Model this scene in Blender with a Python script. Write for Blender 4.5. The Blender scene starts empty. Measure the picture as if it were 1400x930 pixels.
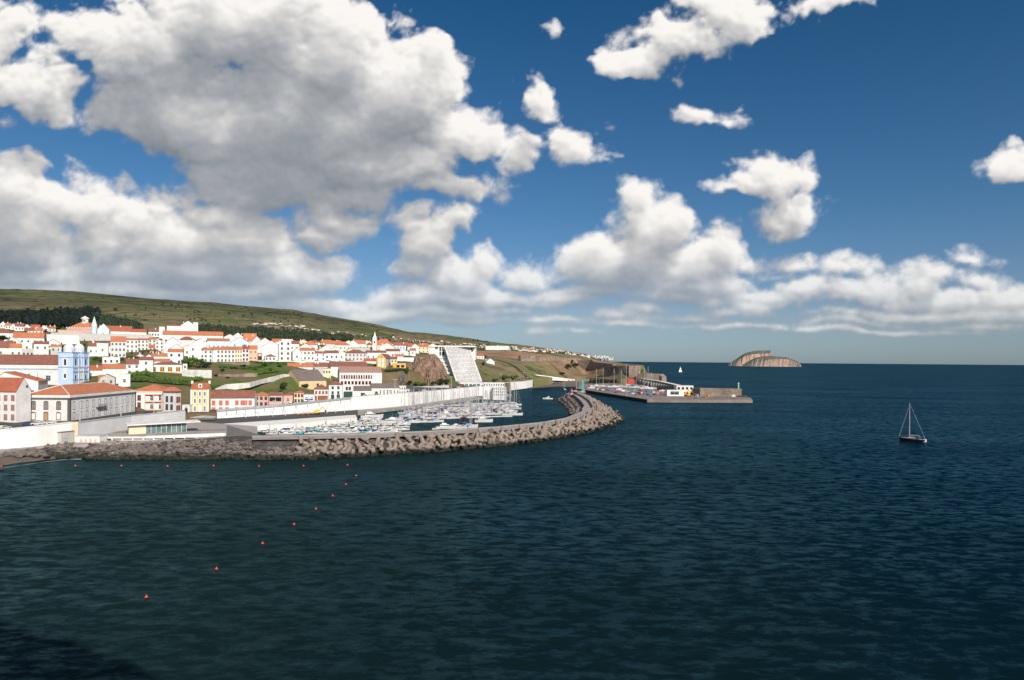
import bpy, math, random
from mathutils import Vector, Matrix, noise as mnoise
random.seed(7)
R = math.radians
SC = bpy.context.scene
COL = SC.collection
F = 933.0; HC = 35.0; HX = 700.0; HY = 493.2; TA = math.atan(0.0083)
CA, SA = math.cos(TA), math.sin(TA)

# ---- a viewing ray of the photo turned into places in the world (level camera at 35 m above the sea)
def ray(px, py):
    u, v = px - HX, py - HY
    return (u * CA + v * SA) / F, (-u * SA + v * CA) / F
def at(px, py, D):
    a, b = ray(px, py)
    return Vector((a * D, D, HC - b * D))
def atz(px, py, z):
    a, b = ray(px, py)
    D = (HC - z) / b
    return Vector((a * D, D, z))
def zat(px, py, D): return at(px, py, D).z

# ---------------------------------------------------------------- materials
MATS = {}
def nt(name):
    m = bpy.data.materials.new(name); m.use_nodes = True
    return m, m.node_tree.nodes, m.node_tree.links, m.node_tree.nodes['Principled BSDF']
def mat(name, col, rough=0.8, var=0.18, scale=0.6, spec=0.3, metal=0.0, col2=None, bump=0.0, detail=5):
    """plain painted / stone surface: base colour drifting between two tones"""
    if name in MATS: return MATS[name]
    m, n, l, p = nt(name)
    tc = n.new('ShaderNodeTexCoord'); nz = n.new('ShaderNodeTexNoise')
    nz.inputs['Scale'].default_value = scale; nz.inputs['Detail'].default_value = detail; nz.inputs['Roughness'].default_value = 0.65
    l.new(tc.outputs['Object'], nz.inputs['Vector'])
    cr = n.new('ShaderNodeValToRGB'); e = cr.color_ramp.elements
    c2 = col2 or tuple(c * (1 - var) for c in col)
    e[0].position = 0.32; e[0].color = (*c2, 1); e[1].position = 0.68; e[1].color = (*(tuple(min(1, c * (1 + var * 0.3)) for c in col)), 1)
    l.new(nz.outputs['Fac'], cr.inputs['Fac']); l.new(cr.outputs['Color'], p.inputs['Base Color'])
    p.inputs['Roughness'].default_value = rough; p.inputs['Specular IOR Level'].default_value = spec; p.inputs['Metallic'].default_value = metal
    if bump:
        b = n.new('ShaderNodeBump'); b.inputs['Strength'].default_value = bump; b.inputs['Distance'].default_value = 0.3
        l.new(nz.outputs['Fac'], b.inputs['Height']); l.new(b.outputs['Normal'], p.inputs['Normal'])
    MATS[name] = m
    return m
def wet(m, top=1.0, dark=0.22):
    """algae and wet rock along the tide line"""
    n, l = m.node_tree.nodes, m.node_tree.links; p = n['Principled BSDF']; src = p.inputs['Base Color'].links[0].from_socket
    g = n.new('ShaderNodeNewGeometry'); s = n.new('ShaderNodeSeparateXYZ'); l.new(g.outputs['Position'], s.inputs[0])
    z = n.new('ShaderNodeTexNoise'); z.inputs['Scale'].default_value = .35; l.new(g.outputs['Position'], z.inputs['Vector'])
    a = n.new('ShaderNodeMath'); a.operation = 'MULTIPLY_ADD'; l.new(z.outputs['Fac'], a.inputs[0]); a.inputs[1].default_value = -1.6; l.new(s.outputs[2], a.inputs[2])
    r = n.new('ShaderNodeMapRange'); l.new(a.outputs[0], r.inputs['Value']); r.inputs['From Min'].default_value = top - .9 - .5; r.inputs['From Max'].default_value = top - .5
    x = n.new('ShaderNodeMix'); x.data_type = 'RGBA'; l.new(r.outputs[0], x.inputs['Factor']); x.inputs['A'].default_value = (.022, .022, .016, 1); l.new(src, x.inputs['B']); l.new(x.outputs['Result'], p.inputs['Base Color'])
def tilemat(name, c1, c2):
    """clay roof tiles: rows of pan tiles with weathered patches"""
    m, n, l, p = nt(name)
    tc = n.new('ShaderNodeTexCoord')
    w = n.new('ShaderNodeTexWave'); w.inputs['Scale'].default_value = 0.9; w.inputs['Distortion'].default_value = 0.6; w.inputs['Detail'].default_value = 1
    l.new(tc.outputs['Object'], w.inputs['Vector'])
    nz = n.new('ShaderNodeTexNoise'); nz.inputs['Scale'].default_value = 0.5; nz.inputs['Detail'].default_value = 8; nz.inputs['Roughness'].default_value = 0.75
    l.new(tc.outputs['Object'], nz.inputs['Vector'])
    cr = n.new('ShaderNodeValToRGB'); e = cr.color_ramp.elements
    e[0].position = 0.34; e[0].color = (*c2, 1); e[1].position = 0.62; e[1].color = (*c1, 1)
    l.new(nz.outputs['Fac'], cr.inputs['Fac'])
    mx = n.new('ShaderNodeMix'); mx.data_type = 'RGBA'; mx.blend_type = 'MULTIPLY'; mx.inputs['Factor'].default_value = 0.35
    l.new(cr.outputs['Color'], mx.inputs['A']); l.new(w.outputs['Color'], mx.inputs['B'])
    l.new(mx.outputs['Result'], p.inputs['Base Color']); p.inputs['Roughness'].default_value = 0.85
    b = n.new('ShaderNodeBump'); b.inputs['Strength'].default_value = 0.5; b.inputs['Distance'].default_value = 0.12
    l.new(w.outputs['Fac'], b.inputs['Height']); l.new(b.outputs['Normal'], p.inputs['Normal'])
    MATS[name] = m
    return m

WHITE = mat('white_render', (0.74, 0.72, 0.69), var=0.22, scale=0.22, detail=9)
WHITE2 = mat('warm_white_render', (0.78, 0.74, 0.68), var=0.12, scale=0.3)
GREYW = mat('grey_white_render', (0.62, 0.61, 0.60), var=0.15, scale=0.3)
LGREY = mat('light_grey_concrete', (0.50, 0.485, 0.46), var=0.2, scale=0.3)
CREAM = mat('cream_render', (0.72, 0.60, 0.42), var=0.15)
PALEYEL = mat('pale_yellow_render', (0.74, 0.64, 0.42), var=0.1)
YELLOW = mat('ochre_yellow_render', (0.82, 0.50, 0.14), var=0.1)
ORANGEW = mat('deep_orange_render', (0.80, 0.38, 0.05), var=0.1)
SALMON = mat('salmon_render', (0.78, 0.42, 0.30), var=0.1)
PINK = mat('dusty_pink_render', (0.62, 0.40, 0.33), var=0.15)
BLUEW = mat('pale_blue_render', (0.52, 0.66, 0.80), var=0.08)
CHBLUE = mat('church_blue_stone', (0.45, 0.59, 0.80), var=0.10)
GREENW = mat('pale_green_render', (0.62, 0.74, 0.66), var=0.08)
OLIVE = mat('sandy_yellow_render', (0.66, 0.50, 0.28), var=0.2)
STONE = mat('basalt_trim', (0.13, 0.115, 0.11), var=0.3, scale=1.2)
BROWNTRIM = mat('brown_stone_trim', (0.20, 0.11, 0.08), var=0.2)
PANE = mat('light_window_pane', (0.24, 0.25, 0.26), rough=0.25, var=0.4, spec=0.5, scale=0.6)
GLASS = mat('window_glass', (0.05, 0.06, 0.07), rough=0.12, var=0.5, spec=0.5, scale=0.4)
DARK = mat('dark_opening', (0.02, 0.02, 0.02), rough=0.9, var=0.3)
REDP = mat('red_paint', (0.50, 0.05, 0.04), rough=0.5, var=0.15)
REDSH = mat('faded_red_shutter', (0.55, 0.16, 0.12), var=0.2)
GREENP = mat('dark_green_paint', (0.02, 0.07, 0.05), rough=0.5)
BROWNP = mat('brown_wood_paint', (0.28, 0.10, 0.05), rough=0.6)
TEALP = mat('teal_paint', (0.05, 0.40, 0.42), rough=0.5)
BLUEP = mat('blue_paint', (0.04, 0.16, 0.42), rough=0.5)
YELP = mat('yellow_paint', (0.80, 0.48, 0.02), rough=0.5)
ORAP = mat('orange_paint', (0.75, 0.22, 0.03), rough=0.5)
BLACKP = mat('black_rubber', (0.02, 0.02, 0.022), rough=0.6)
STEEL = mat('galvanised_steel', (0.45, 0.46, 0.47), rough=0.45, metal=0.3)
ALU = mat('mast_aluminium', (0.42, 0.41, 0.40), rough=0.45, metal=0.1)
GEL = mat('white_gelcoat', (0.58, 0.57, 0.55), rough=0.35, spec=0.5, var=0.08)
DECK = mat('cream_deck', (0.36, 0.34, 0.31), rough=0.6)
NAVY = mat('navy_canvas', (0.03, 0.06, 0.16), rough=0.8)
TAN = mat('tan_wood', (0.42, 0.27, 0.15), rough=0.6)
SAIL = mat('white_sailcloth', (0.80, 0.78, 0.74), rough=0.8, var=0.06)
TILES = {
    'o': tilemat('orange_tiles', (0.66, 0.225, 0.10), (0.40, 0.145, 0.08)),
    'r': tilemat('red_tiles', (0.52, 0.145, 0.075), (0.34, 0.10, 0.06)),
    'b': tilemat('brown_tiles', (0.33, 0.125, 0.09), (0.21, 0.085, 0.065)),
    'g': tilemat('grey_brown_tiles', (0.24, 0.19, 0.165), (0.15, 0.12, 0.11)),
    'p': tilemat('pinkish_tiles', (0.42, 0.25, 0.19), (0.32, 0.19, 0.15)),
    'w': LGREY, 'n': WHITE,
}
TRIMM = {'s': STONE, 'b': BROWNTRIM, 'w': WHITE, 'g': GREENP, 'r': REDP, 'o': ORANGEW, 'l': LGREY, 'd': REDSH, 'u': BLUEP}
WALLM = {'w': WHITE, 'v': WHITE2, 'g': GREYW, 'c': CREAM, 'y': YELLOW, 'q': PALEYEL, 's': SALMON, 'p': PINK, 'b': BLUEW, 'e': GREENW,
         'o': OLIVE, 'k': LGREY, 'a': ORANGEW}

# ---------------------------------------------------------------- mesh building
class MB:
    def __init__(s): s.v = []; s.f = []; s.mi = []; s.m = 0; s.smooth = False
    def add(s, vs, fs):
        b = len(s.v); s.v += [tuple(x) for x in vs]
        for q in fs: s.f.append([b + i for i in q]); s.mi.append(s.m)
        return s
    def hexa(s, p):  # 4 bottom (ccw from above) then 4 top
        return s.add(p, [(3, 2, 1, 0), (4, 5, 6, 7), (0, 1, 5, 4), (1, 2, 6, 5), (2, 3, 7, 6), (3, 0, 4, 7)])
    def box(s, x0, x1, y0, y1, z0, z1):
        return s.hexa([(x0, y0, z0), (x1, y0, z0), (x1, y1, z0), (x0, y1, z0), (x0, y0, z1), (x1, y0, z1), (x1, y1, z1), (x0, y1, z1)])
    def quad(s, a, b, c, d): return s.add([a, b, c, d], [(0, 1, 2, 3)])
    def prism(s, poly, z0, z1):
        """poly: (x, y) ccw; z0/z1 numbers or lists"""
        n = len(poly)
        g = lambda z, i: z[i] if isinstance(z, (list, tuple)) else z
        vs = [(p[0], p[1], g(z0, i)) for i, p in enumerate(poly)] + [(p[0], p[1], g(z1, i)) for i, p in enumerate(poly)]
        fs = [tuple(range(n - 1, -1, -1)), tuple(range(n, 2 * n))] + [(i, (i + 1) % n, n + (i + 1) % n, n + i) for i in range(n)]
        return s.add(vs, fs)
    def tube(s, a, b, r0, r1=None, n=6):
        a, b = Vector(a), Vector(b); r1 = r0 if r1 is None else r1
        d = (b - a).normalized(); t = d.cross(Vector((0, 0, 1)))
        if t.length < 1e-3: t = Vector((1, 0, 0))
        t.normalize(); q = d.cross(t)
        vs = []
        for c, r in ((a, r0), (b, r1)):
            for i in range(n):
                an = 2 * math.pi * i / n
                vs.append(c + t * (r * math.cos(an)) + q * (r * math.sin(an)))
        return s.add(vs, [(i, n + i, n + (i + 1) % n, (i + 1) % n) for i in range(n)] + [tuple(range(n)), tuple(range(2 * n - 1, n - 1, -1))])
    def lathe(s, prof, n=12, c=(0, 0)):
        vs = []
        for r, z in prof:
            for i in range(n):
                an = 2 * math.pi * i / n
                vs.append((c[0] + r * math.cos(an), c[1] + r * math.sin(an), z))
        fs = []
        for k in range(len(prof) - 1):
            for i in range(n): fs.append((k * n + i, k * n + (i + 1) % n, (k + 1) * n + (i + 1) % n, (k + 1) * n + i))
        fs.append(tuple(range(n - 1, -1, -1))); fs.append(tuple(range((len(prof) - 1) * n, len(prof) * n)))
        return s.add(vs, fs)
    def blob(s, c, r, sub=1, amp=0.25, fr=1.0, flat=1.0):
        base = ICO[sub]
        off = Vector((random.uniform(-50, 50), random.uniform(-50, 50), random.uniform(-50, 50)))
        vs = []
        for v in base[0]:
            k = 1 + amp * mnoise.noise(v * fr + off) * 2
            vs.append((c[0] + v.x * r[0] * k, c[1] + v.y * r[1] * k, c[2] + v.z * r[2] * k * flat))
        return s.add(vs, base[1])
    def mesh(s, name, mats):
        me = bpy.data.meshes.new(name); me.from_pydata(s.v, [], s.f)
        for m in (mats if isinstance(mats, (list, tuple)) else [mats]): me.materials.append(m)
        if any(s.mi): me.polygons.foreach_set('material_index', s.mi)
        if s.smooth: me.polygons.foreach_set('use_smooth', [True] * len(s.f))
        me.update()
        return me
    def build(s, name, mats, parent=None, loc=(0, 0, 0), rz=0.0): return link(name, s.mesh(name, mats), parent, loc, rz)
def link(name, data, parent=None, loc=(0, 0, 0), rz=0.0):
    o = bpy.data.objects.new(name, data); COL.objects.link(o)
    o.location = loc; o.rotation_euler = (0, 0, rz)
    if parent: o.parent = parent
    return o
def _ico():
    import bmesh
    out = {}
    for k in (1, 2, 3):
        bm = bmesh.new(); bmesh.ops.create_icosphere(bm, subdivisions=k, radius=1)
        out[k] = ([v.co.copy() for v in bm.verts], [tuple(v.index for v in f.verts) for f in bm.faces]); bm.free()
    return out
ICO = _ico()
def tag(o, label=None, cat=None, group=None, kind=None):
    if label: o['label'] = label
    if cat: o['category'] = cat
    if group: o['group'] = group
    if kind: o['kind'] = kind
    return o
def empty(name, loc, rz, label, cat, group=None):
    o = bpy.data.objects.new(name, None); COL.objects.link(o); o.location = loc; o.rotation_euler = (0, 0, rz); o.empty_display_size = 0.5
    return tag(o, label, cat, group)
KIDS = {}
def copy_thing(root, loc, rz, label, group=None, scale=1.0, swap=None):
    """copy of a thing with copies of its parts and sub-parts (mesh data shared)"""
    r = root.copy(); COL.objects.link(r); r.location = loc; r.rotation_euler = (0, 0, rz); r.scale = (scale,) * 3
    if label: r['label'] = label
    if group: r['group'] = group
    def rec(src, dst):
        for ch in kids_of(src):
            c = ch.copy(); COL.objects.link(c); c.parent = dst; rec(ch, c)
    rec(root, r)
    return r
def kids_of(o):
    if o.name not in KIDS: KIDS[o.name] = list(o.children)
    return KIDS[o.name]
# ---------------------------------------------------------------- camera, sun, sky
cam = bpy.data.objects.new('camera', bpy.data.cameras.new('camera')); COL.objects.link(cam)
cam.data.sensor_width = 36; cam.data.lens = 36 * F / 1400; cam.data.shift_y = 28.2 / 1400
cam.data.clip_start = 0.5; cam.data.clip_end = 200000
cam.matrix_world = Matrix.Translation((0, 0, HC)) @ Matrix.Rotation(R(90), 4, 'X') @ Matrix.Rotation(TA, 4, 'Z')
SC.camera = cam
SUN_EL, SUN_AZ = 33.0, (0.47, -0.883)      # towards the sun: from behind and left of the camera
sl = bpy.data.lights.new('sun', 'SUN'); sl.energy = 4.1; sl.angle = R(0.5); sl.color = (1.0, 0.93, 0.84)
so = bpy.data.objects.new('sun', sl); COL.objects.link(so)
sd = Vector((SUN_AZ[0] * math.cos(R(SUN_EL)), SUN_AZ[1] * math.cos(R(SUN_EL)), math.sin(R(SUN_EL)))).normalized()
so.rotation_euler = sd.to_track_quat('Z', 'Y').to_euler()
SC.view_settings.view_transform = 'Standard'; SC.view_settings.look = 'None'; SC.view_settings.exposure = 0.36; SC.view_settings.gamma = 1.0
SC.view_settings.use_curve_mapping = False
SC.cycles.max_bounces = 5; SC.cycles.diffuse_bounces = 2; SC.cycles.glossy_bounces = 2; SC.cycles.transmission_bounces = 2
SC.cycles.use_denoising = True; SC.cycles.caustics_reflective = False; SC.cycles.caustics_refractive = False
SC.cycles.sample_clamp_indirect = 4

# clouds: (x, y, rx, ry) of each cloud lobe, in hundredths of the tangent of the view angle (photo units)
CL = [(200,70,100,75),(330,40,160,90),(450,85,110,80),(545,130,95,75),(615,185,70,52),(400,170,170,95),(250,150,120,80),(365,240,105,52),(500,225,120,55),(130,60,60,45),
 (25,125,95,50),(5,60,45,38),(70,140,50,35),
 (20,270,60,45),(80,285,60,42),(10,330,110,55),(120,290,50,42),(170,310,45,36),(150,335,70,40),(250,335,90,50),(222,285,26,28),(330,330,85,45),(455,300,52,34),(425,322,50,28),(280,370,170,38),(60,375,110,26),(400,385,70,34),(445,376,34,24),
 (572,335,38,42),(612,302,26,17),(558,372,36,20),(622,388,55,34),(655,368,26,22),(560,408,60,22),(722,382,46,25),(690,410,90,16),
 (872,285,30,30),(885,320,55,42),(848,365,78,44),(940,372,62,34),(992,345,36,32),(1028,358,24,18),(912,318,36,38),(960,392,90,22),
 (1045,250,52,32),(1090,290,42,32),(1060,305,48,22),(1112,240,10,16),(995,262,26,11),
 (1098,362,36,11),(1160,368,36,16),(1105,395,52,20),(1185,402,66,20),(1030,418,36,18),(1000,430,40,10),(1262,392,34,30),(1300,412,80,20),(1340,382,42,16),(1330,355,28,11),(1392,408,56,22),(1260,432,130,11),(1420,430,80,16),
 (872,85,44,30),(930,52,60,34),(1000,12,80,34),(1372,233,44,20),(745,160,18,9),(800,203,20,9),(965,160,14,8),(1000,170,9,6),(1065,375,30,9),(1150,2,36,7),
 (772,46,20,9),(775,198,36,20),(742,148,14,18),(725,195,26,16),(975,165,16,7),(838,430,28,7),(885,424,36,9),(740,452,22,6),(795,455,26,4),(600,430,70,12),(980,412,24,12),(700,425,40,9)]
CL += [(-120,60,90,70),(-260,200,140,90),(-500,120,200,140),(-900,250,300,120),(-350,350,250,60),(1500,420,120,30),(1700,390,150,60),(1900,250,120,60),(2500,300,300,100),
 (150,-260,220,110),(520,-420,260,130),(-200,-350,260,150),(-700,-500,400,260),(100,-800,400,260),(900,-700,300,160),(-1600,-300,600,300),(-400,-1500,800,500),(1800,-900,350,160)]
import numpy as np
CL += [(420,420,90,14),(520,432,80,12),(620,440,60,7),(860,444,60,5),(1010,447,70,5),(1210,452,120,5),(1350,446,70,6),(740,438,60,7),(940,436,50,6),(60,392,130,24),(200,400,150,20),(330,402,110,20),(40,345,90,40),(640,410,110,16),(760,405,60,16),(820,398,50,12),(1330,432,90,12),(1180,440,70,7),(1040,405,60,16),(300,300,60,35),(560,300,30,16),(480,270,60,28),(600,262,70,20),(330,262,70,28),(700,215,35,22),(790,215,30,16),(1280,375,34,20),(930,405,60,14)]
def vnoise(x, y, seed, vor=False):
    """smooth value noise, or billow noise (distance to scattered points), for whole arrays"""
    rs = np.random.RandomState(seed); T = rs.rand(256, 256); U = rs.rand(256, 256)
    xi, yi = np.floor(x).astype(int), np.floor(y).astype(int); fx, fy = x - xi, y - yi
    if vor:
        d = np.full(x.shape, 9.0)
        for i in (-1, 0, 1):
            for j in (-1, 0, 1):
                a, b = (xi + i) & 255, (yi + j) & 255
                d = np.minimum(d, (i + T[a, b] - fx) ** 2 + (j + U[a, b] - fy) ** 2)
        return 1 - np.sqrt(d)
    sx_, sy_ = fx * fx * (3 - 2 * fx), fy * fy * (3 - 2 * fy)
    g = lambda i, j: T[(xi + i) & 255, (yi + j) & 255]
    return (g(0, 0) * (1 - sx_) + g(1, 0) * sx_) * (1 - sy_) + (g(0, 1) * (1 - sx_) + g(1, 1) * sx_) * sy_
def fbm(x, y, seed, octs, rough=0.5, vor=False):
    t, a, n_ = 0, 1.0, 0
    for k in range(octs):
        c, s_ = math.cos(1.1 * k), math.sin(1.1 * k)
        t = t + a * vnoise((x * c - y * s_) * 2 ** k + 17.3 * k, (x * s_ + y * c) * 2 ** k + 9.1 * k, seed + k, vor); n_ += a; a *= rough
    return t / n_
def axis(lo, hi, step, far_lo, far_hi, grow=1.12):
    a = list(np.arange(lo, hi + 0.1, step))
    q, st = hi, step
    while q < far_hi: st *= grow; q += st; a.append(q)
    q, st = lo, step; b = []
    while q > far_lo: st *= grow; q -= st; b.append(q)
    return np.array(b[::-1] + a)
# level tangent-plane coordinates, 100 = a pixel hundred of the photo; y up from the horizon
gx = axis(-8.0, 8.0, 0.025, -90, 90, 1.10); gy = axis(0.0, 5.6, 0.025, 0, 45, 1.10)
X, Y = np.meshgrid(gx, gy)
def thick(X, Y):
    hg = np.clip(0.30 + 0.17 * Y, 0, 1.6)
    w1 = fbm(X * 0.9, Y * 0.9, 3, 5, 0.55) - 0.5; w2 = fbm(X * 0.9 + 40, Y * 0.9 + 11, 23, 5, 0.55) - 0.5
    QX, QY = X + w1 * hg * 0.75, Y + w2 * hg * 0.6
    acc = np.full(X.shape, -9.0)
    for (x, y, rx, ry) in CL:
        a, b = ray(x, y); cx, cy = a * F / 100, -b * F / 100
        dx, dy = (QX - cx) * 100 / rx, (QY - cy) * 100 / ry
        dy = np.where(dy < 0, dy * 1.25, dy)
        rm = 0.5 * min(rx, ry) / 100 + 0.5 * math.sqrt(rx * ry) / 100
        s_ = (1 - np.sqrt(dx * dx + dy * dy)) * rm * 0.8
        h_ = np.clip(0.5 + 0.5 * (acc - s_) / 0.09, 0, 1); acc = s_ + (acc - s_) * h_ + 0.09 * h_ * (1 - h_) * 0.6
    lod = 1.0 / (0.22 + 0.11 * np.clip(Y, 0, 6))                 # lobes get finer towards the horizon
    bil = fbm(X * 1.15 + w1 * 1.2, Y * 1.35 + w2 * 1.2, 5, 5, 0.52, True) - 0.58
    bil2 = fbm(X * 2.9 + w2, Y * 3.2 + w1, 55, 4, 0.5, True) - 0.58
    fb = fbm(X * 2.2, Y * 2.6, 91, 6, 0.6) - 0.5
    far = np.clip(Y / 2.2, 0.0, 1)
    edge = np.clip(1.2 - np.abs(X + 2.2) / 9, 0.4, 1)
    return acc + 0.055 + hg * (0.66 * bil * (0.35 + 0.65 * far) + 0.40 * bil2 * (1 - 0.6 * far) + 0.34 * fb)
D0 = thick(X, Y)
# light and shade baked into the cloud colour: march up-right through the thickness field
LXd, LYd = 0.30, 0.95
from functools import partial
def samp(A, x, y):
    ix = np.clip(np.interp(x, gx, np.arange(len(gx))), 0, len(gx) - 1.001); iy = np.clip(np.interp(y, gy, np.arange(len(gy))), 0, len(gy) - 1.001)
    i0, j0 = ix.astype(int), iy.astype(int); fx, fy = ix - i0, iy - j0
    return (A[j0, i0] * (1 - fx) + A[j0, i0 + 1] * fx) * (1 - fy) + (A[j0 + 1, i0] * (1 - fx) + A[j0 + 1, i0 + 1] * fx) * fy
H0 = np.sqrt(np.clip(D0 + 0.02, 0, 0.9))
hs = 0.5 + 0.25 * np.clip(Y, 0, 6)
tau = np.zeros_like(D0); prev = 0
for k in (0.03, 0.07, 0.13, 0.22, 0.34, 0.5, 0.72):
    hh = samp(H0, X + LXd * k * hs, Y + LYd * k * hs)
    tau += np.clip(hh - H0 * 0.62 , 0, 1) * (k - prev) * 3.4; prev = k
slope = np.clip((H0 - samp(H0, X + LXd * 0.05, Y + LYd * 0.045)) * 3.4, -0.5, 0.6)
LIT = np.clip(np.exp(-tau * 1.85) * 1.04 + slope * 0.62 * np.exp(-tau) - 0.20 * np.clip(D0 - 0.35, 0, 1), 0, 1)
for _ in range(1):
    LIT[1:-1, 1:-1] = 0.4 * LIT[1:-1, 1:-1] + 0.15 * (LIT[:-2, 1:-1] + LIT[2:, 1:-1] + LIT[1:-1, :-2] + LIT[1:-1, 2:])
RD = 90000.0
inv = RD / np.sqrt((X / F * 100) ** 2 + 1 + (Y / F * 100) ** 2)
co = np.stack([X / F * 100 * inv, inv, Y / F * 100 * inv + HC], -1).reshape(-1, 3)
ny, nx = X.shape
keep = np.maximum.reduce([D0[:-1, :-1], D0[1:, :-1], D0[:-1, 1:], D0[1:, 1:]]) > -0.10
jj, ii = np.nonzero(keep)
fv = np.stack([jj * nx + ii, (jj + 1) * nx + ii, (jj + 1) * nx + ii + 1, jj * nx + ii + 1], -1)
used = np.zeros(ny * nx, bool); used[fv.ravel()] = True
remap = np.cumsum(used) - 1
me = bpy.data.meshes.new('clouds'); vv = co[used]; ff = remap[fv]
me.vertices.add(len(vv)); me.vertices.foreach_set('co', vv.ravel().astype('f'))
me.loops.add(ff.size); me.loops.foreach_set('vertex_index', ff.ravel().astype('i'))
me.polygons.add(len(ff)); me.polygons.foreach_set('loop_start', (np.arange(len(ff)) * 4).astype('i'))
me.update(calc_edges=True)
at_ = me.attributes.new('cloud', 'FLOAT_VECTOR', 'POINT')
at_.data.foreach_set('vector', np.stack([D0.ravel()[used], LIT.ravel()[used], Y.ravel()[used]], -1).ravel().astype('f'))
m = bpy.data.materials.new('cloud_vapour'); m.use_nodes = True; n, l = m.node_tree.nodes, m.node_tree.links; n.clear()
def M(op, a=None, b=None, c=None, clamp=False):
    x = n.new('ShaderNodeMath'); x.operation = op; x.use_clamp = clamp
    for i, q in enumerate((a, b, c)):
        if q is None: continue
        if isinstance(q, (int, float)): x.inputs[i].default_value = q
        else: l.new(q, x.inputs[i])
    return x.outputs[0]
ga = n.new('ShaderNodeAttribute'); ga.attribute_name = 'cloud'; sx = n.new('ShaderNodeSeparateXYZ'); l.new(ga.outputs['Vector'], sx.inputs[0])
tc = n.new('ShaderNodeTexCoord')
nz = n.new('ShaderNodeTexNoise'); nz.inputs['Scale'].default_value = 0.0011; nz.inputs['Detail'].default_value = 5; nz.inputs['Roughness'].default_value = 0.6
l.new(tc.outputs['Object'], nz.inputs['Vector'])
nn = M('SUBTRACT', nz.outputs['Fac'], 0.5)
d = M('ADD', sx.outputs[0], M('MULTIPLY', nn, 0.10))
mr = n.new('ShaderNodeMapRange'); mr.interpolation_type = 'SMOOTHSTEP'; l.new(d, mr.inputs['Value']); mr.inputs['From Min'].default_value = -0.045; mr.inputs['From Max'].default_value = 0.14
lit = M('ADD', sx.outputs[1], M('MULTIPLY', nn, 0.09), clamp=True)
cr = n.new('ShaderNodeValToRGB'); e = cr.color_ramp.elements
e[0].position = 0.0; e[0].color = (0.215, 0.245, 0.285, 1)
e[1].position = 1.0; e[1].color = (1.0, 0.97, 0.93, 1)
x = e.new(0.36); x.color = (0.42, 0.435, 0.46, 1)
x = e.new(0.66); x.color = (0.66, 0.65, 0.64, 1)
l.new(lit, cr.inputs['Fac'])
# thin low clouds far out take on the colour of the air in front of them
em = n.new('ShaderNodeEmission'); l.new(cr.outputs['Color'], em.inputs['Color']); em.inputs['Strength'].default_value = 0.76
tr = n.new('ShaderNodeBsdfTransparent'); mxs = n.new('ShaderNodeMixShader')
air = n.new('ShaderNodeMapRange'); l.new(sx.outputs[2], air.inputs['Value']); air.inputs['From Min'].default_value = 0.0; air.inputs['From Max'].default_value = 1.6
air.inputs['To Min'].default_value = 0.45; air.inputs['To Max'].default_value = 0.99
l.new(M('MULTIPLY', mr.outputs[0], air.outputs[0]), mxs.inputs[0]); l.new(tr.outputs[0], mxs.inputs[1]); l.new(em.outputs[0], mxs.inputs[2])
o_ = n.new('ShaderNodeOutputMaterial'); l.new(mxs.outputs[0], o_.inputs[0])
m.cycles.emission_sampling = 'NONE'
me.materials.append(m)
tag(link('clouds', me), kind='stuff')

w = bpy.data.worlds.new('World'); SC.world = w; w.use_nodes = True
N, L = w.node_tree.nodes, w.node_tree.links
N.clear()
sky = N.new('ShaderNodeTexSky'); sky.sky_type = 'NISHITA'; sky.sun_disc = False; sky.sun_elevation = R(SUN_EL)
sky.sun_rotation = math.atan2(SUN_AZ[0], SUN_AZ[1]); sky.altitude = 0; sky.air_density = 1.0; sky.dust_density = 0.3; sky.ozone_density = 1.5
sc_ = N.new('ShaderNodeMix'); sc_.data_type = 'RGBA'; sc_.blend_type = 'MULTIPLY'; sc_.inputs['Factor'].default_value = 1.0
tcw = N.new('ShaderNodeTexCoord'); sxw = N.new('ShaderNodeSeparateXYZ'); L.new(tcw.outputs['Generated'], sxw.inputs[0])
tint = N.new('ShaderNodeValToRGB'); e = tint.color_ramp.elements; L.new(sxw.outputs[2], tint.inputs['Fac'])
e[0].position = 0.0; e[0].color = (0.48, 0.68, 1.08, 1); e[1].position = 0.80; e[1].color = (0.75, 0.85, 0.95, 1)
x = e.new(0.52); x.color = (0.13, 0.55, 0.82, 1)
x = e.new(0.06); x.color = (0.60, 0.70, 0.94, 1)
x = e.new(0.20); x.color = (0.39, 0.68, 0.92, 1)
tm = N.new('ShaderNodeMix'); tm.data_type = 'RGBA'; L.new(tint.outputs['Color'], tm.inputs['A']); tm.inputs['B'].default_value = (1.75, 1.6, 1.5, 1)
bk = N.new('ShaderNodeMapRange'); L.new(sxw.outputs[1], bk.inputs['Value']); bk.inputs['From Min'].default_value = 0.1; bk.inputs['From Max'].default_value = -0.3; L.new(bk.outputs[0], tm.inputs['Factor'])  # sky overhead and behind, out of view, brightened as added fill light
L.new(sky.outputs[0], sc_.inputs['A']); L.new(tm.outputs['Result'], sc_.inputs['B'])
bg = N.new('ShaderNodeBackground'); bg.inputs['Strength'].default_value = 0.060; L.new(sc_.outputs['Result'], bg.inputs['Color'])
out = N.new('ShaderNodeOutputWorld'); L.new(bg.outputs[0], out.inputs[0])
w.cycles.sampling_method = 'MANUAL'; w.cycles.sample_map_resolution = 512
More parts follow.
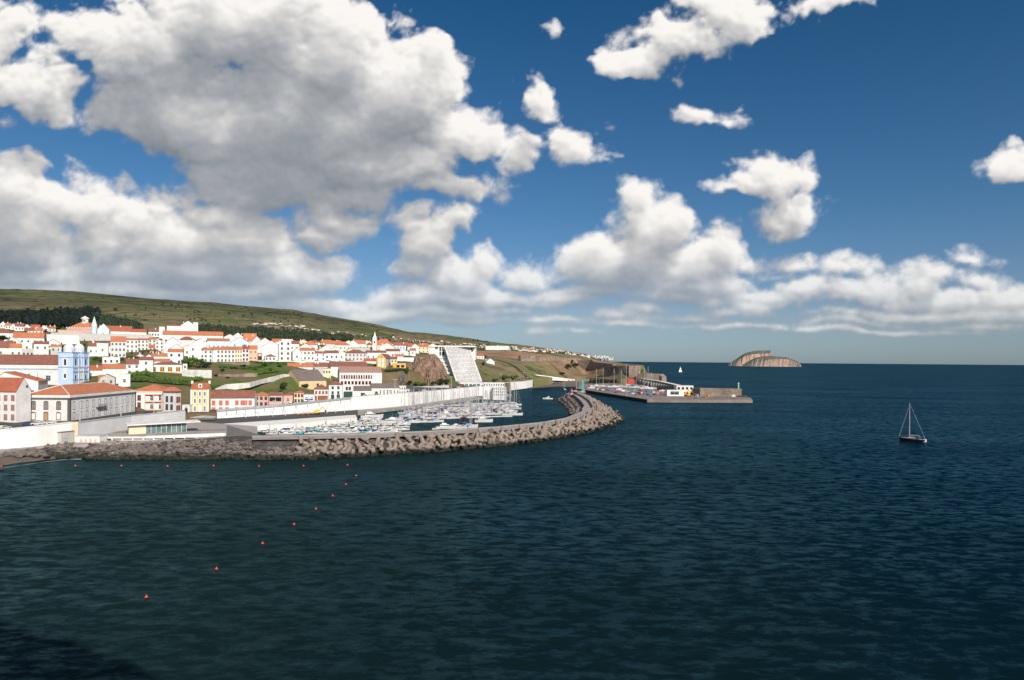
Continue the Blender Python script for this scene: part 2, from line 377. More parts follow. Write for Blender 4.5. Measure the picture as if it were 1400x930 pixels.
# ---------------------------------------------------------------- sea
def sea_material():
    m, n, l, p = nt('sea_water'); n.remove(p); o = n['Material Output']
    tc = n.new('ShaderNodeTexCoord')
    def wv(sx, sy, rot, sc, det, rough):
        mp = n.new('ShaderNodeMapping'); mp.inputs['Rotation'].default_value = (0, 0, rot); mp.inputs['Scale'].default_value = (sx, sy, 1)
        l.new(tc.outputs['Object'], mp.inputs['Vector'])
        z = n.new('ShaderNodeTexNoise'); z.inputs['Scale'].default_value = sc; z.inputs['Detail'].default_value = det; z.inputs['Roughness'].default_value = rough; z.noise_dimensions = '2D'
        l.new(mp.outputs[0], z.inputs['Vector'])
        return z
    def V(op, a, b=None, sc=None):
        x = n.new('ShaderNodeVectorMath'); x.operation = op
        for i, q in enumerate((a, b)):
            if q is None: continue
            if isinstance(q, tuple): x.inputs[i].default_value = q
            else: l.new(q, x.inputs[i])
        if sc is not None: x.inputs['Scale'].default_value = sc
        return x.outputs[0]
    # facets of the waves: every scale from long swell to ripples tilts the surface a little
    a = V('MULTIPLY', V('SUBTRACT', wv(1, 2.2, R(9), 0.17, 6, 0.70).outputs['Color'], (.5, .5, .5)), (SLX, SLY, 0))
    b = V('MULTIPLY', V('SUBTRACT', wv(1, 2.0, R(-22), 0.35, 4, 0.70).outputs['Color'], (.5, .5, .5)), (SLX * .55, SLY * .55, 0))
    nn_ = V('NORMALIZE', V('ADD', V('ADD', a, b), (0, 0, 1)))
    # water body colour: bluer to the right; left greyed green, reflected clouds painted in
    sp = n.new('ShaderNodeSeparateXYZ'); l.new(tc.outputs['Object'], sp.inputs[0])
    mr = n.new('ShaderNodeMapRange'); l.new(sp.outputs[0], mr.inputs['Value'])
    mr.inputs['From Min'].default_value = -120; mr.inputs['From Max'].default_value = 130
    cr = n.new('ShaderNodeValToRGB'); e = cr.color_ramp.elements
    e[0].color = (0.0075, 0.0175, 0.0130, 1); e[1].color = (0.0, 0.0085, 0.0165, 1)
    l.new(mr.outputs[0], cr.inputs['Fac'])
    df = n.new('ShaderNodeBsdfDiffuse'); l.new(cr.outputs['Color'], df.inputs['Color'])
    gl = n.new('ShaderNodeBsdfGlossy'); gl.inputs['Roughness'].default_value = 0.20; gl.inputs['Color'].default_value = (0.38, 0.80, 1.0, 1); l.new(nn_, gl.inputs['Normal'])
    fr = n.new('ShaderNodeFresnel'); fr.inputs['IOR'].default_value = 1.33; l.new(nn_, fr.inputs['Normal'])
    mn = n.new('ShaderNodeMapRange'); l.new(fr.outputs[0], mn.inputs['Value']); mn.inputs['From Min'].default_value = 0.0; mn.inputs['From Max'].default_value = 1.0
    mn.inputs['To Min'].default_value = 0.0; mn.inputs['To Max'].default_value = FMAX
    # gusts: patches of finer ripples that mirror less of the low sky
    g = wv(0.5, 1.6, R(6), 0.011, 9, 0.74)
    gm = n.new('ShaderNodeMapRange'); l.new(g.outputs['Fac'], gm.inputs['Value']); gm.inputs['From Min'].default_value = 0.30; gm.inputs['From Max'].default_value = 0.70; gm.inputs['To Min'].default_value = 0.55; gm.inputs['To Max'].default_value = 1.35
    mu = n.new('ShaderNodeMath'); mu.operation = 'MULTIPLY'; l.new(mn.outputs[0], mu.inputs[0]); l.new(gm.outputs[0], mu.inputs[1])
    ms = n.new('ShaderNodeMixShader'); l.new(mu.outputs[0], ms.inputs[0]); l.new(df.outputs[0], ms.inputs[1]); l.new(gl.outputs[0], ms.inputs[2])
    l.new(ms.outputs[0], o.inputs['Surface'])
    return m
SLX, SLY, FMAX = 0.80, 1.25, 0.23
sea = MB()
ys = [-400, 0, 100, 300, 800, 2000, 6000, 20000, 60000, 150000]
xs = [-150000, -30000, -6000, -1500, -500, 0, 500, 1500, 6000, 30000, 150000]
sea.add([(x, y, 0) for y in ys for x in xs], [(j * 11 + i, j * 11 + i + 1, (j + 1) * 11 + i + 1, (j + 1) * 11 + i) for j in range(9) for i in range(10)])
tag(sea.build('sea', sea_material()), kind='structure')
# ---------------------------------------------------------------- land: one height field through the ground lines seen in the photo
KX = [-320, 0, 100, 200, 300, 400, 500, 560, 610, 660, 700, 750, 800, 850, 880, 893]
ROWS = [  # (py, depth) front to back for each knot
 [(596,228),(586,238),(556,300),(528,370),(494,470),(460,640),(444,800),(434,1250),(422,1750),(394,4000)],
 [(589,243),(585,268),(545,350),(520,420),(490,520),(460,700),(446,850),(436,1300),(424,1800),(395,4200)],
 [(578.5,265),(577,293),(540,370),(520,430),(490,530),(462,700),(448,850),(437,1300),(427,1900),(398,4200)],
 [(567,327),(568,352),(524,410),(508,450),(488,540),(466,700),(455,850),(445,1300),(431,1900),(408,4300)],
 [(563.5,377.5),(559.5,397),(530,440),(515,470),(494,525),(474,680),(463,850),(455,1300),(439,2000),(415,4500)],
 [(554.5,404.5),(551,432),(535,465),(515,490),(493,560),(475,700),(468,850),(458,1350),(445,2100),(424,4700)],
 [(543,459),(541,505),(525,550),(510,570),(500,620),(485,720),(477,850),(470,1400),(457,2300),(441,5000)],
 [(538,504),(536,560),(524,590),(508,600),(500,650),(488,740),(482,850),(475,1450),(465,2500),(454,5200)],
 [(534,572),(531,600),(524,640),(515,660),(508,700),(495,760),(487,900),(477,1500),(469,2700),(458.5,5400)],
 [(529,657),(526,710),(514,760),(505,800),(497,850),(490,1000),(482,1300),(478,1800),(472,3000),(466,5500)],
 [(522.5,786),(520,822),(510,870),(501,930),(497,980),(488,1150),(480,1500),(477,2000),(473,3200),(471,5500)],
 [(516.5,960),(512,1000),(505,1040),(499,1080),(493,1120),(487,1400),(482,1800),(479.5,2300),(478,3400),(477,5500)],
 [(515.5,1120),(512,1160),(505,1190),(499,1220),(495,1250),(491,1600),(487.5,2100),(486,2600),(485.5,3400),(486.5,4500)],
 [(521,1000),(514,1020),(506,1040),(500,1060),(497.5,1100),(497,1500),(-1,2200),(-1,2600),(-1,3400),(-1,4500)],
 [(523,1000),(515,1010),(507,1022),(501,1040),(500,1080),(-1,1300),(-1,2200),(-1,2600),(-1,3400),(-1,4500)],
 [(-1,985),(-1,1000),(-1,1015),(-1,1030),(-1,1100),(-1,1300),(-1,2200),(-1,2600),(-1,3400),(-1,4500)]]
for k, row in enumerate(ROWS):
    for i, (y, D) in enumerate(row):
        if y == -1:
            a, b = ray(KX[k], 495); row[i] = (495 + (((HC + 6) / D) - b) * F, D)
def column(px):
    px = max(KX[0], min(KX[-1], px))
    for k in range(len(KX) - 1):
        if px <= KX[k + 1]: break
    t = (px - KX[k]) / (KX[k + 1] - KX[k])
    return [(a[0] * (1 - t) + b[0] * t, a[1] * (1 - t) + b[1] * t) for a, b in zip(ROWS[k], ROWS[k + 1])]
def ground_D(px, py):
    c = column(px)
    if py >= c[0][0]: return c[0][1]
    for (y0, D0_), (y1, D1_) in zip(c, c[1:]):
        if y1 <= py <= y0:
            t = (y0 - py) / (y0 - y1 + 1e-9)
            return D0_ + (D1_ - D0_) * t
    return c[-1][1]
def ground_at(px, py): return at(px, py, ground_D(px, py))
def tnoise(p, D):
    if D < 560: return 0.0
    k = min(1, (D - 560) / 600)
    return k * D * 0.0022 * (mnoise.fractal(Vector((p.x * 0.004, p.y * 0.004, 0)), 1.0, 2.0, 4))
def surf(px, D):
    """terrain point under the ray column px at depth D (before the far relief)"""
    c = column(px); a, b = ray(px, 495)
    if D <= c[0][1]: return Vector((a * D, D, zat(px, c[0][0], c[0][1])))
    for i, ((y0, Da), (y1, Db)) in enumerate(zip(c, c[1:])):
        if D <= Db: break
    t = min(1, (D - Da) / (Db - Da)); za, zb = zat(px, y0, Da), zat(px, y1, Db); ts = t * t * (3 - 2 * t) if i in (1, 2, 3) else t
    q = Vector((a * D, D, za + (zb - za) * (0.5 * t + 0.5 * ts))); q.z += tnoise(q, D); return q
T = MB(); cols = []
pxs = [KX[0] + i * 6 for i in range(int((893 - KX[0]) / 6) + 1)] + [893]
SUBS = [3, 6, 6, 6, 10, 8, 14, 14, 26]
for px in pxs:
    c = column(px); pts = [atz(px, 700, -4)]; D0_ = c[0][1]
    p0 = at(px, c[0][0], D0_); p = Vector((p0.x, p0.y, -5)) ; pts = [p]
    for i, ((y0, Da), (y1, Db)) in enumerate(zip(c, c[1:])):
        for s in range(SUBS[i]):
            t = s / SUBS[i]; D = Da + (Db - Da) * t
            za, zb = zat(px, y0, Da), zat(px, y1, Db); ts = t * t * (3 - 2 * t) if i in (1, 2, 3) else t
            z = za + (zb - za) * (0.5 * t + 0.5 * ts)
            a, b = ray(px, 495); q = Vector((a * D, D, z)); q.z += tnoise(q, D); pts.append(q)
    y1, Db = c[-1]; pts.append(at(px, y1, Db)); e = at(px, y1, Db); pts.append(Vector((e.x * 1.5, e.y * 1.5, e.z - 60 if e.z > 60 else -10)))
    cols.append(pts)
nr = len(cols[0]); T.v = [tuple(p) for c in cols for p in c]
for i in range(len(cols) - 1):
    for j in range(nr - 1):
        T.f.append([i * nr + j, (i + 1) * nr + j, (i + 1) * nr + j + 1, i * nr + j + 1]); T.mi.append(0)
T.smooth = True
def land_material():
    m, n, l, p = nt('land_cover_and_shade')
    tc = n.new('ShaderNodeTexCoord'); sp = n.new('ShaderNodeSeparateXYZ'); l.new(tc.outputs['Object'], sp.inputs[0])
    def ramp(src, stops, interp='LINEAR'):
        cr = n.new('ShaderNodeValToRGB'); e = cr.color_ramp.elements; cr.color_ramp.interpolation = interp
        while len(e) < len(stops): e.new(0.5)
        for k, (q, c) in enumerate(stops): e[k].position = q; e[k].color = (*c, 1)
        l.new(src, cr.inputs['Fac']); return cr.outputs['Color']
    def noise(sc, det=6, ro=0.6, vec=None):
        z = n.new('ShaderNodeTexNoise'); z.inputs['Scale'].default_value = sc; z.inputs['Detail'].default_value = det; z.inputs['Roughness'].default_value = ro
        l.new(vec or tc.outputs['Object'], z.inputs['Vector']); return z
    def mix(f, a, b, bt='MIX'):
        x = n.new('ShaderNodeMix'); x.data_type = 'RGBA'; x.blend_type = bt
        if isinstance(f, float): x.inputs['Factor'].default_value = f
        else: l.new(f, x.inputs['Factor'])
        l.new(a, x.inputs['A']); l.new(b, x.inputs['B']); return x.outputs['Result']
    def step(src, a, b):
        q = n.new('ShaderNodeMapRange'); l.new(src, q.inputs['Value']); q.inputs['From Min'].default_value = a; q.inputs['From Max'].default_value = b; return q.outputs[0]
    # near: grass slope and dry earth
    near = ramp(noise(0.035, 8, 0.7).outputs['Fac'], [(0.34, (0.04, 0.075, 0.018)), (0.46, (0.085, 0.13, 0.03)), (0.54, (0.15, 0.11, 0.06)), (0.72, (0.20, 0.14, 0.085))])
    # far: fields divided by dark hedges
    wv = n.new('ShaderNodeMapping'); wv.inputs['Scale'].default_value = (1, 0.45, 1); l.new(tc.outputs['Object'], wv.inputs['Vector'])
    v1 = n.new('ShaderNodeTexVoronoi'); v1.inputs['Scale'].default_value = 0.0085; l.new(wv.outputs[0], v1.inputs['Vector']); v1.voronoi_dimensions = '2D'
    v2 = n.new('ShaderNodeTexVoronoi'); v2.feature = 'DISTANCE_TO_EDGE'; v2.inputs['Scale'].default_value = 0.0085; l.new(wv.outputs[0], v2.inputs['Vector']); v2.voronoi_dimensions = '2D'
    sc = n.new('ShaderNodeSeparateColor'); l.new(v1.outputs['Color'], sc.inputs[0])
    fld = ramp(sc.outputs[0], [(0.0, (0.075, 0.11, 0.035)), (0.3, (0.13, 0.15, 0.055)), (0.55, (0.20, 0.18, 0.09)), (0.8, (0.25, 0.175, 0.11)), (1.0, (0.09, 0.13, 0.04))])
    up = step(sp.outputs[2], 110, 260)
    upc = ramp(noise(0.0013, 5).outputs['Fac'], [(0.40, (0.024, 0.038, 0.020)), (0.50, (0.05, 0.07, 0.03)), (0.62, (0.11, 0.13, 0.05))])  # upper hill darkened: cloud shade painted into the land colour
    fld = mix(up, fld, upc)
    sand = ramp(noise(0.004, 5).outputs['Fac'], [(0.42, (0.0, 0.0, 0.0)), (0.60, (1, 1, 1))])
    dry = ramp(noise(0.02, 6).outputs['Fac'], [(0.35, (0.10, 0.10, 0.05)), (0.6, (0.26, 0.17, 0.10))])
    fld = mix(sand, fld, mix(0.5, fld, dry))
    hedge = ramp(v2.outputs['Distance'], [(0.0, (0.03, 0.045, 0.022)), (0.055, (1, 1, 1))])
    fld = mix(0.9, fld, hedge, 'MULTIPLY')
    dots = ramp(noise(0.03, 4, 0.7).outputs['Fac'], [(0.40, (0.25, 0.3, 0.25)), (0.47, (1, 1, 1))])
    fld = mix(0.7, fld, dots, 'MULTIPLY')
    far = step(sp.outputs[1], 720, 950)
    col = mix(far, near, fld)
    # the bare red-brown quarry slope behind the fort
    ax = n.new('ShaderNodeVectorMath'); ax.operation = 'DISTANCE'; l.new(tc.outputs['Object'], ax.inputs[0]); ax.inputs[1].default_value = tuple(at(748, 489, 1330))
    q = n.new('ShaderNodeMapRange'); l.new(ax.outputs['Value'], q.inputs['Value']); q.inputs['From Min'].default_value = 330; q.inputs['From Max'].default_value = 120
    red = ramp(noise(0.02, 7, 0.7).outputs['Fac'], [(0.38, (0.17, 0.12, 0.085)), (0.62, (0.46, 0.24, 0.14))])
    col = mix(q.outputs[0], col, red)
    l.new(col, p.inputs['Base Color']); p.inputs['Roughness'].default_value = 0.95; p.inputs['Specular IOR Level'].default_value = 0.1
    b = n.new('ShaderNodeBump'); b.inputs['Strength'].default_value = 0.6; b.inputs['Distance'].default_value = 2.5; l.new(noise(0.12, 6, 0.7).outputs['Fac'], b.inputs['Height']); l.new(b.outputs['Normal'], p.inputs['Normal'])
    return m
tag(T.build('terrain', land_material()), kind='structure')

# the headland the photo was taken from: behind the camera, its shoulder shades the bay's near corner
Hd = MB(); n1, n2 = 150, 60
for i in range(n1):
    for j in range(n2):
        x = -420 + 620 * i / (n1 - 1); y = 4 - 200 * (j / (n2 - 1)) ** 1.5
        top = min(84, 62 - x * 0.42) if x < 0 else max(28, 62 - x * 0.75)
        top += 5 * mnoise.noise(Vector((x * .03, y * .03, 1))) + 3.2 * mnoise.noise(Vector((x * .12, y * .12, 4))) + 2.0 * mnoise.noise(Vector((x * .4, y * .4, 7)))
        edge = 6 + 3 * mnoise.noise(Vector((x * .05, 0, 3))); t = max(0, min(1, (edge - y) / 11))
        z = -4 + (top + 4) * (t * t * (3 - 2 * t))
        if abs(x) < 12 and y > -3.5: z = min(z, 29)
        Hd.v.append((x, y, z))
for i in range(n1 - 1):
    for j in range(n2 - 1): Hd.f.append([i * n2 + j, i * n2 + j + 1, (i + 1) * n2 + j + 1, (i + 1) * n2 + j]); Hd.mi.append(0)
tag(Hd.build('headland', mat('headland_scrub', (0.07, 0.08, 0.035), col2=(0.035, 0.05, 0.02), scale=0.15, bump=0.5)), kind='structure')

# far headlands and fill slopes of the island with a flat top and cliffs
def islet(name, outline, D0_, depth, base_y, colr, label, cliff_col):
    """outline: (px, py_top) from left to right; a rock ridge with a sloping back"""
    fo = []
    for (a, c) in zip(outline, outline[1:]):
        for q in range(4): t = q / 4; fo.append((a[0] * (1 - t) + c[0] * t, a[1] * (1 - t) + c[1] * t + (.5 * mnoise.noise(Vector((a[0] + q * 3.7, 1, 5))) if c[1] < 494 else 0), a[2] * (1 - t) + c[2] * t))
    outline = fo + [outline[-1]]
    b = MB(); n_ = len(outline); rows = 9
    for i, (px, py, lo) in enumerate(outline):
        ztop = zat(px, py, D0_ + depth * 0.45)
        for j in range(rows):
            t = j / (rows - 1); D = D0_ + depth * t
            prof = [0, lo, 0.86, 1.0, 1.0, 0.9, 0.6, 0.3, 0][j]
            a, bb = ray(px, 495); z = -6 + (ztop + 6) * prof
            z += (mnoise.noise(Vector((px * 0.8, j * 1.3, 2))) * 4 if 0 < j < 8 and ztop > 15 else 0)
            b.v.append((a * D, D + (25 * mnoise.noise(Vector((px * .5, j * .4, 8))) if 0 < j < 5 else 0), z))
    for i in range(n_ - 1):
        for j in range(rows - 1): b.f.append([i * rows + j, (i + 1) * rows + j, (i + 1) * rows + j + 1, i * rows + j + 1]); b.mi.append(0)
    m, n, l, p = nt(name + '_rock')
    tc = n.new('ShaderNodeTexCoord'); ge = n.new('ShaderNodeNewGeometry'); sp = n.new('ShaderNodeSeparateXYZ'); l.new(ge.outputs['Normal'], sp.inputs[0])
    nz = n.new('ShaderNodeTexNoise'); nz.inputs['Scale'].default_value = 0.03; nz.inputs['Detail'].default_value = 8; nz.inputs['Roughness'].default_value = 0.75
    mp = n.new('ShaderNodeMapping'); mp.inputs['Scale'].default_value = (1, 1, 0.35); l.new(tc.outputs['Object'], mp.inputs['Vector']); l.new(mp.outputs[0], nz.inputs['Vector'])
    cr = n.new('ShaderNodeValToRGB'); e = cr.color_ramp.elements; e[0].position = 0.36; e[0].color = (*[c * 0.5 for c in cliff_col], 1); e[1].position = 0.6; e[1].color = (*cliff_col, 1); l.new(nz.outputs['Fac'], cr.inputs['Fac'])
    cg = n.new('ShaderNodeRGB'); cg.outputs[0].default_value = (*colr, 1)
    mr = n.new('ShaderNodeMapRange'); l.new(sp.outputs[2], mr.inputs['Value']); mr.inputs['From Min'].default_value = 0.62; mr.inputs['From Max'].default_value = 0.80
    mx = n.new('ShaderNodeMix'); mx.data_type = 'RGBA'; l.new(mr.outputs[0], mx.inputs['Factor']); l.new(cr.outputs[0], mx.inputs['A']); l.new(cg.outputs[0], mx.inputs['B'])
    l.new(mx.outputs['Result'], p.inputs['Base Color']); p.inputs['Roughness'].default_value = 0.95
    bp = n.new('ShaderNodeBump'); bp.inputs['Distance'].default_value = 14; bp.inputs['Strength'].default_value = 0.8; l.new(nz.outputs['Fac'], bp.inputs['Height']); l.new(bp.outputs['Normal'], p.inputs['Normal'])
    tag(b.build(name, m), label, kind='structure')
islet('island', [(996,497.5,0),(1001,495,.35),(1006,491,.5),(1012,487,.7),(1018,483.5,.8),(1024,481.5,.8),(1030,480.4,.8),(1038,479.5,.8),(1046,479.2,.8),(1053,479.3,.8),(1055,484,.8),(1056,490,.6),(1058,496,.3),(1060,499,0)],
      6700, 420, 498, (0.10, 0.11, 0.08), 'flat topped island far out at sea with a pale pink cliff', (0.44, 0.30, 0.23))
islet('island', [(1015,498.6,0),(1021,495.5,.4),(1028,491.5,.5),(1036,488.6,.5),(1046,487,.6),(1054,486.6,.7),(1062,487.5,.8),(1070,488.3,.8),(1076,488.6,.8),(1080,489.8,.8),(1085,492,.8),(1090,494.5,.8),(1093.5,497,.6),(1095,499,0)],
      6200, 380, 499, (0.10, 0.105, 0.085), 'lower humped island in front of the flat topped one', (0.36, 0.26, 0.205))
# ---------------------------------------------------------------- buildings
WINCACHE = {}
def win_mesh(w, h, trim, glass, frame_w, arch=False, name='window'):
    k = (round(w, 2), round(h, 2), trim.name if trim else '', glass.name, arch, round(frame_w, 2))
    if k in WINCACHE: return WINCACHE[k]
    b = MB(); t = frame_w
    if trim:
        b.m = 0
        b.box(-w / 2 - t, -w / 2, -0.07, 0.0, -t, h + t); b.box(w / 2, w / 2 + t, -0.07, 0.0, -t, h + t)
        b.box(-w / 2, w / 2, -0.09, 0.0, -t, 0); b.box(-w / 2, w / 2, -0.07, 0.0, h, h + t)
        if arch: b.prism([(-w / 2 - t, -0.07), (w / 2 + t, -0.07), (w / 2 + t, 0), (-w / 2 - t, 0)], h + t, [h + t, h + t, h + t, h + t]); b.add([(-w / 2 - t, -0.07, h + t), (w / 2 + t, -0.07, h + t), (w * 0.25, -0.07, h + t * 2.2), (-w * 0.25, -0.07, h + t * 2.2)], [(0, 1, 2, 3)])
    b.m = 1 if trim else 0
    b.box(-w / 2 + 0.001, w / 2 - 0.001, -0.03, 0.0, 0.001, h - 0.001)
    if w > 1.4 * t + 0.5 and h > 1.2 and trim and glass in (GLASS, PANE):   # glazing bars
        b.m = 0; b.box(-0.05, 0.05, -0.05, -0.03, 0.01, h - 0.01); b.box(-w / 2 + 0.01, w / 2 - 0.01, -0.048, -0.03, h * 0.62, h * 0.62 + 0.09)
    me = b.mesh(name, [trim, glass] if trim else [glass]); WINCACHE[k] = me
    return me
class House:
    """local frame: x along the front (0..w), y back into the block (0..d), z up from the ground line"""
    def __init__(s, name, label, cat, x0, x1, yb, ye, depth=None, yaw=None, D=None, group=None, sink=4.0, x2=None):
        xm = (x0 + x1) / 2
        D = D or ground_D(xm, yb)
        az = math.atan((xm - HX) / F)
        s.yaw = yaw if yaw is not None else -math.degrees(az) + random.uniform(-5, 3)
        th = R(s.yaw)
        a0, b0 = ray(x0, yb); p = Vector((a0 * D, D, HC - b0 * D))
        a1, _ = ray(x1, yb); s.w = (a1 * D - a0 * D) / (math.cos(th) - a1 * math.sin(th))
        s.p, s.th, s.D = p, th, D
        s.h = zat(x0, ye, D) - p.z
        if x2 is not None:     # the receding right-hand side ends at column x2
            a2, _ = ray(x2, yb); q = p + Vector((math.cos(th), math.sin(th), 0)) * s.w
            s.d = (a2 * q.y - q.x) / (-math.sin(th) - a2 * math.cos(th))
            if s.d < 0: s.d = 8
        else: s.d = depth or max(7.0, min(14.0, s.w * 0.8))
        s.root = empty(name, p, th, label, cat, group); s.sink = sink
        s.wallm = WHITE; s.ym = (yb, ye)
    def zrow(s, py, depth=0.0):  # height in the local frame of what shows at py above the front line
        return zat(0.5 * 0 + s.cx(), py, s.D + depth) - s.p.z
    def cx(s): return HX + F * (s.p.x / s.D)
    def body(s, wall, kind='F', yr=None, roof='o', over=0.35, apex=None, rise=None):
        s.wallm = WALLM[wall] if isinstance(wall, str) else wall
        w, d, h = s.w, s.d, s.h; b = MB(); rf = MB(); rm = TILES[roof] if isinstance(roof, str) else roof
        if rise is None:
            if kind in ('S', 'H'): rise = max(0.6, zat(s.cx(), yr, s.D + d / 2 * math.cos(s.th)) - s.p.z - h) if yr else d * 0.22
            elif kind == 'G': rise = max(0.6, zat(s.cx(), yr, s.D) - s.p.z - h) if yr else w * 0.22
            else: rise = 0
        o, t = over, 0.22; s.rise = rise; s.kind = kind
        if kind == 'F':
            b.box(0, w, 0, d, -s.sink, h)
            rf.box(-0.12, w + 0.12, -0.12, d + 0.12, h + 0.002, h + 0.25)
        elif kind == 'S':
            b.add([(0, 0, -s.sink), (w, 0, -s.sink), (w, d, -s.sink), (0, d, -s.sink), (0, 0, h), (w, 0, h), (w, d, h), (0, d, h), (0, d / 2, h + rise), (w, d / 2, h + rise)],
                  [(3, 2, 1, 0), (0, 1, 5, 4), (2, 3, 7, 6), (1, 2, 6, 9, 5), (3, 0, 4, 8, 7), (4, 5, 9, 8), (6, 7, 8, 9)])
            k = rise / (d / 2)
            for y0, y1, z0, z1 in ((-o, d / 2, h - o * k, h + rise), (d / 2, d + o, h + rise, h - o * k)):
                rf.hexa([(-o * .4, y0, z0 + .03), (w + o * .4, y0, z0 + .03), (w + o * .4, y1, z1 + .03), (-o * .4, y1, z1 + .03), (-o * .4, y0, z0 + t), (w + o * .4, y0, z0 + t), (w + o * .4, y1, z1 + t), (-o * .4, y1, z1 + t)])
        elif kind == 'G':
            ax = (apex if apex is not None else 0.5) * w
            b.add([(0, 0, -s.sink), (w, 0, -s.sink), (w, d, -s.sink), (0, d, -s.sink), (0, 0, h), (w, 0, h), (w, d, h), (0, d, h), (ax, 0, h + rise), (ax, d, h + rise)],
                  [(3, 2, 1, 0), (0, 1, 5, 8, 4), (2, 3, 7, 9, 6), (1, 2, 6, 5), (3, 0, 4, 7), (4, 8, 9, 7), (5, 6, 9, 8)])
            t = .42
            for xa, xb, za, zb in ((-o, ax, h - o * rise / max(ax, .5), h + rise), (ax, w + o, h + rise, h - o * rise / max(w - ax, .5))):
                rf.hexa([(xa, -.1, za + .03), (xb, -.1, zb + .03), (xb, d + .1, zb + .03), (xa, d + .1, za + .03), (xa, -.1, za + t), (xb, -.1, zb + t), (xb, d + .1, zb + t), (xa, d + .1, za + t)])
        elif kind == 'H':
            b.box(0, w, 0, d, -s.sink, h)
            m_ = min(w, d) / 2 - 0.01
            if w >= d: r0, r1 = (m_, d / 2), (w - m_, d / 2)
            else: r0, r1 = (w / 2, m_), (w / 2, d - m_)
            V_ = [(-o, -o, h + .01), (w + o, -o, h + .01), (w + o, d + o, h + .01), (-o, d + o, h + .01), (-o, -o, h + .2), (w + o, -o, h + .2), (w + o, d + o, h + .2), (-o, d + o, h + .2), (*r0, h + rise), (*r1, h + rise)]
            if w >= d: Fs = [(3, 2, 1, 0), (4, 5, 9, 8), (5, 6, 9), (6, 7, 8, 9), (7, 4, 8)]
            else: Fs = [(3, 2, 1, 0), (4, 5, 8), (5, 6, 9, 8), (6, 7, 9), (7, 4, 8, 9)]
            rf.add(V_, Fs + [(0, 1, 5, 4), (1, 2, 6, 5), (2, 3, 7, 6), (3, 0, 4, 7)])
        s.wall = b.build('wall', s.wallm, s.root)
        s.roof = rf.build('roof', rm if kind != 'F' else (rm if roof != 'o' else LGREY), s.root)
        return s
    def slot(s, face, u, v):
        if face == 'f': return (u, 0, v), 0
        if face == 'r': return (s.w, u, v), math.pi / 2
        if face == 'l': return (0, s.d - u, v), -math.pi / 2
    def win(s, face, u, v, w, h, trim='w', glass=GLASS, arch=False, name='window', fw=0.14):
        loc, rz = s.slot(face, u, v)
        return link(name, win_mesh(w, h, TRIMM.get(trim) if isinstance(trim, str) else trim, glass, fw, arch), s.root, loc, rz)
    def grid(s, rows, cols, face='f', trim='w', glass=GLASS, ww=None, wh=None, m=0.5, arch=False, z0=None, z1=None, doors=(), u0=0.0, u1=1.0, door_mat=None, fw=0.14):
        L_ = s.w if face == 'f' else s.d
        a, b = L_ * u0, L_ * u1; st = (b - a) / cols
        z0 = 0.3 if z0 is None else z0; z1 = s.h if z1 is None else z1; fh = (z1 - z0) / rows
        ww = min(ww or 1.15, st * 0.55); wh = min(wh or 1.75, fh * 0.58)
        for r in range(rows):
            for c in range(cols):
                u = a + st * (c + 0.5); v = z0 + fh * r + (fh - wh) * 0.5
                if r == 0 and c in doors:
                    s.win(face, u, 0.05, ww * 1.05, wh + (fh - wh) * 0.5 + z0 - 0.1, trim, door_mat or BROWNP, name='door', fw=fw)
                else: s.win(face, u, v, ww, wh, trim, glass, arch, fw=fw)
        return s
    def strip(s, z0, z1, m, face='all', out=0.12, name='cornice'):
        b = MB(); w, d = s.w, s.d
        b.box(-out, w + out, -out, 0, z0, z1)
        if face == 'all': b.box(w, w + out, 0.0, d, z0, z1); b.box(-out, 0, 0.0, d, z0, z1)
        return b.build(name, m, s.root)
    def chimney(s, u, y, hgt=1.4, sz=0.8, m=None):
        zb = s.h + s.rise * (1 - abs(y - s.d / 2) / (s.d / 2)) - 0.4 if s.kind == 'S' else s.h + s.rise * 0.5
        b = MB(); b.box(u - sz / 2, u + sz / 2, y - sz / 2, y + sz / 2, zb, zb + hgt + 0.4); b.box(u - sz / 2 - .08, u + sz / 2 + .08, y - sz / 2 - .08, y + sz / 2 + .08, zb + hgt + .4, zb + hgt + .55)
        b.build('chimney', m or WHITE, s.roof); return s
def townhouse(x0, x1, yb, ye, yr, kind, wall, roof, rows, cols, label, yaw=None, trim='l', cat='house', name='house', depth=None, D=None, group=None, apex=None, chim=0, left=0, **kw):
    s = House(name, label, cat, x0, x1, yb, ye, depth, yaw, D, group)
    s.body(wall, kind, yr, roof, apex=apex)
    if rows and cols: s.grid(rows, cols, trim=trim, z0=0.3, **kw)
    if left: s.grid(max(1, rows), left, face='l', trim=trim)
    if not chim and kind in 'SG' and x1 - x0 > 7: chim = random.choice((0, 1, 1, 2))
    for k in range(chim): s.chimney(s.w * random.uniform(0.1, 0.9), s.d * random.uniform(0.3, 0.7))
    return s
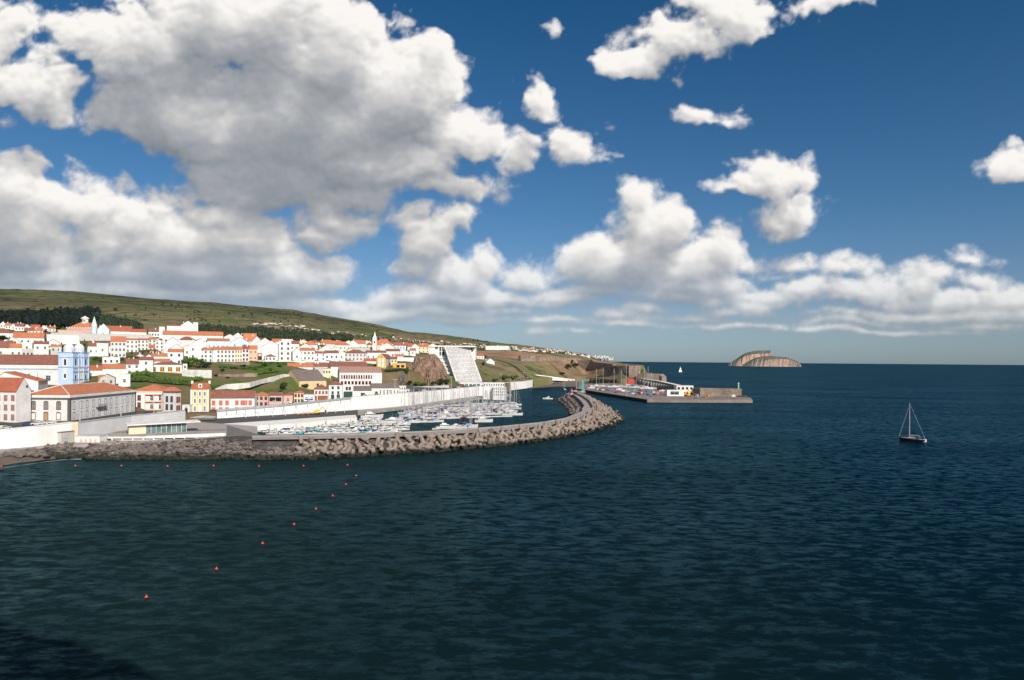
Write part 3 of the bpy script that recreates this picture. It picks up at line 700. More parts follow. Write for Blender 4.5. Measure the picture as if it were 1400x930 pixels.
# ---------------------------------------------------------------- the waterfront and the landmark buildings
# customs house: white two-storey block with basalt trim, its long side running away from the camera
h = House('customs_house', 'large white harbour building with dark stone cornice and orange hip roof', 'building', 31, 95, 578, 541, yaw=2, D=292, x2=185.5, sink=6)
h.body('w', 'H', 526.5, 'o', over=-0.25, rise=4.2)
h.strip(-3.0, 0.9, STONE, out=0.10, name='plinth'); h.strip(h.h * 0.87, h.h * 0.93, STONE, out=0.35); h.strip(h.h * 0.93, h.h * 1.02, WHITE, out=0.12, name='parapet')
for q in ((-0.14, 0.7, -0.14, 0.0), (h.w - 0.9, h.w + 0.14, -0.14, 0.0), (h.w, h.w + 0.14, 0.0, 0.9), (h.w, h.w + .14, h.d - .9, h.d)): b = MB(); b.box(*q, 0.9, h.h * .87); b.build('corner_pilaster', STONE, h.root)
for k in range(3):
    u = h.w * (0.225 + 0.27 * k)
    h.win('f', u, h.h * 0.50, 1.5, 3.0, 'b', PANE, arch=True, fw=0.28)
    if k == 1: h.win('f', u, 0.9, 1.5, 3.3, 'b', TAN, arch=True, fw=0.28, name='door')
    else: h.win('f', u, 1.5, 1.6, 2.6, 'b', WHITE2, arch=True, fw=0.26)
for k in range(11):
    u = h.d * (0.055 + 0.0885 * k)
    h.win('r', u, h.h * 0.49, 1.35, 3.0, mat('window_stone_frame', (.16, .15, .15)), WHITE, arch=True, fw=0.16)
    h.win('r', u, 1.6, 1.35, 2.5, mat('window_stone_frame', (0, 0, 0)), WHITE, arch=True, fw=0.16)
bl = MB(); u = h.d * 0.42; bl.box(h.w, h.w + 1.3, u - 3.6, u + 3.6, h.h * 0.44, h.h * 0.47)
for q in range(19): bl.box(h.w + 1.22, h.w + 1.28, u - 3.6 + q * 0.4, u - 3.54 + q * .4, h.h * 0.47, h.h * 0.47 + 1.1)
bl.box(h.w + 1.2, h.w + 1.3, u - 3.6, u + 3.6, h.h * .47 + 1.1, h.h * .47 + 1.2); bl.build('balcony', STONE, h.root)
rd = MB(); rd.tube((0, 0, h.h + .2), (h.w / 2, h.w / 2, h.h + 4.35), .16); rd.tube((h.w, 0, h.h + .2), (h.w / 2, h.w / 2, h.h + 4.35), .16); rd.tube((h.w / 2, h.w / 2, h.h + 4.35), (h.w / 2, h.d - h.w / 2, h.h + 4.35), .14); rd.build('ridge_tiles', WHITE2, h.roof)

h = House('apartment_building', 'white three storey building with grey gable end cut off by the picture edge', 'building', -45, 22, 580, 533.5, yaw=-8, x2=42, D=286, sink=6)
h.body('w', 'S', 521, 'r', rise=5.2)
for r in range(3):
    for k in range(7): h.win('f', h.w * (0.06 + 0.145 * k), 2.2 + r * 4.0, 1.3, 2.1, 'd', PANE, fw=.2)
h.win('r', h.d * .72, h.h + 1.2, .6, .9, 's'); h.strip(h.h - .3, h.h, SALMON, face='f', out=.08)
h = House('annex', 'narrow white two storey annex between the three storey building and the harbour building', 'building', 23, 30.5, 580, 548.5, yaw=-8, depth=9, D=291, sink=5)
h.body('w', 'F'); h.win('f', h.w / 2, 5, 1.3, 3.3, 'b', GREYW); h.win('f', h.w * .55, 0.1, 1.5, 2.9, 's', WHITE2, name='door')
townhouse(-10, 52, 552, 522, 509.5, 'G', 'w', 'o', 1, 4, 'white house with long sloping orange roof directly below the church nave', D=330, yaw=20, apex=.24, depth=16)
townhouse(42, 52, 556, 523, 520.5, 'G', 'w', 'b', 2, 1, 'narrow white house with small dark openings left of the harbour building roof', D=345, depth=8)
townhouse(52, 62, 552, 524, 522, 'F', 'k', 'g', 1, 1, 'small grey ruinous outbuilding under the church wall', D=352)

# ---- church
D_ = 405; h = House('church', 'white and sky blue church with twin domed bell towers and a long brown nave roof', 'church', 79.5, 98, 536, 481.5, yaw=2, x2=104.5, D=D_, sink=8)
cw = h.w; zz0 = h.h
b = MB(); dF = 17.5
fd = h.d
h.d = cw * 0.92
def tower(yo):
    t = MB(); w_, d_ = h.w, h.w * 0.92
    t.box(0, w_, yo, yo + d_, -8, h.h); t.build('tower', CHBLUE, h.root)
    for zc in (h.h - .35, h.h * 0.62, h.h * 0.86): o = MB(); o.box(-.25, w_ + .25, yo - .25, yo + d_ + .25, zc, zc + .4); o.build('cornice', mat('church_cornice', (0.30, 0.38, 0.52), var=.15), h.root)
    dm = MB(); r = w_ * 0.36; prof = [(r, h.h), (r, h.h + 1.9), (r * 1.06, h.h + 2.0), (r * 1.06, h.h + 2.3)] + [(r * math.cos(a), h.h + 2.3 + r * 1.05 * math.sin(a)) for a in (0, .35, .7, 1.0, 1.3, 1.5)]
    dm.lathe(prof, 8, (w_ / 2, yo + d_ / 2)); dm.lathe([(.3, h.h + 2.2 + r), (.35, h.h + 3.0 + r), (.08, h.h + 4 + r)], 6, (w_ / 2, yo + d_ / 2))
    D2 = dm.build('dome', WHITE, h.root)
    for cx_, cy_ in ((.06, .06), (.94, .06), (.94, .94), (.06, .94)):
        p = MB(); X_, Y_ = w_ * cx_, yo + d_ * cy_; p.lathe([(.45, h.h), (.45, h.h + 2.3), (.6, h.h + 2.4), (.3, h.h + 2.9), (.05, h.h + 3.4)], 6, (X_, Y_)); p.build('pinnacle', BLUEW, h.root)
    return w_, d_
tower(0); tower(dF - cw * 0.92)
for zl, hh, gl, arch in ((h.h * .68, 3.6, DARK, True), (h.h * 0.36, 2.4, GLASS, False)):
    h.win('f', h.w / 2, zl - .2, 1.3, hh, 'w', gl, arch=arch, fw=.75)
h.win('f', h.w / 2, h.h * .52, 1.0, 1.0, 'w', WHITE2, fw=.5)
f = MB(); f.box(1.0, h.w - .4, h.w * .92, dF - h.w * .92, -8, h.h * .66); f.prism([(h.w - 1.6, h.w * .92), (h.w - .5, h.w * .92), (h.w - .5, dF / 2), (h.w - 1.6, dF / 2)], h.h * .66, [h.h * .68, h.h * .68, h.h * .90, h.h * .90]); f.prism([(h.w - 1.6, dF / 2), (h.w - .5, dF / 2), (h.w - .5, dF - h.w * .92), (h.w - 1.6, dF - h.w * .92)], h.h * .66, [h.h * .90, h.h * .90, h.h * .68, h.h * .68]); f.build('facade', CHBLUE, h.root)
p = MB()
for yy_ in (h.w * .92 + .3, h.w * .92 + 1.6, dF / 2 + 1.5, dF - h.w * .92 - .9):
    p.box(h.w - .4, h.w + .1, yy_, yy_ + .6, -4, h.h * .6)
p.box(h.w - .4, h.w + .35, 0.2, dF - .2, h.h * .61, h.h * .645); p.build('facade_pilaster', WHITE, h.root)
for zc in (h.h * .30, h.h * .50): p = MB(); p.box(h.w, h.w + .3, .2, dF - .2, zc, zc + .35); p.build('cornice', mat('church_cornice', (0, 0, 0)), h.root)
for yy_ in (.3, h.w * .8, dF - h.w * .8, dF - 1.1): p = MB(); p.box(h.w, h.w + .35, yy_, yy_ + .7, -4, h.h * .97); p.build('pilaster', BLUEW, h.root)
for yy_ in (h.w * .46, dF - h.w * .46):
    link('window', win_mesh(1.4, 3.6, CHBLUE, DARK, .3, True), h.root, (h.w, yy_, h.h * .68), math.pi / 2); link('window', win_mesh(1.3, 3.4, WHITE, DARK, .3, True), h.root, (h.w, yy_, h.h * .28), math.pi / 2)
link('door', win_mesh(2.2, 4.5, WHITE, DARK, .4, True), h.root, (h.w - .4, dF / 2, -3.5), math.pi / 2)
nv = MB(); n0 = -48; nz_ = zat(40, 498.5, D_) - h.p.z; nr_ = zat(40, 485.5, D_ + 7) - h.p.z
nv.box(n0, 0, 0.6, 14, -8, nz_); nv.build('nave_wall', WHITE, h.root)
r = MB(); r.hexa([(n0, .2, nz_ + .01), (0, .2, nz_ + .01), (0, 7.3, nr_), (n0, 7.3, nr_), (n0, .2, nz_ + .3), (0, .2, nz_ + .3), (0, 7.3, nr_ + .3), (n0, 7.3, nr_ + .3)])
r.hexa([(n0, 7.3, nr_), (0, 7.3, nr_), (0, 14.4, nz_), (n0, 14.4, nz_), (n0, 7.3, nr_ + .3), (0, 7.3, nr_ + .3), (0, 14.4, nz_ + .3), (n0, 14.4, nz_ + .3)]); r.build('roof', TILES['b'], h.root)
zc = zat(40, 504.5, D_) - h.p.z
q = MB(); q.box(n0, 0, .3, .6, zc - .2, zc + .25)
q.build('string_course', mat('church_cornice', (0, 0, 0)), h.root)
for xx in (-5 - 20 / 24 * 10 * k for k in range(1, 5)):
    q = MB(); q.box(xx - .9, xx + .9, .42, .6, -8, zc - .2); q.build('pilaster', BLUEW, h.root)
for xx in (-6.2, -19): link('window', win_mesh(2.6, 3.0, BLUEW, GLASS, .4), h.root, (xx, .6, h.h * .28))
link('window', win_mesh(1.3, 1.6, BLUEW, GLASS, .25), h.root, (-17.4, .6, zc - 4.5))

# ---- behind the customs house: long cream and grey block, then the yellow house
h = House('balcony_building', 'cream building with orange banded balconies and orange roof right behind the big harbour building', 'building', 184, 222, 562.5, 534, yaw=8, depth=16, D=362, sink=6)
h.body('v', 'H', 525, 'o'); h.strip(h.h - 1.0, h.h - .1, SALMON, face='f')
for k, uu in enumerate((.16,)):
    h.win('f', h.w * uu, 1.8, 1.6, 2.8, 'd', arch=True); h.win('f', h.w * uu, h.h * .52, 1.6, 2.8, 'd')
b = MB()
for zc in (.55, h.h * .45, h.h * .80): b.box(h.w * .40, h.w, -1.2, 0, zc, zc + .5)
b.build('balcony', SALMON, h.root)
for r_ in (1.3, h.h * .52):
    for k in range(4): h.win('f', h.w * (.46 + .155 * k), r_, 1.5, 2.4, 'w', GLASS if k in (1, 3) else WHITE2)
b = MB()
for k in range(3): b.box(h.w * (.40 + .30 * k) - .2, h.w * (.40 + .30 * k) + .05, -1.2, -.9, .55, h.h * .8)
b.build('column', SALMON, h.root)
h = House('corner_building', 'grey two storey building with arched ground floor right of the cream balcony building', 'building', 223, 240, 563, 535, yaw=-12, depth=9, D=362, sink=6, x2=247)
h.body('g', 'H', 529, 'o', rise=2.2); h.strip(h.h - .8, h.h - .05, STONE, out=.2)
for uu in (.3, .68): h.win('f', h.w * uu, h.h * .48, 1.2, 3.0, 's'); h.win('f', h.w * uu, h.h * .1, 1.3, 2.7, 's', arch=True)
for uu in (.3, .7): h.win('r', h.d * uu, h.h * .45, 1.2, 3.0, 'd'); h.win('r', h.d * uu, h.h * .08, 1.2, 2.4, 'd')
h = House('yellow_house', 'bright yellow three storey house with white window surrounds and dormer on the waterfront', 'house', 260.5, 285, 563.5, 532.5, yaw=17, depth=9.5, D=372, sink=5)
h.body('y', 'S', 524, 'r', over=.15)
for r_ in range(3):
    for k in range(3):
        h.win('f', h.w * (.24 + .27 * k), .5 + r_ * h.h * .315 + (.6 if r_ else 0), 1.0, 2.2 if r_ else 2.6, 'w', WHITE2 if r_ == 0 and k == 1 else PANE, arch=True, fw=.42, name='door' if r_ == 0 and k == 1 else 'window')
    h.win('l', h.d * .5, .8 + r_ * h.h * .315, .9, 1.9, 'w', fw=.4)
for q in ((-.15, .8), (h.w - .7, h.w + .15)): b = MB(); b.box(*q, -.1, 0, 0, h.h); b.build('corner_pilaster', WHITE, h.root)
b = MB(); b.box(h.w * .40, h.w * .62, 1.0, 4.2, h.h + .4, h.h + 3.0); b.build('dormer', WHITE, h.roof); link('dormer_window', win_mesh(.8, 1.2, WHITE, GLASS, .15), h.roof, (h.w * .51, 1.0, h.h + 1.3))
for u in (0.1, h.w - .1): h.chimney(u, h.d * .5, 1.2, 1.0)
h = House('kiosk', 'small white flat roofed box beside the yellow house', 'building', 249, 259, 564.5, 554, yaw=5, depth=4, D=368, sink=4); h.body('w', 'F'); h.win('f', h.w * .55, .1, 1.3, 2.3, 's', DARK, name='door'); h.win('f', h.w * .55, 2.9, 1.4, .4, None, DARK)

# ---- lower street above the long white sea wall
h = House('warehouse', 'long low white building with faded red shutters next to the yellow house', 'building', 287, 348, 561, 544, yaw=12, depth=9, D=392, sink=5); h.body('w', 'S', 534.5, 'b')
for k, u in enumerate((.08, .24, .38, .60, .76, .90)):
    h.win('f', h.w * u, h.h * .42, 1.5 if k != 4 else 3.4, 2.4, 'd', REDSH, fw=.2); h.win('f', h.w * u, .1, 1.8, 1.4, 'd', REDSH, fw=.15)
h = House('pink_house', 'dusty pink building with three arched windows beside the long red shuttered one', 'house', 348, 366.5, 557, 541, yaw=12, depth=8, D=412, sink=5); h.body('p', 'H', 535.5, 'o')
h.grid(2, 3, trim='b', arch=True, ww=1.3)
h = House('open_shed', 'pink walled open shed with dark bays under a dark red roof', 'shed', 367, 386, 556, 540.5, yaw=12, depth=7, D=418, sink=5); h.body('p', 'S', 536.5, 'b', rise=1.6)
for u in (.28, .72): h.win('f', h.w * u, h.h * .45, 3.4, 2.6, 'w', DARK, fw=.15)
townhouse(387, 400, 553, 541, 540, 'F', 'p', 'p', 1, 1, 'low pink garden wall building with one dark opening behind the light posts', D=426, yaw=12, depth=5)
townhouse(391, 403, 553, 540, 535, 'H', 'y', 'b', 1, 1, 'small plain yellow house with brown hip roof below the sandy gable building', D=434, yaw=14, depth=8)
h = townhouse(402, 415, 552, 537.5, 534, 'H', 'c', 'o', 2, 3, 'cream orange house with three brown upper windows and a garage', D=430, yaw=14, depth=8, trim='b')
hA = townhouse(415, 430, 551, 540, 535, 'F', 'w', 'w', 1, 2, 'low white building with pale blue awning on the harbour street', D=438, yaw=14, depth=7, trim='b')
b = MB(); b.hexa([(1, -1.5, 2.6), (hA.w - 1, -1.5, 2.6), (hA.w - 1, 0, 3.3), (1, 0, 3.3), (1, -1.5, 2.7), (hA.w - 1, -1.5, 2.7), (hA.w - 1, 0, 3.4), (1, 0, 3.4)]); b.build('awning', mat('awning_blue', (.35, .5, .7)), hA.root)
h = House('white_house', 'white two storey house with brown shutters and two brown garage doors', 'house', 429.5, 449, 548.5, 532.5, yaw=16, depth=10, D=445, sink=5); h.body('w', 'H', 525.5, 'b')
for k in range(4): h.win('f', h.w * (.14 + .24 * k), h.h * .60, 1.1, 1.9, 'b', BROWNP)
for u, w_ in ((.12, 1.0), (.42, 3.0), (.78, 3.0)): h.win('f', h.w * u, .1, w_, 3.3, 'b', BROWNP, name='garage_door')
h = House('white_house', 'tall white three storey house with dark green windows left of the big green gate', 'house', 449.5, 468, 546.5, 526.5, yaw=16, depth=10, D=455, sink=5); h.body('w', 'H', 520, 'b')
for r_ in range(3):
    for u in (.28, .70): h.win('f', h.w * u, .2 + r_ * h.h * .34, 1.5 if r_ else 2.2, 2.1 if r_ else 3.2, 'w', GREENP, name='window' if r_ else 'door')
h = House('gate_building', 'flat roofed white building with a wide dark green gate and two windows above', 'building', 468.5, 483, 545, 526.5, yaw=16, depth=9, D=466, sink=5); h.body('w', 'F', roof='n')
h.win('f', h.w * .5, .05, 6.0, 4.8, 'w', GREENP, name='gate')
for u in (.38, .66): h.win('f', h.w * u, h.h * .62, 1.3, 2.2, 's')
h = House('warehouse', 'low white shed with one green door right of the big green gate', 'shed', 483, 508, 543.5, 534.5, yaw=17, depth=13, D=480, sink=5); h.body('w', 'S', 528, 'g', over=.2); h.win('f', h.w * .52, .05, 3.0, 3.2, 'w', GREENP, name='door')
h = House('warehouse', 'long low white shed with grey brown roof and a row of narrow dark windows', 'shed', 508, 546, 541, 531, yaw=17, depth=15, D=500, sink=5); h.body('w', 'S', 524.5, 'g', over=.2)
h.win('f', h.w * .17, .05, 2.0, 3.0, 'w', GREENP, name='door')
for k in range(6): h.win('f', h.w * (.32 + .125 * k), 1.0, .9, 3.0, 'w', GLASS, fw=.12)
h = House('office_building', 'white flat topped office with tall dark windows at the right end of the shed row', 'building', 545, 555, 540, 528.5, yaw=10, depth=10, D=522, sink=5); h.body('w', 'F', roof='n'); h.grid(2, 3, trim='w', ww=1.3)
townhouse(555, 559.5, 538.5, 533, 532, 'F', 'w', 'n', 1, 1, 'tiny white lean to at the right end of the shed row', D=535, depth=5)

# ---- the big pale factory blocks on the slope behind
h = House('sandy_building', 'large sandy yellow gabled warehouse with steep grey roof and many small openings', 'building', 409, 446, 541, 521, yaw=44, depth=26, D=480, sink=7); h.body('o', 'S', 505.5, 'g', rise=7.6, over=.2)
for r_ in range(3):
    for k in range(6): h.win('l', h.d * (.12 + .15 * k), 1 + r_ * 3.0, .8, 1.5, 's', DARK, fw=.08)
for u in (.25, .55): h.win('l', h.d * u, h.h + .5, .7, 1.3, 's', DARK, fw=.08)
for k in range(2): h.win('f', h.w * (.28 + .4 * k), h.h * .58, 1.5, 2.2, 's')
townhouse(430, 442, 513, 503, 502, 'F', 'k', 'w', 0, 0, 'plain grey cement box rising behind the steep grey roof', D=515, yaw=25, depth=8, cat='building', name='service_block')
townhouse(393, 428, 513, 501.5, 496.5, 'S', 'w', 'o', 0, 0, 'long white house with bright orange roof left of the brown roofed factory', D=530, yaw=20, depth=9, chim=1)
townhouse(418, 449, 514, 501, 495.8, 'S', 'c', 'b', 1, 4, 'cream house with long brown roof between orange roof and white gabled factory', D=540, yaw=20, depth=9)
townhouse(441, 452, 523, 504, 501, 'F', 'q', 'b', 2, 3, 'pale yellow narrow house wedged against the white factory gable', D=520, yaw=25, depth=6)
h = House('factory', 'tall white factory with brown roof and a row of gable windows', 'building', 452, 503, 526, 501.5, yaw=24, depth=15, D=530, sink=6); h.body('w', 'S', 494.5, 'b', over=.2)
for r_ in range(4): h.win('l', h.d * .3, 2 + 3 * r_, .9, 1.5, 's')
h = House('factory', 'white factory hall with pinkish roof and two rows of brown windows, the lower ones arched', 'building', 464, 522, 529, 509.5, yaw=20, depth=14, D=505, sink=6); h.body('w', 'S', 501.5, 'p', over=.15)
for k in range(13):
    u = h.w * (.055 + .0535 * k * 1.08); h.win('f', u, h.h * .56, 1.0, 2.7, 'd', DARK if k % 3 else BROWNP, fw=.12)
for k in range(9): h.win('f', h.w * (.06 + .082 * k), h.h * .16, 1.5, 2.3, 'd', DARK, arch=True, fw=.15)
for r_ in range(2): h.win('l', h.d * .5, h.h * (.2 + .45 * r_), 1.3, 2.4, 's')
h.win('l', h.d * .5, h.h + .6, 1.0, 1.6, 's')

# ---- orange house on the cliff and its neighbours
h = House('orange_house', 'deep orange gabled house with white windows on the edge of the brown cliff', 'house', 515, 527.5, 502.5, 490, yaw=6, depth=15, D=610, x2=537, sink=5); h.body('a', 'G', 484, 'b')
for r_ in range(2):
    for u in (.3, .7): h.win('f', h.w * u, .8 + r_ * h.h * .5, 1.6, 2.8, 'w', WHITE2, fw=.3)
h.win('f', h.w * .5, h.h + .8, 1.2, 1.4, 'w'); b = MB(); b.box(h.w, h.w + .05, 0.05, h.d - .05, 0, h.h - .3); b.build('side_wall', GREYW, h.root); h.grid(2, 3, face='r', trim='w')
h = House('terrace_pavilion', 'low orange veranda with open dark bays and sloping white steps beside the orange house', 'building', 537, 555, 503.5, 497, yaw=8, depth=8, D=622, sink=5); h.body('a', 'F', roof='w')
for u in (.4, .75): h.win('f', h.w * u, .6, 3.0, 2.4, 'w', DARK)
townhouse(534, 543, 503, 491, 488, 'S', 'c', 'b', 2, 2, 'cream and white annex just right of the orange gabled house', D=640, depth=8)
townhouse(497, 514, 500.5, 493.5, 490, 'S', 'w', 'r', 0, 0, 'low white house with red roof left of the orange gabled house', D=640, depth=9)
townhouse(543, 566, 497, 489, 487, 'F', 'w', 'n', 0, 0, 'blank white garden building behind the orange veranda', D=690, depth=8)

# ---- hotel: white terraced block with a slanting lattice front
def pw(o, x, y, D): return at(x, y, D) - o
o0 = at(624, 526, 672)
hr = empty('hotel', o0, 0, 'white hotel with slanting lattice front and stepped balconies against the brown cliff', 'hotel')
TL, TR, BR, BL = at(608.5, 475.5, 694), at(641.5, 475.5, 706), at(658.5, 522.5, 686), at(625, 525.5, 670)
b = MB(); ba = Vector((-5, 26, 0)); zb = 4
b.hexa([BL + Vector((0, 0, -6)) - o0, BR + Vector((0, 0, -6)) - o0, BR + ba * 1.6 + Vector((0, 0, -6)) - o0, BL + ba * 1.6 + Vector((0, 0, -6)) - o0, TL - o0, TR - o0, TR + ba - o0, TL + ba - o0])
b.build('wall', WHITE, hr)
nrm = (TR - TL).cross(BL - TL).normalized()
if nrm.y > 0: nrm = -nrm
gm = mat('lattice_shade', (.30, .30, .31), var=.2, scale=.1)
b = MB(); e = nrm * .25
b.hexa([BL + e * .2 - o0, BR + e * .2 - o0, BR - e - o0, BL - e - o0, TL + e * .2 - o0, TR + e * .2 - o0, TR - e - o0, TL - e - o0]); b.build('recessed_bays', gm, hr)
la = MB()
def bar(p, q, r): la.tube(p + nrm * .5 - o0, q + nrm * .5 - o0, r, n=4)
for k in range(10):
    t = k / 9; bar(TL.lerp(BL, t), TR.lerp(BR, t), .24)
NB = 17
for k in range(-1, NB + 1):
    for r_ in range(9):
        t0, t1 = r_ / 9, (r_ + 1) / 9; s0 = (k + (r_ % 2) * .5) / NB; s1 = s0 + .5 / NB
        if 0 <= s0 <= 1 and 0 <= s1 <= 1: bar(TL.lerp(BL, t0).lerp(TR.lerp(BR, t0), s0), TL.lerp(BL, t1).lerp(TR.lerp(BR, t1), s0 + .18 / NB), .42)
for s_ in (0, 1): bar(TL.lerp(TR, s_), BL.lerp(BR, s_), .7)
la.build('lattice', WHITE, hr)
b = MB()   # block to the left with stepped balconies
x0_, x1_ = at(587, 500, 700), at(609, 500, 694)
def lv(px0, px1, py0, py1, D, dd=22):
    p, q = at(px0, py1, D) - o0, at(px1, py1, D) - o0; zt = at(px0, py0, D).z - o0.z
    return (p.x, q.x, p.y, p.y + dd, p.z, zt)
b.box(*lv(587, 609, 473.5, 488, 700)); b.box(*lv(641, 650, 473.5, 492, 708))
for k in range(7): b.box(*lv(594 + k * 3.1, 613 + k * 2, 488 + k * 5.3, 493.2 + k * 5.3 + 3, 697 - k * 3.2))
b.build('stepped_block', WHITE, hr)
b = MB(); b.box(*lv(586, 650, 472.4, 474.2, 699, 24)); b.build('roof', WHITE2, hr)
for (a_, c_, d_, e_) in ((595, 598.5, 475, 477), (601, 603, 475, 480), (604.5, 606.5, 475, 480), (604.5, 607.5, 481, 486), (601, 603, 481, 486)):
    g = MB(); g.box(*lv(a_, c_, d_, e_, 699.6, .4)); g.build('window', GLASS if c_ < 606 else GREENP, hr)
g = MB(); g.box(*lv(642.5, 645, 476, 480, 707.5, .4)); g.build('window', GLASS, hr); g = MB(); g.box(*lv(642.5, 645, 481, 486, 707.5, .4)); g.build('window', GLASS, hr)
for k in range(7):
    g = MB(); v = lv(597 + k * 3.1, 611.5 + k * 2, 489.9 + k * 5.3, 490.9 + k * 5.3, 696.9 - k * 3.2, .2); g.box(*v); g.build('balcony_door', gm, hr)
lo = MB(); lo.box(*lv(622, 661, 523.2, 529.5, 664, 14)); lo.build('ground_floor', WHITE, hr)
for k in range(6): g = MB(); g.box(*lv(625.5 + k * 5.4, 629.2 + k * 5.4, 525, 528, 663.6, .35)); g.build('shop_window', mat('green_glass', (.12, .20, .19), rough=.2, spec=.5), hr)

# white service tower and glazed pavilion at the bend of the sea wall
h = House('stair_tower', 'white stair tower with a slanting dark stair opening at the marina bend', 'building', 660, 674, 540, 529, yaw=0, depth=9, D=612, sink=4); h.body('w', 'F', roof='n'); h.win('f', h.w * .3, -2, 1.6, 6, None, LGREY, name='stair')
h = House('pavilion', 'white framed glass pavilion stepping down to the marina behind the masts', 'building', 674, 692, 542, 530, yaw=0, depth=10, D=606, sink=4); h.body('w', 'F', roof='n'); h.grid(3, 6, trim='w', glass=mat('green_glass', (0, 0, 0)), ww=2, wh=2.6, m=.2)
h = House('pavilion', 'low white glazed building above the marina bend with dark green windows', 'building', 661, 690, 529, 523.5, yaw=0, depth=10, D=650, sink=4); h.body('w', 'F', roof='n'); h.grid(1, 9, trim='w', glass=mat('green_glass', (0, 0, 0)), ww=1.6, wh=2.0)
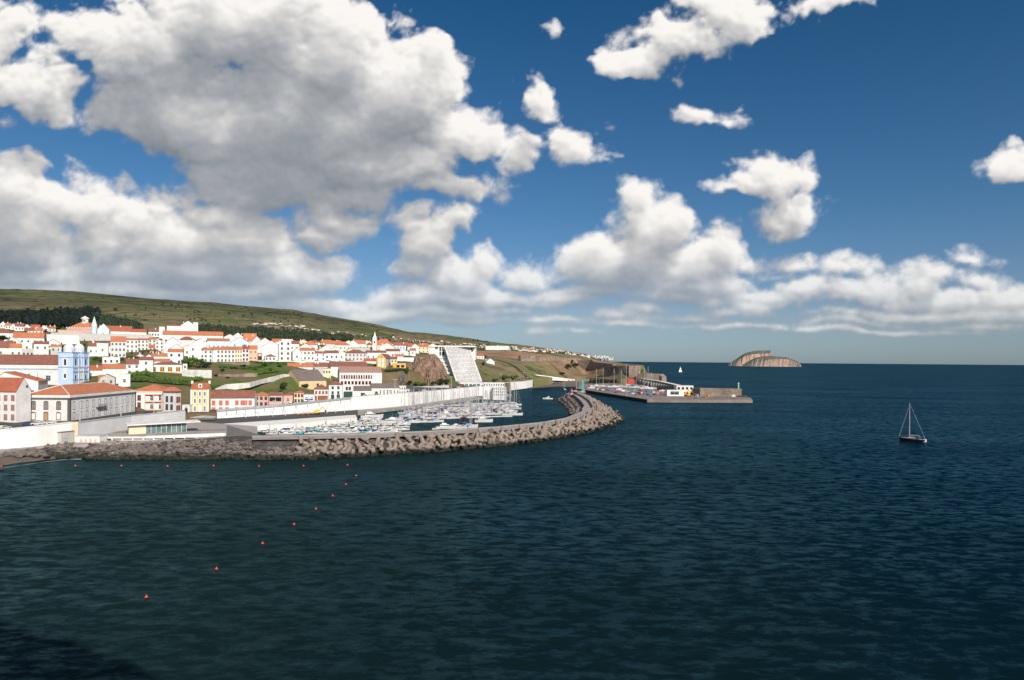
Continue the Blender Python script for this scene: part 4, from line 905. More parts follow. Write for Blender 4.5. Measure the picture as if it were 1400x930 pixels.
# ---------------------------------------------------------------- the town on the slope (x0, x1, base, eave, ridge, kind, wall, roof, rows, cols, label, extras)
TOWN = [
 # upper terrace on the left, under the dark wood
 (0,8,449,443,440,'G','w','r',1,2,'white gabled house at the picture edge just below the dark wood'),
 (7,15,450,445,442,'S','w','o',1,2,'small white house with orange roof second from the picture edge below the dark wood'),
 (14,22,451,446,442.5,'G','v','r',1,1,'white gable end third from the picture edge below the dark wood'),
 (20,33,453,446,442,'S','w','b',1,3,'white house with dark red brown roof and three windows under the dark wood'),
 (32,43,454,448,443.5,'G','w','g',1,2,'plain white gable just left of the red roofed house near the palm'),
 (42,55,452,448,444,'S','w','r',1,3,'white house with dark red roof under the wood, left of the palm top'),
 (55,66,453,449,445,'G','v','o',1,2,'pale gable directly behind the palm tree crown'),
 (66,76,454,449,446,'S','w','r',1,2,'small white house right of the palm tree crown'),
 (-12,18,468,455,449,'H','w','b',1,3,'wide white house with brown hip roof at the picture edge, second terrace'),
 (33,48,457,452,448,'S','v','b',1,3,'house with flat brown roof left of the palm tree'),
 (47,59,457,452,448,'S','w','o',1,2,'house with bright orange roof touching the palm tree'),
 (17,60,472,461.5,454.5,'S','w','o',1,5,'long white house with orange roof and pale green shutters below the palm tree',dict(trim='g')),
 (0,14,484,470,464,'G','w','b',2,2,'white gable with greyish front at the left picture edge, middle terrace'),
 (13,30,482,470,463,'G','w','r',1,2,'white gabled house with broad blank wall second from the edge, middle terrace'),
 (29,44,483,468,465,'F','v','w',1,1,'white cube with one red framed window',dict(trim='r')),
 (-6,22,490,475,466.5,'S','w','b',1,2,'white house with wide brown roof at the edge, just above the church nave'),
 (13,30,491,475,470,'S','w','o',1,2,'white house with small orange roof just above the church nave'),
 (30,46,491,477,476,'F','k','w',1,3,'grey cement building with dark open ground floor above the nave roof',dict(trim='w',glass=DARK)),
 (46,66.5,492,470,466.5,'S','w','b',2,2,'white cube house with four small windows and brown roof above the nave'),
 (62,83,480,469,464.5,'G','w','b',1,2,'wide low brown gable behind the left church tower'),
 (69,84,492,473.5,471,'S','k','o',2,2,'grey house with orange roof touching the left church tower'),
 # convent block
 (64,108,474,457.5,456,'F','w','w',0,0,'long blank white convent wall building behind the church towers',dict(depth=6,cat='building')),
 (70,208,472,455,453.6,'F','k','w',0,0,'very long pale grey convent wall running behind the church',dict(depth=10,D=660,cat='building')),
 (79,138,462,451,449.5,'F','p','p',0,0,'pink upper storey of the convent below the orange pyramid roof',dict(depth=10,D=680,cat='building')),
 (141,180,462,452.5,445.5,'S','v','r',0,0,'long church hall with red roof right of the blue and white gable',dict(depth=16,D=700,cat='church')),
 (178,200,462,454,450,'S','v','r',0,0,'shorter hall with red roof at the right end of the convent',dict(depth=12,D=700,cat='building')),
 # between the convent and the lower slope
 (120,136,488,473,468,'S','w','b',1,2,'white house with brown roof just right of the church towers'),
 (132,148,488,469.5,469,'F','w','n',1,1,'blank white cube house right of the church'),
 (147,152,484,473,468,'S','w','b',0,0,'narrow brown roofed strip house beside the blank white cube'),
 (151,172,490,466.5,460,'S','g','o',3,4,'grey white block with stepped orange roofs and two open dark windows',dict(depth=9)),
 (172,189,483,464.8,463,'S','w','o',3,3,'white three storey house with balcony line right of the stepped roofs'),
 (188,203,480,464.8,463,'S','v','r',3,3,'cream white three storey house in the middle of the row below the convent end'),
 (203,213,478,464,461.5,'S','w','o',3,2,'narrow white house with orange roof below the pale green villa'),
 (212,224,482,467,465,'G','w','r',3,2,'white stepped house with scattered windows left of the big plain gable'),
 (203,222,462,453.5,449,'S','e','b',1,5,'pale green long house with green shutters on the upper left terrace',dict(trim='g')),
 (217.5,225,464,447,443,'F','w','n',0,0,'white water tank block with two small chimneys'),
 (220,230,462,452,449,'H','e','b',1,1,'pale green small house below the white tank block'),
 (228,247,463,445.5,442.2,'H','e','b',1,2,'pale green villa with dark hip roof and two windows on the crest'),
 (246,268,464,445.5,438.5,'G','w','b',0,0,'large white gabled house with chimneys on the crest',dict(chim=2)),
 (264,270.5,462,441,440,'F','e','w',1,1,'pale green tower like annex of the crest gable'),
 (222,305,474,457.5,452.2,'S','w','o',1,9,'very long white building with orange roof and dark openings across the upper town',dict(depth=13,glass=DARK,trim='s')),
 (224,248,488,470,461,'G','w','b',0,0,'big plain white gable in the middle of the left upper town'),
 (243,268,478,465,459.8,'H','v','b',0,0,'low building with brown hip roof in front of the very long building'),
 (232,251,492,477,471,'G','w','o',1,1,'white gabled house with orange edge above the house with blue balcony'),
 (229,250,500,481,477.2,'S','w','o',2,2,'white house with orange roof strip and pale blue window surrounds',dict(trim='u')),
 (248,263,488,476,472,'G','w','r',1,1,'white gable stepped down, first in the diagonal row above the trees'),
 (257,283,492,473,462,'G','w','o',2,2,'tall white gable with diagonal orange edges above the clump of trees',dict(apex=.7)),
 (266,280,476,467,463,'G','v','r',1,1,'small white gable with red edges between the brown hip roof and light blue house'),
 (283,314,482,466,462.6,'S','b','o',1,5,'light blue house with orange roof strip',dict(trim='w')),
 (314,341,482,468.5,461,'G','b','r',2,2,'light blue gable house right of the light blue long house',dict(trim='w')),
 (306,322,468,461,457,'G','w','o',0,0,'white gable with diagonal orange edges above the light blue gable'),
 (318,332,468,460,455,'G','w','r',0,0,'white gable with tall chimney, middle of the upper crest',dict(chim=1)),
 (332,350,476,466,456,'S','w','o',0,0,'house with a large plain orange roof beside the light blue gable'),
 # row over the green slope
 (278,291,496,478.5,475,'S','w','o',3,2,'white end house of the long three storey row over the green slope'),
 (291,296,496.2,478.2,474.5,'S','b','o',0,0,'pale blue narrow bay in the long three storey row'),
 (296,321,496.2,478,474,'S','w','o',3,5,'white middle part of the long three storey row with dark windows'),
 (321,331,495.5,478,474,'S','q','o',3,3,'pale yellow house in the three storey row',dict(trim='w')),
 (331,340,495,477,472,'S','w','b',3,2,'white house with red balconies and dark red roof in the row',dict(trim='r')),
 (340,352,494,477,472.4,'S','s','o',2,2,'salmon pink house at the right end of the row over the green slope',dict(trim='w')),
 (341,361,486,470,460,'G','w','r',1,1,'white gable behind the salmon pink house'),
 (348,376,488,471,462,'G','w','o',1,1,'broad white gable above the small hip roofed white house'),
 (358,384,493,474,466,'G','w','o',0,0,'big white gable with orange rim right of the salmon row'),
 (362,377,494,487.5,484.5,'H','w','b',1,3,'small low white house with brown hip roof at the top of the green slope'),
 (381,398,494,466.5,466,'F','w','n',4,2,'tall white block with red and black window bands',dict(trim='r',glass=DARK)),
 (385,400,474,464,462,'F','v','w',1,2,'white flat roofed block behind the tall banded one'),
 (396,409,482,470,466.2,'S','v','b',1,2,'white house with brown roof in the middle of the upper town'),
 (400,412,494,482,476,'G','w','o',1,1,'white gable joined to the neat house with two rows of windows'),
 (409,430,494,479,475.6,'S','w','o',2,4,'neat white house with thin orange roof and two rows of four windows'),
 (414,434,478,471.5,466,'H','w','o',0,0,'house with bright orange hip roof on the middle crest'),
 (408,428,486,475,470,'G','w','o',0,0,'long white gable in front of the bright orange hip roof'),
 (430,446,494,483,480.5,'S','w','r',2,2,'white house with blue garage doors and small red roof',dict(trim='w',glass=BLUEP)),
 (434,457,490,480,472,'G','w','r',0,0,'wide white gable above the house with blue garage doors'),
 (444,463,494,482.5,479.5,'S','w','b',1,3,'white house with pale blue sign panel and brown roof',dict(trim='u')),
 (462,472,494,483,480,'G','w','n',1,1,'white house with arched parapet and one big dark window'),
 (446,466,478,470.5,466,'S','w','o',0,0,'long orange roof rising diagonally on the middle crest'),
 (458,479,480,472,467,'H','w','o',1,4,'white house with orange hip roof left of the grey flat roofed school'),
 (474,491,480,471,465.5,'G','w','o',0,0,'white gable with orange roof edges directly above the grey flat roof'),
 (471,501,494,483,478.2,'H','g','b',2,6,'grey white house with balconies under brown hip roofs'),
 (479,516,484,475,474,'F','k','g',1,8,'long grey flat roofed building in the upper town centre',dict(cat='building',glass=GREYW)),
 (488,500,477,470,466,'S','w','o',0,0,'white house with orange roof just left of the white steeple'),
 (500,528,494,482,479.4,'S','w','b',1,4,'white house with straight brown roof line below the steeple'),
 (511,536,480,472,463.5,'H','c','o',0,0,'peach coloured house with big bright orange roof right of the steeple'),
 (519,539,488,475,469,'G','w','o',1,1,'white gable in front of the peach coloured house'),
 (527,546,492,480,477.2,'S','w','b',1,3,'white house with dark red roof line above the orange gable'),
 (538,551,494,487,484.5,'S','w','o',0,0,'small white house with orange roof above the orange veranda'),
 (538,558,485,472.3,468.6,'S','b','r',2,5,'light blue block with red roof near the hotel',dict(trim='w')),
 (557,563,486,474,470,'S','w','r',1,2,'narrow white house touching the light blue block'),
 (560,568,487,479,476.5,'S','w','r',1,1,'little white annex with red roof under the light blue block'),
 (562,573,483,474,470.5,'G','w','o',0,0,'white gable left of the peach house near the hotel'),
 (571,587,483,474.2,470.8,'S','c','o',2,3,'peach house with orange roof and white chimneys left of the hotel',dict(chim=2)),
 # lower slope left of the green hill
 (123,142,514,506,500,'S','v','r',0,0,'low cream house with dark red roof right of the church front'),
 (140,164,500,488.5,488,'F','w','n',1,3,'white flat roofed house with three dark windows amid the hedge',dict(glass=DARK)),
 (140,172,526,504,498,'S','w','o',0,0,'white house with orange roof and a palm in its yard'),
 (134,143,528,520,513,'S','s','o',0,0,'small house with orange roof between church and the grey gable'),
 (136,157,528,517,512,'G','k','g',1,2,'low grey gable behind the orange roof of the harbour building'),
 (162,178,530,512,510,'F','w','n',1,1,'blank white cube house below the house with the palm in its yard'),
 (172,191.5,513,497.5,491,'S','w','b',2,2,'white house with red brown roof and four windows at the top of the hedge slope'),
 (190,209,511,492,488.2,'S','w','b',2,1,'taller white house with brown roof and one window column'),
 (207,229,500,487,483.2,'S','w','o',0,0,'white house with orange roof behind the restaurant'),
 (211,233,504,494,490.8,'S','w','o',1,2,'white attic with orange roof right above the restaurant roof'),
 (250,256,506,498,497,'F','w','n',1,1,'small white porch at the right end of the restaurant'),
]
for row in TOWN:
    ex = row[11] if len(row) > 11 else {}
    townhouse(*row[:11], **ex)
# restaurant with orange window frames on a stone podium
h = House('restaurant', 'white restaurant with orange framed windows in three pairs under a brown hip roof', 'restaurant', 208, 249, 519, 498.5, yaw=26, depth=11, D=455, sink=5); h.body('w', 'H', 494.8, 'b')
for u in (.08, .30, .36, .56, .62, .83, .89): h.win('f', h.w * u, h.h * .55, 1.15, 2.7, 'o', GLASS, fw=.2)
h.strip(h.h * .46, h.h * .49, ORANGEW, face='f', out=.06, name='orange_band')
# pyramid roof with white lantern, cone spire, blue white gable, steeple
o = at(108, 452, 690); r = empty('lantern_roof', o, 0, 'orange pyramid roof crowned by a white lantern turret', 'building', None)
b = MB(); b.box(-12.5, 12.5, 0, 18, -6, zat(108, 449.2, 690) - o.z); b.build('wall', PINK, r)
zt = zat(108, 440.8, 696) - o.z; z0 = zat(108, 449.3, 690) - o.z
b = MB(); b.add([(-13, -.5, z0), (13, -.5, z0), (13, 18.5, z0), (-13, 18.5, z0), (-3, 7, zt), (5, 7, zt), (5, 10, zt), (-3, 10, zt)], [(0, 1, 5, 4), (1, 2, 6, 5), (2, 3, 7, 6), (3, 0, 4, 7), (4, 5, 6, 7)]); b.build('roof', TILES['o'], r)
b = MB(); b.lathe([(3.0, zt - 1), (3.0, zt + 3.6), (3.9, zt + 3.8), (3.9, zt + 4.3), (2.5, zt + 5.2), (.3, zt + 6.4), (.1, zt + 7)], 8, (.8, 8.5)); lt = b.build('lantern', WHITE2, r)
for k in range(3): link('window', win_mesh(1.0, 2.0, None, GLASS, .1), lt, (-.7 + 1.5 * k, 5.55, zt + .8))
b = MB(); b.box(-12.5, 12.5, -.6, -.3, z0, z0 + .5)
for k in range(10): b.box(-12.4 + 2.7 * k, -11.8 + 2.7 * k, -.6, 0, z0 + .5, z0 + 1.6)
b.build('balustrade', WHITE2, r)
o = at(128.8, 454, 685); r = empty('spire', o, 0, 'slim pale cone spire right of the orange pyramid roof', 'spire'); b = MB(); b.lathe([(2.3, -4), (2.3, zat(128.8, 446, 685) - o.z)], 8); b.build('drum', BLUEW, r)
b = MB(); b.lathe([(2.7, zat(128.8, 446, 685) - o.z), (.12, zat(128.8, 433, 685) - o.z)], 8); b.build('cone', GREENW, r)
townhouse(133, 149, 462, 451, 443, 'G', 'b', 'n', 1, 1, 'blue and white church gable with little pinnacles right of the cone spire', D=683, depth=14, cat='church', name='chapel')
o = at(512.4, 478, 730); r = empty('steeple', o, 0, 'slender white steeple with needle spire in the upper town', 'steeple'); b = MB(); b.box(-2, 2, -2, 2, -4, zat(512, 463, 730) - o.z); b.build('tower', WHITE, r)
b = MB(); zq = zat(512, 463, 730) - o.z; b.add([(-2.2, -2.2, zq), (2.2, -2.2, zq), (2.2, 2.2, zq), (-2.2, 2.2, zq), (-1, -1, zq + 2.5), (1, -1, zq + 2.5), (1, 1, zq + 2.5), (-1, 1, zq + 2.5), (0, 0, zat(512, 452.8, 730) - o.z)], [(0, 1, 5, 4), (1, 2, 6, 5), (2, 3, 7, 6), (3, 0, 4, 7), (4, 5, 8), (5, 6, 8), (6, 7, 8), (7, 4, 8)]); b.build('spire', WHITE, r)
link('window', win_mesh(1.2, 2.2, None, DARK, .1), r, (0, -2, zq - 5))
# villa near the fort
townhouse(665, 676, 503, 495, 490.5, 'G', 'w', 'w', 1, 2, 'white gabled villa standing alone right of the hotel', D=880, yaw=20, depth=9)
townhouse(661, 674, 507.5, 502, 500.5, 'F', 'v', 'w', 1, 1, 'lower terrace block of the lone white villa', D=862, yaw=20, depth=8)
townhouse(650, 662, 492, 486.5, 484, 'S', 'v', 'r', 1, 3, 'red roofed house peeping out behind the hotel', D=960, depth=9)
townhouse(664, 696, 476.5, 473, 472, 'F', 'w', 'n', 0, 0, 'long blank white hall on the hill right of the hotel', D=1750, depth=20, cat='building', yaw=0)
# fill: further rooftops along the crest (each in the row the photo shows there)
random.seed(21)
def filler(x0, x1, yf, step, fmt, n0=0, Dof=0.0):
    x = x0; k = 0
    while x < x1:
        w_ = step * random.uniform(.75, 1.25); yb = yf(x)
        kd = random.choice('SGSGH'); rc = random.choice('ooorrb'); wl = random.choice('wwwvvckg')
        hh = random.uniform(3.0, 5.0)
        townhouse(x, x + w_, yb, yb - hh, yb - hh - random.uniform(2.2, 4), kd, wl, rc, 1, random.choice((1, 2, 3)), fmt % ORD[k], depth=10, D=ground_D(x + w_ / 2, yb))
        x += w_ * random.uniform(.95, 1.3); k += 1
ORD = ['first', 'second', 'third', 'fourth', 'fifth', 'sixth', 'seventh', 'eighth', 'ninth', 'tenth', 'eleventh', 'twelfth', 'thirteenth', 'fourteenth', 'fifteenth', 'sixteenth', 'seventeenth', 'eighteenth', 'nineteenth', 'twentieth', 'twenty first', 'twenty second', 'twenty third', 'twenty fourth', 'twenty fifth', 'twenty sixth', 'twenty seventh', 'twenty eighth', 'twenty ninth', 'thirtieth']
filler(0, 80, lambda x: 462 + x * .02, 12, 'small hillside house behind the palm, %s from the left in its row')
filler(122, 205, lambda x: 478 + (x - 122) * .02, 13, 'white row house under the long convent wall, %s from the left')
filler(186, 222, lambda x: 492, 13, 'white house over the hedge, %s from the left, below the pale green villa')
filler(345, 500, lambda x: 471 + (x - 345) * .012, 13, 'hazy crest house with tile roof, %s along the skyline of the upper town')
filler(360, 500, lambda x: 481 + (x - 360) * .01, 15, 'tightly packed white house on the middle slope, %s from the light blue houses')
filler(500, 590, lambda x: 476 + (x - 500) * .01, 12, 'crest house between steeple and hotel, %s from the steeple')
filler(345, 470, lambda x: 488 + (x - 345) * .004, 17, 'white house behind the upper street front, %s from the salmon house')
filler(205, 262, lambda x: 484, 13, 'white house stepping down from the crest villa, %s from the convent end')
filler(500, 560, lambda x: 486, 13, 'white house under the peach house, %s from the steeple')
# far villages scattered over the hills: plain little houses
random.seed(5)
far = House('far_house', 'tiny white house in the distant hillside villages', 'house', 600, 603, 474, 473, depth=10, D=1800, group='distant hillside houses'); far.body('w', 'G', None, 'p', rise=2.2, over=.0)
FB = {}
for wl in 'wvw':
    pass
proto_far = far.root; nfar = 0
fb = House('far_house', 'tiny white house with flat pale roof in the distant villages', 'house', 604, 608, 474, 473, depth=9, D=1800, group='distant hillside houses'); fb.body('w', 'S', None, 'o', rise=1.5, over=.0); fb.root.location = at(606, 473.6, ground_D(606, 473.6))
fd_ = House('far_house', 'tiny flat roofed white block in the distant villages', 'house', 604, 607, 474, 473, depth=9, D=1800, group='distant hillside houses'); fd_.body('w', 'F', None, 'n'); fd_.root.location = at(612, 474, ground_D(612, 474))
FARP = [proto_far, fb.root, fd_.root, fd_.root]
def farhouse(px, py, label, big=1.0):
    global nfar
    D = ground_D(px, py); p = at(px, py, D); p.z += tnoise(p, D)
    c = copy_thing(random.choice(FARP), p, random.uniform(-.6, 1.2), label, 'distant hillside houses', random.uniform(.8, 1.5) * big); nfar += 1
far.root.location = at(601, 473.2, ground_D(601, 473.2))
VIL = [ # (x0, x1, y at x0, y at x1, spread, count, label)
 (300,345,436,440,1.0,10,'tiny white house in the hamlet above the pine wood'),
 (345,430,442,452,3.5,44,'tiny white house in the hillside village left of centre'),
 (420,520,451,463,2.5,26,'tiny white house in the scattered village along the hill foot'),
 (535,600,464,471,2.5,26,'tiny white house in the village line behind the hotel'),
 (600,660,470,474,3.0,34,'tiny white house on the ridge behind the hotel roof'),
 (655,760,474,481,2.2,75,'tiny white house in the village along the far coast'),
 (750,838,480,491,2.0,70,'tiny white house on the far cape slope'),
 (92,130,416,418,.6,5,'pale farm shed on the high green hill')]
for x0, x1, y0, y1, sp_, n_, lab in VIL:
    for k in range(n_):
        t = (k + random.random()) / n_; px = x0 + (x1 - x0) * t
        farhouse(px, y0 + (y1 - y0) * t + random.uniform(-sp_, sp_), lab, 1.15 if px > 650 else 1.0)
# ---------------------------------------------------------------- sea walls, quays, promenade
ASPH = mat('asphalt', (0.085, 0.082, 0.08), var=.25, scale=.2, rough=.95)
PAVE = mat('pale_paving', (0.36, 0.32, 0.29), var=.2, scale=.25, rough=.9)
QUAY = mat('quay_concrete', (0.34, 0.30, 0.27), var=.3, scale=.15, rough=.95)
ROCKM = mat('basalt_rock', (0.10, 0.085, 0.075), var=.5, scale=.5, rough=.95, bump=.6, col2=(.035, .03, .027))
CONC = mat('tetrapod_concrete', (0.31, 0.25, 0.205), var=.35, scale=.35, rough=.95, bump=.5, col2=(.16, .13, .105))
wet(ROCKM, 1.6); wet(CONC, 1.5)
FORTM = mat('fort_masonry', (0.30, 0.23, 0.18), var=.4, scale=.18, rough=.95, bump=.6, col2=(.12, .10, .085))
WALLW = mat('whitewashed_wall', (0.80, 0.78, 0.75), scale=.18, detail=10, col2=(.71, .69, .66))
def wall_strip(name, pts, m, label, cat, thick=1.2, zfoot=None, coping=None, group=None):
    """pts: (px, top_y, D, foot_z)"""
    b = MB(); P = []
    for (px, ty, D, zf) in pts:
        t = at(px, ty, D); P.append((Vector((t.x, t.y, 0)), t.z, zf))
    o = P[0][0]
    for (p, zt, zf), (q, zt2, zf2) in zip(P, P[1:]):
        d = (q - p).normalized(); nn = Vector((-d.y, d.x, 0)) * thick
        a, c = p - o, q - o
        b.hexa([(a.x, a.y, zf), (c.x, c.y, zf2), (c.x + nn.x, c.y + nn.y, zf2), (a.x + nn.x, a.y + nn.y, zf), (a.x, a.y, zt), (c.x, c.y, zt2), (c.x + nn.x, c.y + nn.y, zt2), (a.x + nn.x, a.y + nn.y, zt)])
    root = empty(name, (o.x, o.y, 0), 0, label, cat, group); b.build('wall', m, root)
    if coping:
        c_ = MB()
        for (p, zt, zf), (q, zt2, zf2) in zip(P, P[1:]):
            d = (q - p).normalized(); nn = Vector((-d.y, d.x, 0)); a, c = p - o - nn * .15, q - o - nn * .15; w_ = nn * (thick + .3)
            c_.hexa([(a.x, a.y, zt + .01), (c.x, c.y, zt2 + .01), (c.x + w_.x, c.y + w_.y, zt2 + .01), (a.x + w_.x, a.y + w_.y, zt + .01), (a.x, a.y, zt + .3), (c.x, c.y, zt2 + .3), (c.x + w_.x, c.y + w_.y, zt2 + .3), (a.x + w_.x, a.y + w_.y, zt + .3)])
        c_.build('coping', coping, root)
    return root
wall_strip('sea_wall', [(-150, 604, 217, 0), (0, 588.5, 241, 1), (50, 583.5, 250, 1.5), (98, 578, 262, 2)], WALLW, 'tall white sea wall at the left picture edge below the parked cars', 'wall', coping=WHITE2)
wall_strip('wall_block', [(98, 577, 262, 2), (107, 577.5, 264, 2)], CREAM, 'cream coloured wall block with a slanting edge at the head of the beach ramp', 'wall', thick=3)
wall_strip('sea_wall', [(107, 578, 265, 2), (180, 568.8, 308, 2), (253.5, 561.5, 352, 2)], mat('grey_whitewash', (.74, .73, .72), var=.12, scale=.15), 'grey white retaining wall behind the glass pavilion', 'wall', coping=LGREY)
wall_strip('sea_wall', [(297, 562.8, 374, 2), (380, 556.2, 396, 2), (480, 545.8, 442, 2), (483, 543, 443, 2), (565, 536.8, 505, 1), (600, 533.8, 556, 1), (655, 528.6, 645, 1), (664, 529, 650, 1)], WALLW, 'very long white sea wall running behind the marina to the hotel', 'wall', coping=WHITE)
wall_strip('sea_wall', [(678, 525.5, 735, 1), (700, 522.6, 785, 1), (720, 521.4, 840, 1), (735, 517.8, 925, 1), (748, 516.6, 955, 1)], WALLW, 'white sea wall curving along the small beach right of the hotel', 'wall', coping=WHITE)
# grey railing with posts above the white wall
def railing(pts, label, n, hgt=1.3, postdown=2.0):
    P = [at(*p) for p in pts]; o = P[0]; r = empty('railing', o, 0, label, 'railing'); b = MB()
    for p, q in zip(P, P[1:]):
        a, c = p - o, q - o; b.hexa([(a.x, a.y - .12, a.z), (c.x, c.y - .12, c.z), (c.x, c.y, c.z), (a.x, a.y, a.z), (a.x, a.y - .12, a.z + hgt), (c.x, c.y - .12, c.z + hgt), (c.x, c.y, c.z + hgt), (a.x, a.y, a.z + hgt)])
    b.build('panel', STEEL, r)
    for k in range(n):
        t = k / (n - 1) * (len(P) - 1); i = min(int(t), len(P) - 2); c = P[i].lerp(P[i + 1], t - i) - o
        q = MB(); q.box(c.x - .15, c.x + .15, c.y - .45, c.y - .1, c.z - postdown, c.z + hgt + .3); q.build('post', STEEL, r)
railing([(297, 562.8, 373.6), (380, 556.2, 395.6), (480, 545.8, 441.6)], 'grey metal railing with buttress posts on top of the white marina wall', 14)
# promenade road and lower quay
def sheet(name, quads, m, kind='structure'):
    b = MB()
    for q in quads: b.add(q, [(0, 1, 2, 3)])
    return tag(b.build(name, m), kind=kind)
road = []
def rline(lo, hi, step=12):
    x = lo
    while x < hi - .1: yield x, min(hi, x + step); x += step
def rowD(px, k): return column(px)[k][1]
for a, c in rline(-120, 668):
    for t0, t1 in ((0, .5), (.5, 1.0), (1.0, 1.15), (1.15, 1.4)):
        f = lambda x, t: surf(x, rowD(x, 0) + .4 + (rowD(x, 1) - rowD(x, 0)) * t) + Vector((0, 0, .09))
        road.append([f(a, t0), f(c, t0), f(c, t1), f(a, t1)])
sheet('road', road, ASPH)
def platform(name, poly, z, m, thick=4.0, label=None):
    """poly in photo pixels (ccw seen from above), a flat slab with its top at z"""
    pts = [atz(px, py, z) for px, py in poly]; b = MB(); b.prism([(p.x, p.y) for p in pts], z - thick, z)
    return tag(b.build(name, m), label, kind='structure')
# the lower quay road beside the marina, its white edge strip, the plaza
platform('quay', [(258, 590), (330, 584), (400, 577.5), (489, 569.5), (489, 561), (400, 565.5), (297, 572.4), (255, 577)], 2.4, ASPH)
platform('quay', [(296, 585.5), (400, 579.5), (488, 571.2), (486, 567.2), (400, 573.2), (296, 580)], 2.55, WHITE2)
platform('quay', [(489, 564.5), (600, 551.5), (660, 543.5), (692, 541), (700, 539), (662, 537.5), (600, 546.2), (489, 559.5)], 1.6, QUAY)
platform('plaza', [(100, 608), (136, 607.5), (200, 604.5), (300, 597.5), (352, 596.5), (352, 583), (258, 576), (180, 584), (107, 601)], 3.0, PAVE)
# black and white wave paving
cv = MB()
for k in range(34):
    px = 158 + k * 4.6; py = 591.0 - k * .10
    p = atz(px, py, 3.006); r_ = 1.15
    cv.add([p + Vector((-r_, -1.6, 0)), p + Vector((0, 0, 0)), p + Vector((-r_, 1.6, 0)), p + Vector((-r_ + .8, 1.6, 0)), p + Vector((.8, 0, 0)), p + Vector((-r_ + .8, -1.6, 0))], [(0, 5, 4, 1), (1, 4, 3, 2)])
tag(cv.build('paving_waves', mat('black_cobbles', (.03, .03, .03))), kind='structure')
# apron and beach
def slope(name, rows, m, sub=3, amp=0.0, kind='structure', label=None):
    """rows: lists of (px, py, z) of equal length"""
    b = MB(); R_ = [[atz(px, py, z) if z < 30 else at(px, py, z) for (px, py, z) in r] for r in rows]
    n_ = len(R_[0])
    for r in R_:
        for p in r: b.v.append((p.x, p.y, p.z + (amp * mnoise.noise(p * .3) if amp else 0)))
    for j in range(len(R_) - 1):
        for i in range(n_ - 1): b.f.append([j * n_ + i, j * n_ + i + 1, (j + 1) * n_ + i + 1, (j + 1) * n_ + i]); b.mi.append(0)
    return tag(b.build(name, m), label, kind=kind)
slope('beach', [[(-120, 668, -.6), (-40, 650, -.6), (0, 641, -.6), (30, 636.5, -.6), (60, 632, -.6), (80, 629, -.6)], [(-120, 655, .5), (-40, 638, .5), (0, 633, .6), (30, 628, .6), (60, 625.5, .6), (80, 624, .6)], [(-120, 634, 1.2), (-40, 624, 1.2), (0, 618, 1.4), (30, 613, 1.6), (60, 610, 1.8), (80, 608, 2.0)]],
      mat('dark_sand', (.16, .12, .09), var=.3, scale=.3))
fm = MB(); wl_ = [(-60, 653.5), (-30, 646.5), (0, 640.6), (30, 636.2), (60, 631.8), (80, 629.4), (95, 628.2), (112, 628.0)]
fp = []
for (a, c) in zip(wl_, wl_[1:]):
    for q in range(16): fp.append(atz(a[0] + (c[0] - a[0]) * q / 16, a[1] + (c[1] - a[1]) * q / 16, .05))
for k, p in enumerate(fp):
    w_ = max(.05, .55 + .9 * mnoise.noise(p * .35)) ; s_ = .6 * mnoise.noise(p * .15 + Vector((9, 0, 0)))
    fm.v += [(p.x, p.y - .3 * w_ + s_, .05), (p.x, p.y + w_ + s_, .05)]
for k in range(len(fp) - 1): fm.f.append([2 * k, 2 * k + 2, 2 * k + 3, 2 * k + 1]); fm.mi.append(0)
tag(fm.build('foam', mat('surf_foam', (.75, .76, .74), rough=.7)), kind='stuff')
platform('apron', [(-20, 624), (50, 611), (136, 609), (136, 599), (60, 600), (-20, 612)], 2.2, QUAY)
slope('revetment', [[(60, 632, -1.2), (110, 629, -1.2), (200, 631, -1.2), (300, 632, -1.2), (400, 631, -1.2), (450, 629.5, -1.2)], [(60, 621, 1.0), (110, 619, 1.0), (200, 617, 1.2), (300, 615, 1.4), (400, 614, 1.6), (450, 613, 1.8)], [(60, 609, 2.3), (110, 609, 2.3), (200, 606, 2.9), (300, 600, 2.9), (400, 600, 4.2), (450, 600, 4.9)], [(60, 606, 2.3), (110, 606, 2.3), (200, 600, 2.9), (300, 596, 2.9), (400, 597, 4.2), (450, 597, 4.9)]], ROCKM, amp=.5)
pr_ = wall_strip('parapet', [(103, 598.5, 262, 2), (136, 597.5, 262, 2), (200, 597, 264, 2.4), (300, 592.5, 281, 2.4), (345, 593, 283, 2.4)], WHITE2, 'low cream parapet with long slots edging the waterfront plaza', 'wall', thick=.6)
for k in range(9):
    px = 141 + k * 14.2; p = at(px + 5, 600.2 - max(0, (k - 4)) * .35, 261.6 + max(0, (px - 200)) * .17) - pr_.location
    b = MB(); b.box(p.x - 1.7, p.x + 1.7, p.y - .12, p.y + .12, p.z - .25, p.z + .15); b.build('slot', DARK, pr_)
wall_strip('upstand', [(200, 596.2, 267, 2.6), (300, 592.4, 284, 2.6), (345, 592.4, 286, 2.6)], WHITE, 'thin white upper rail running along the plaza edge to the breakwater', 'railing', thick=.3)
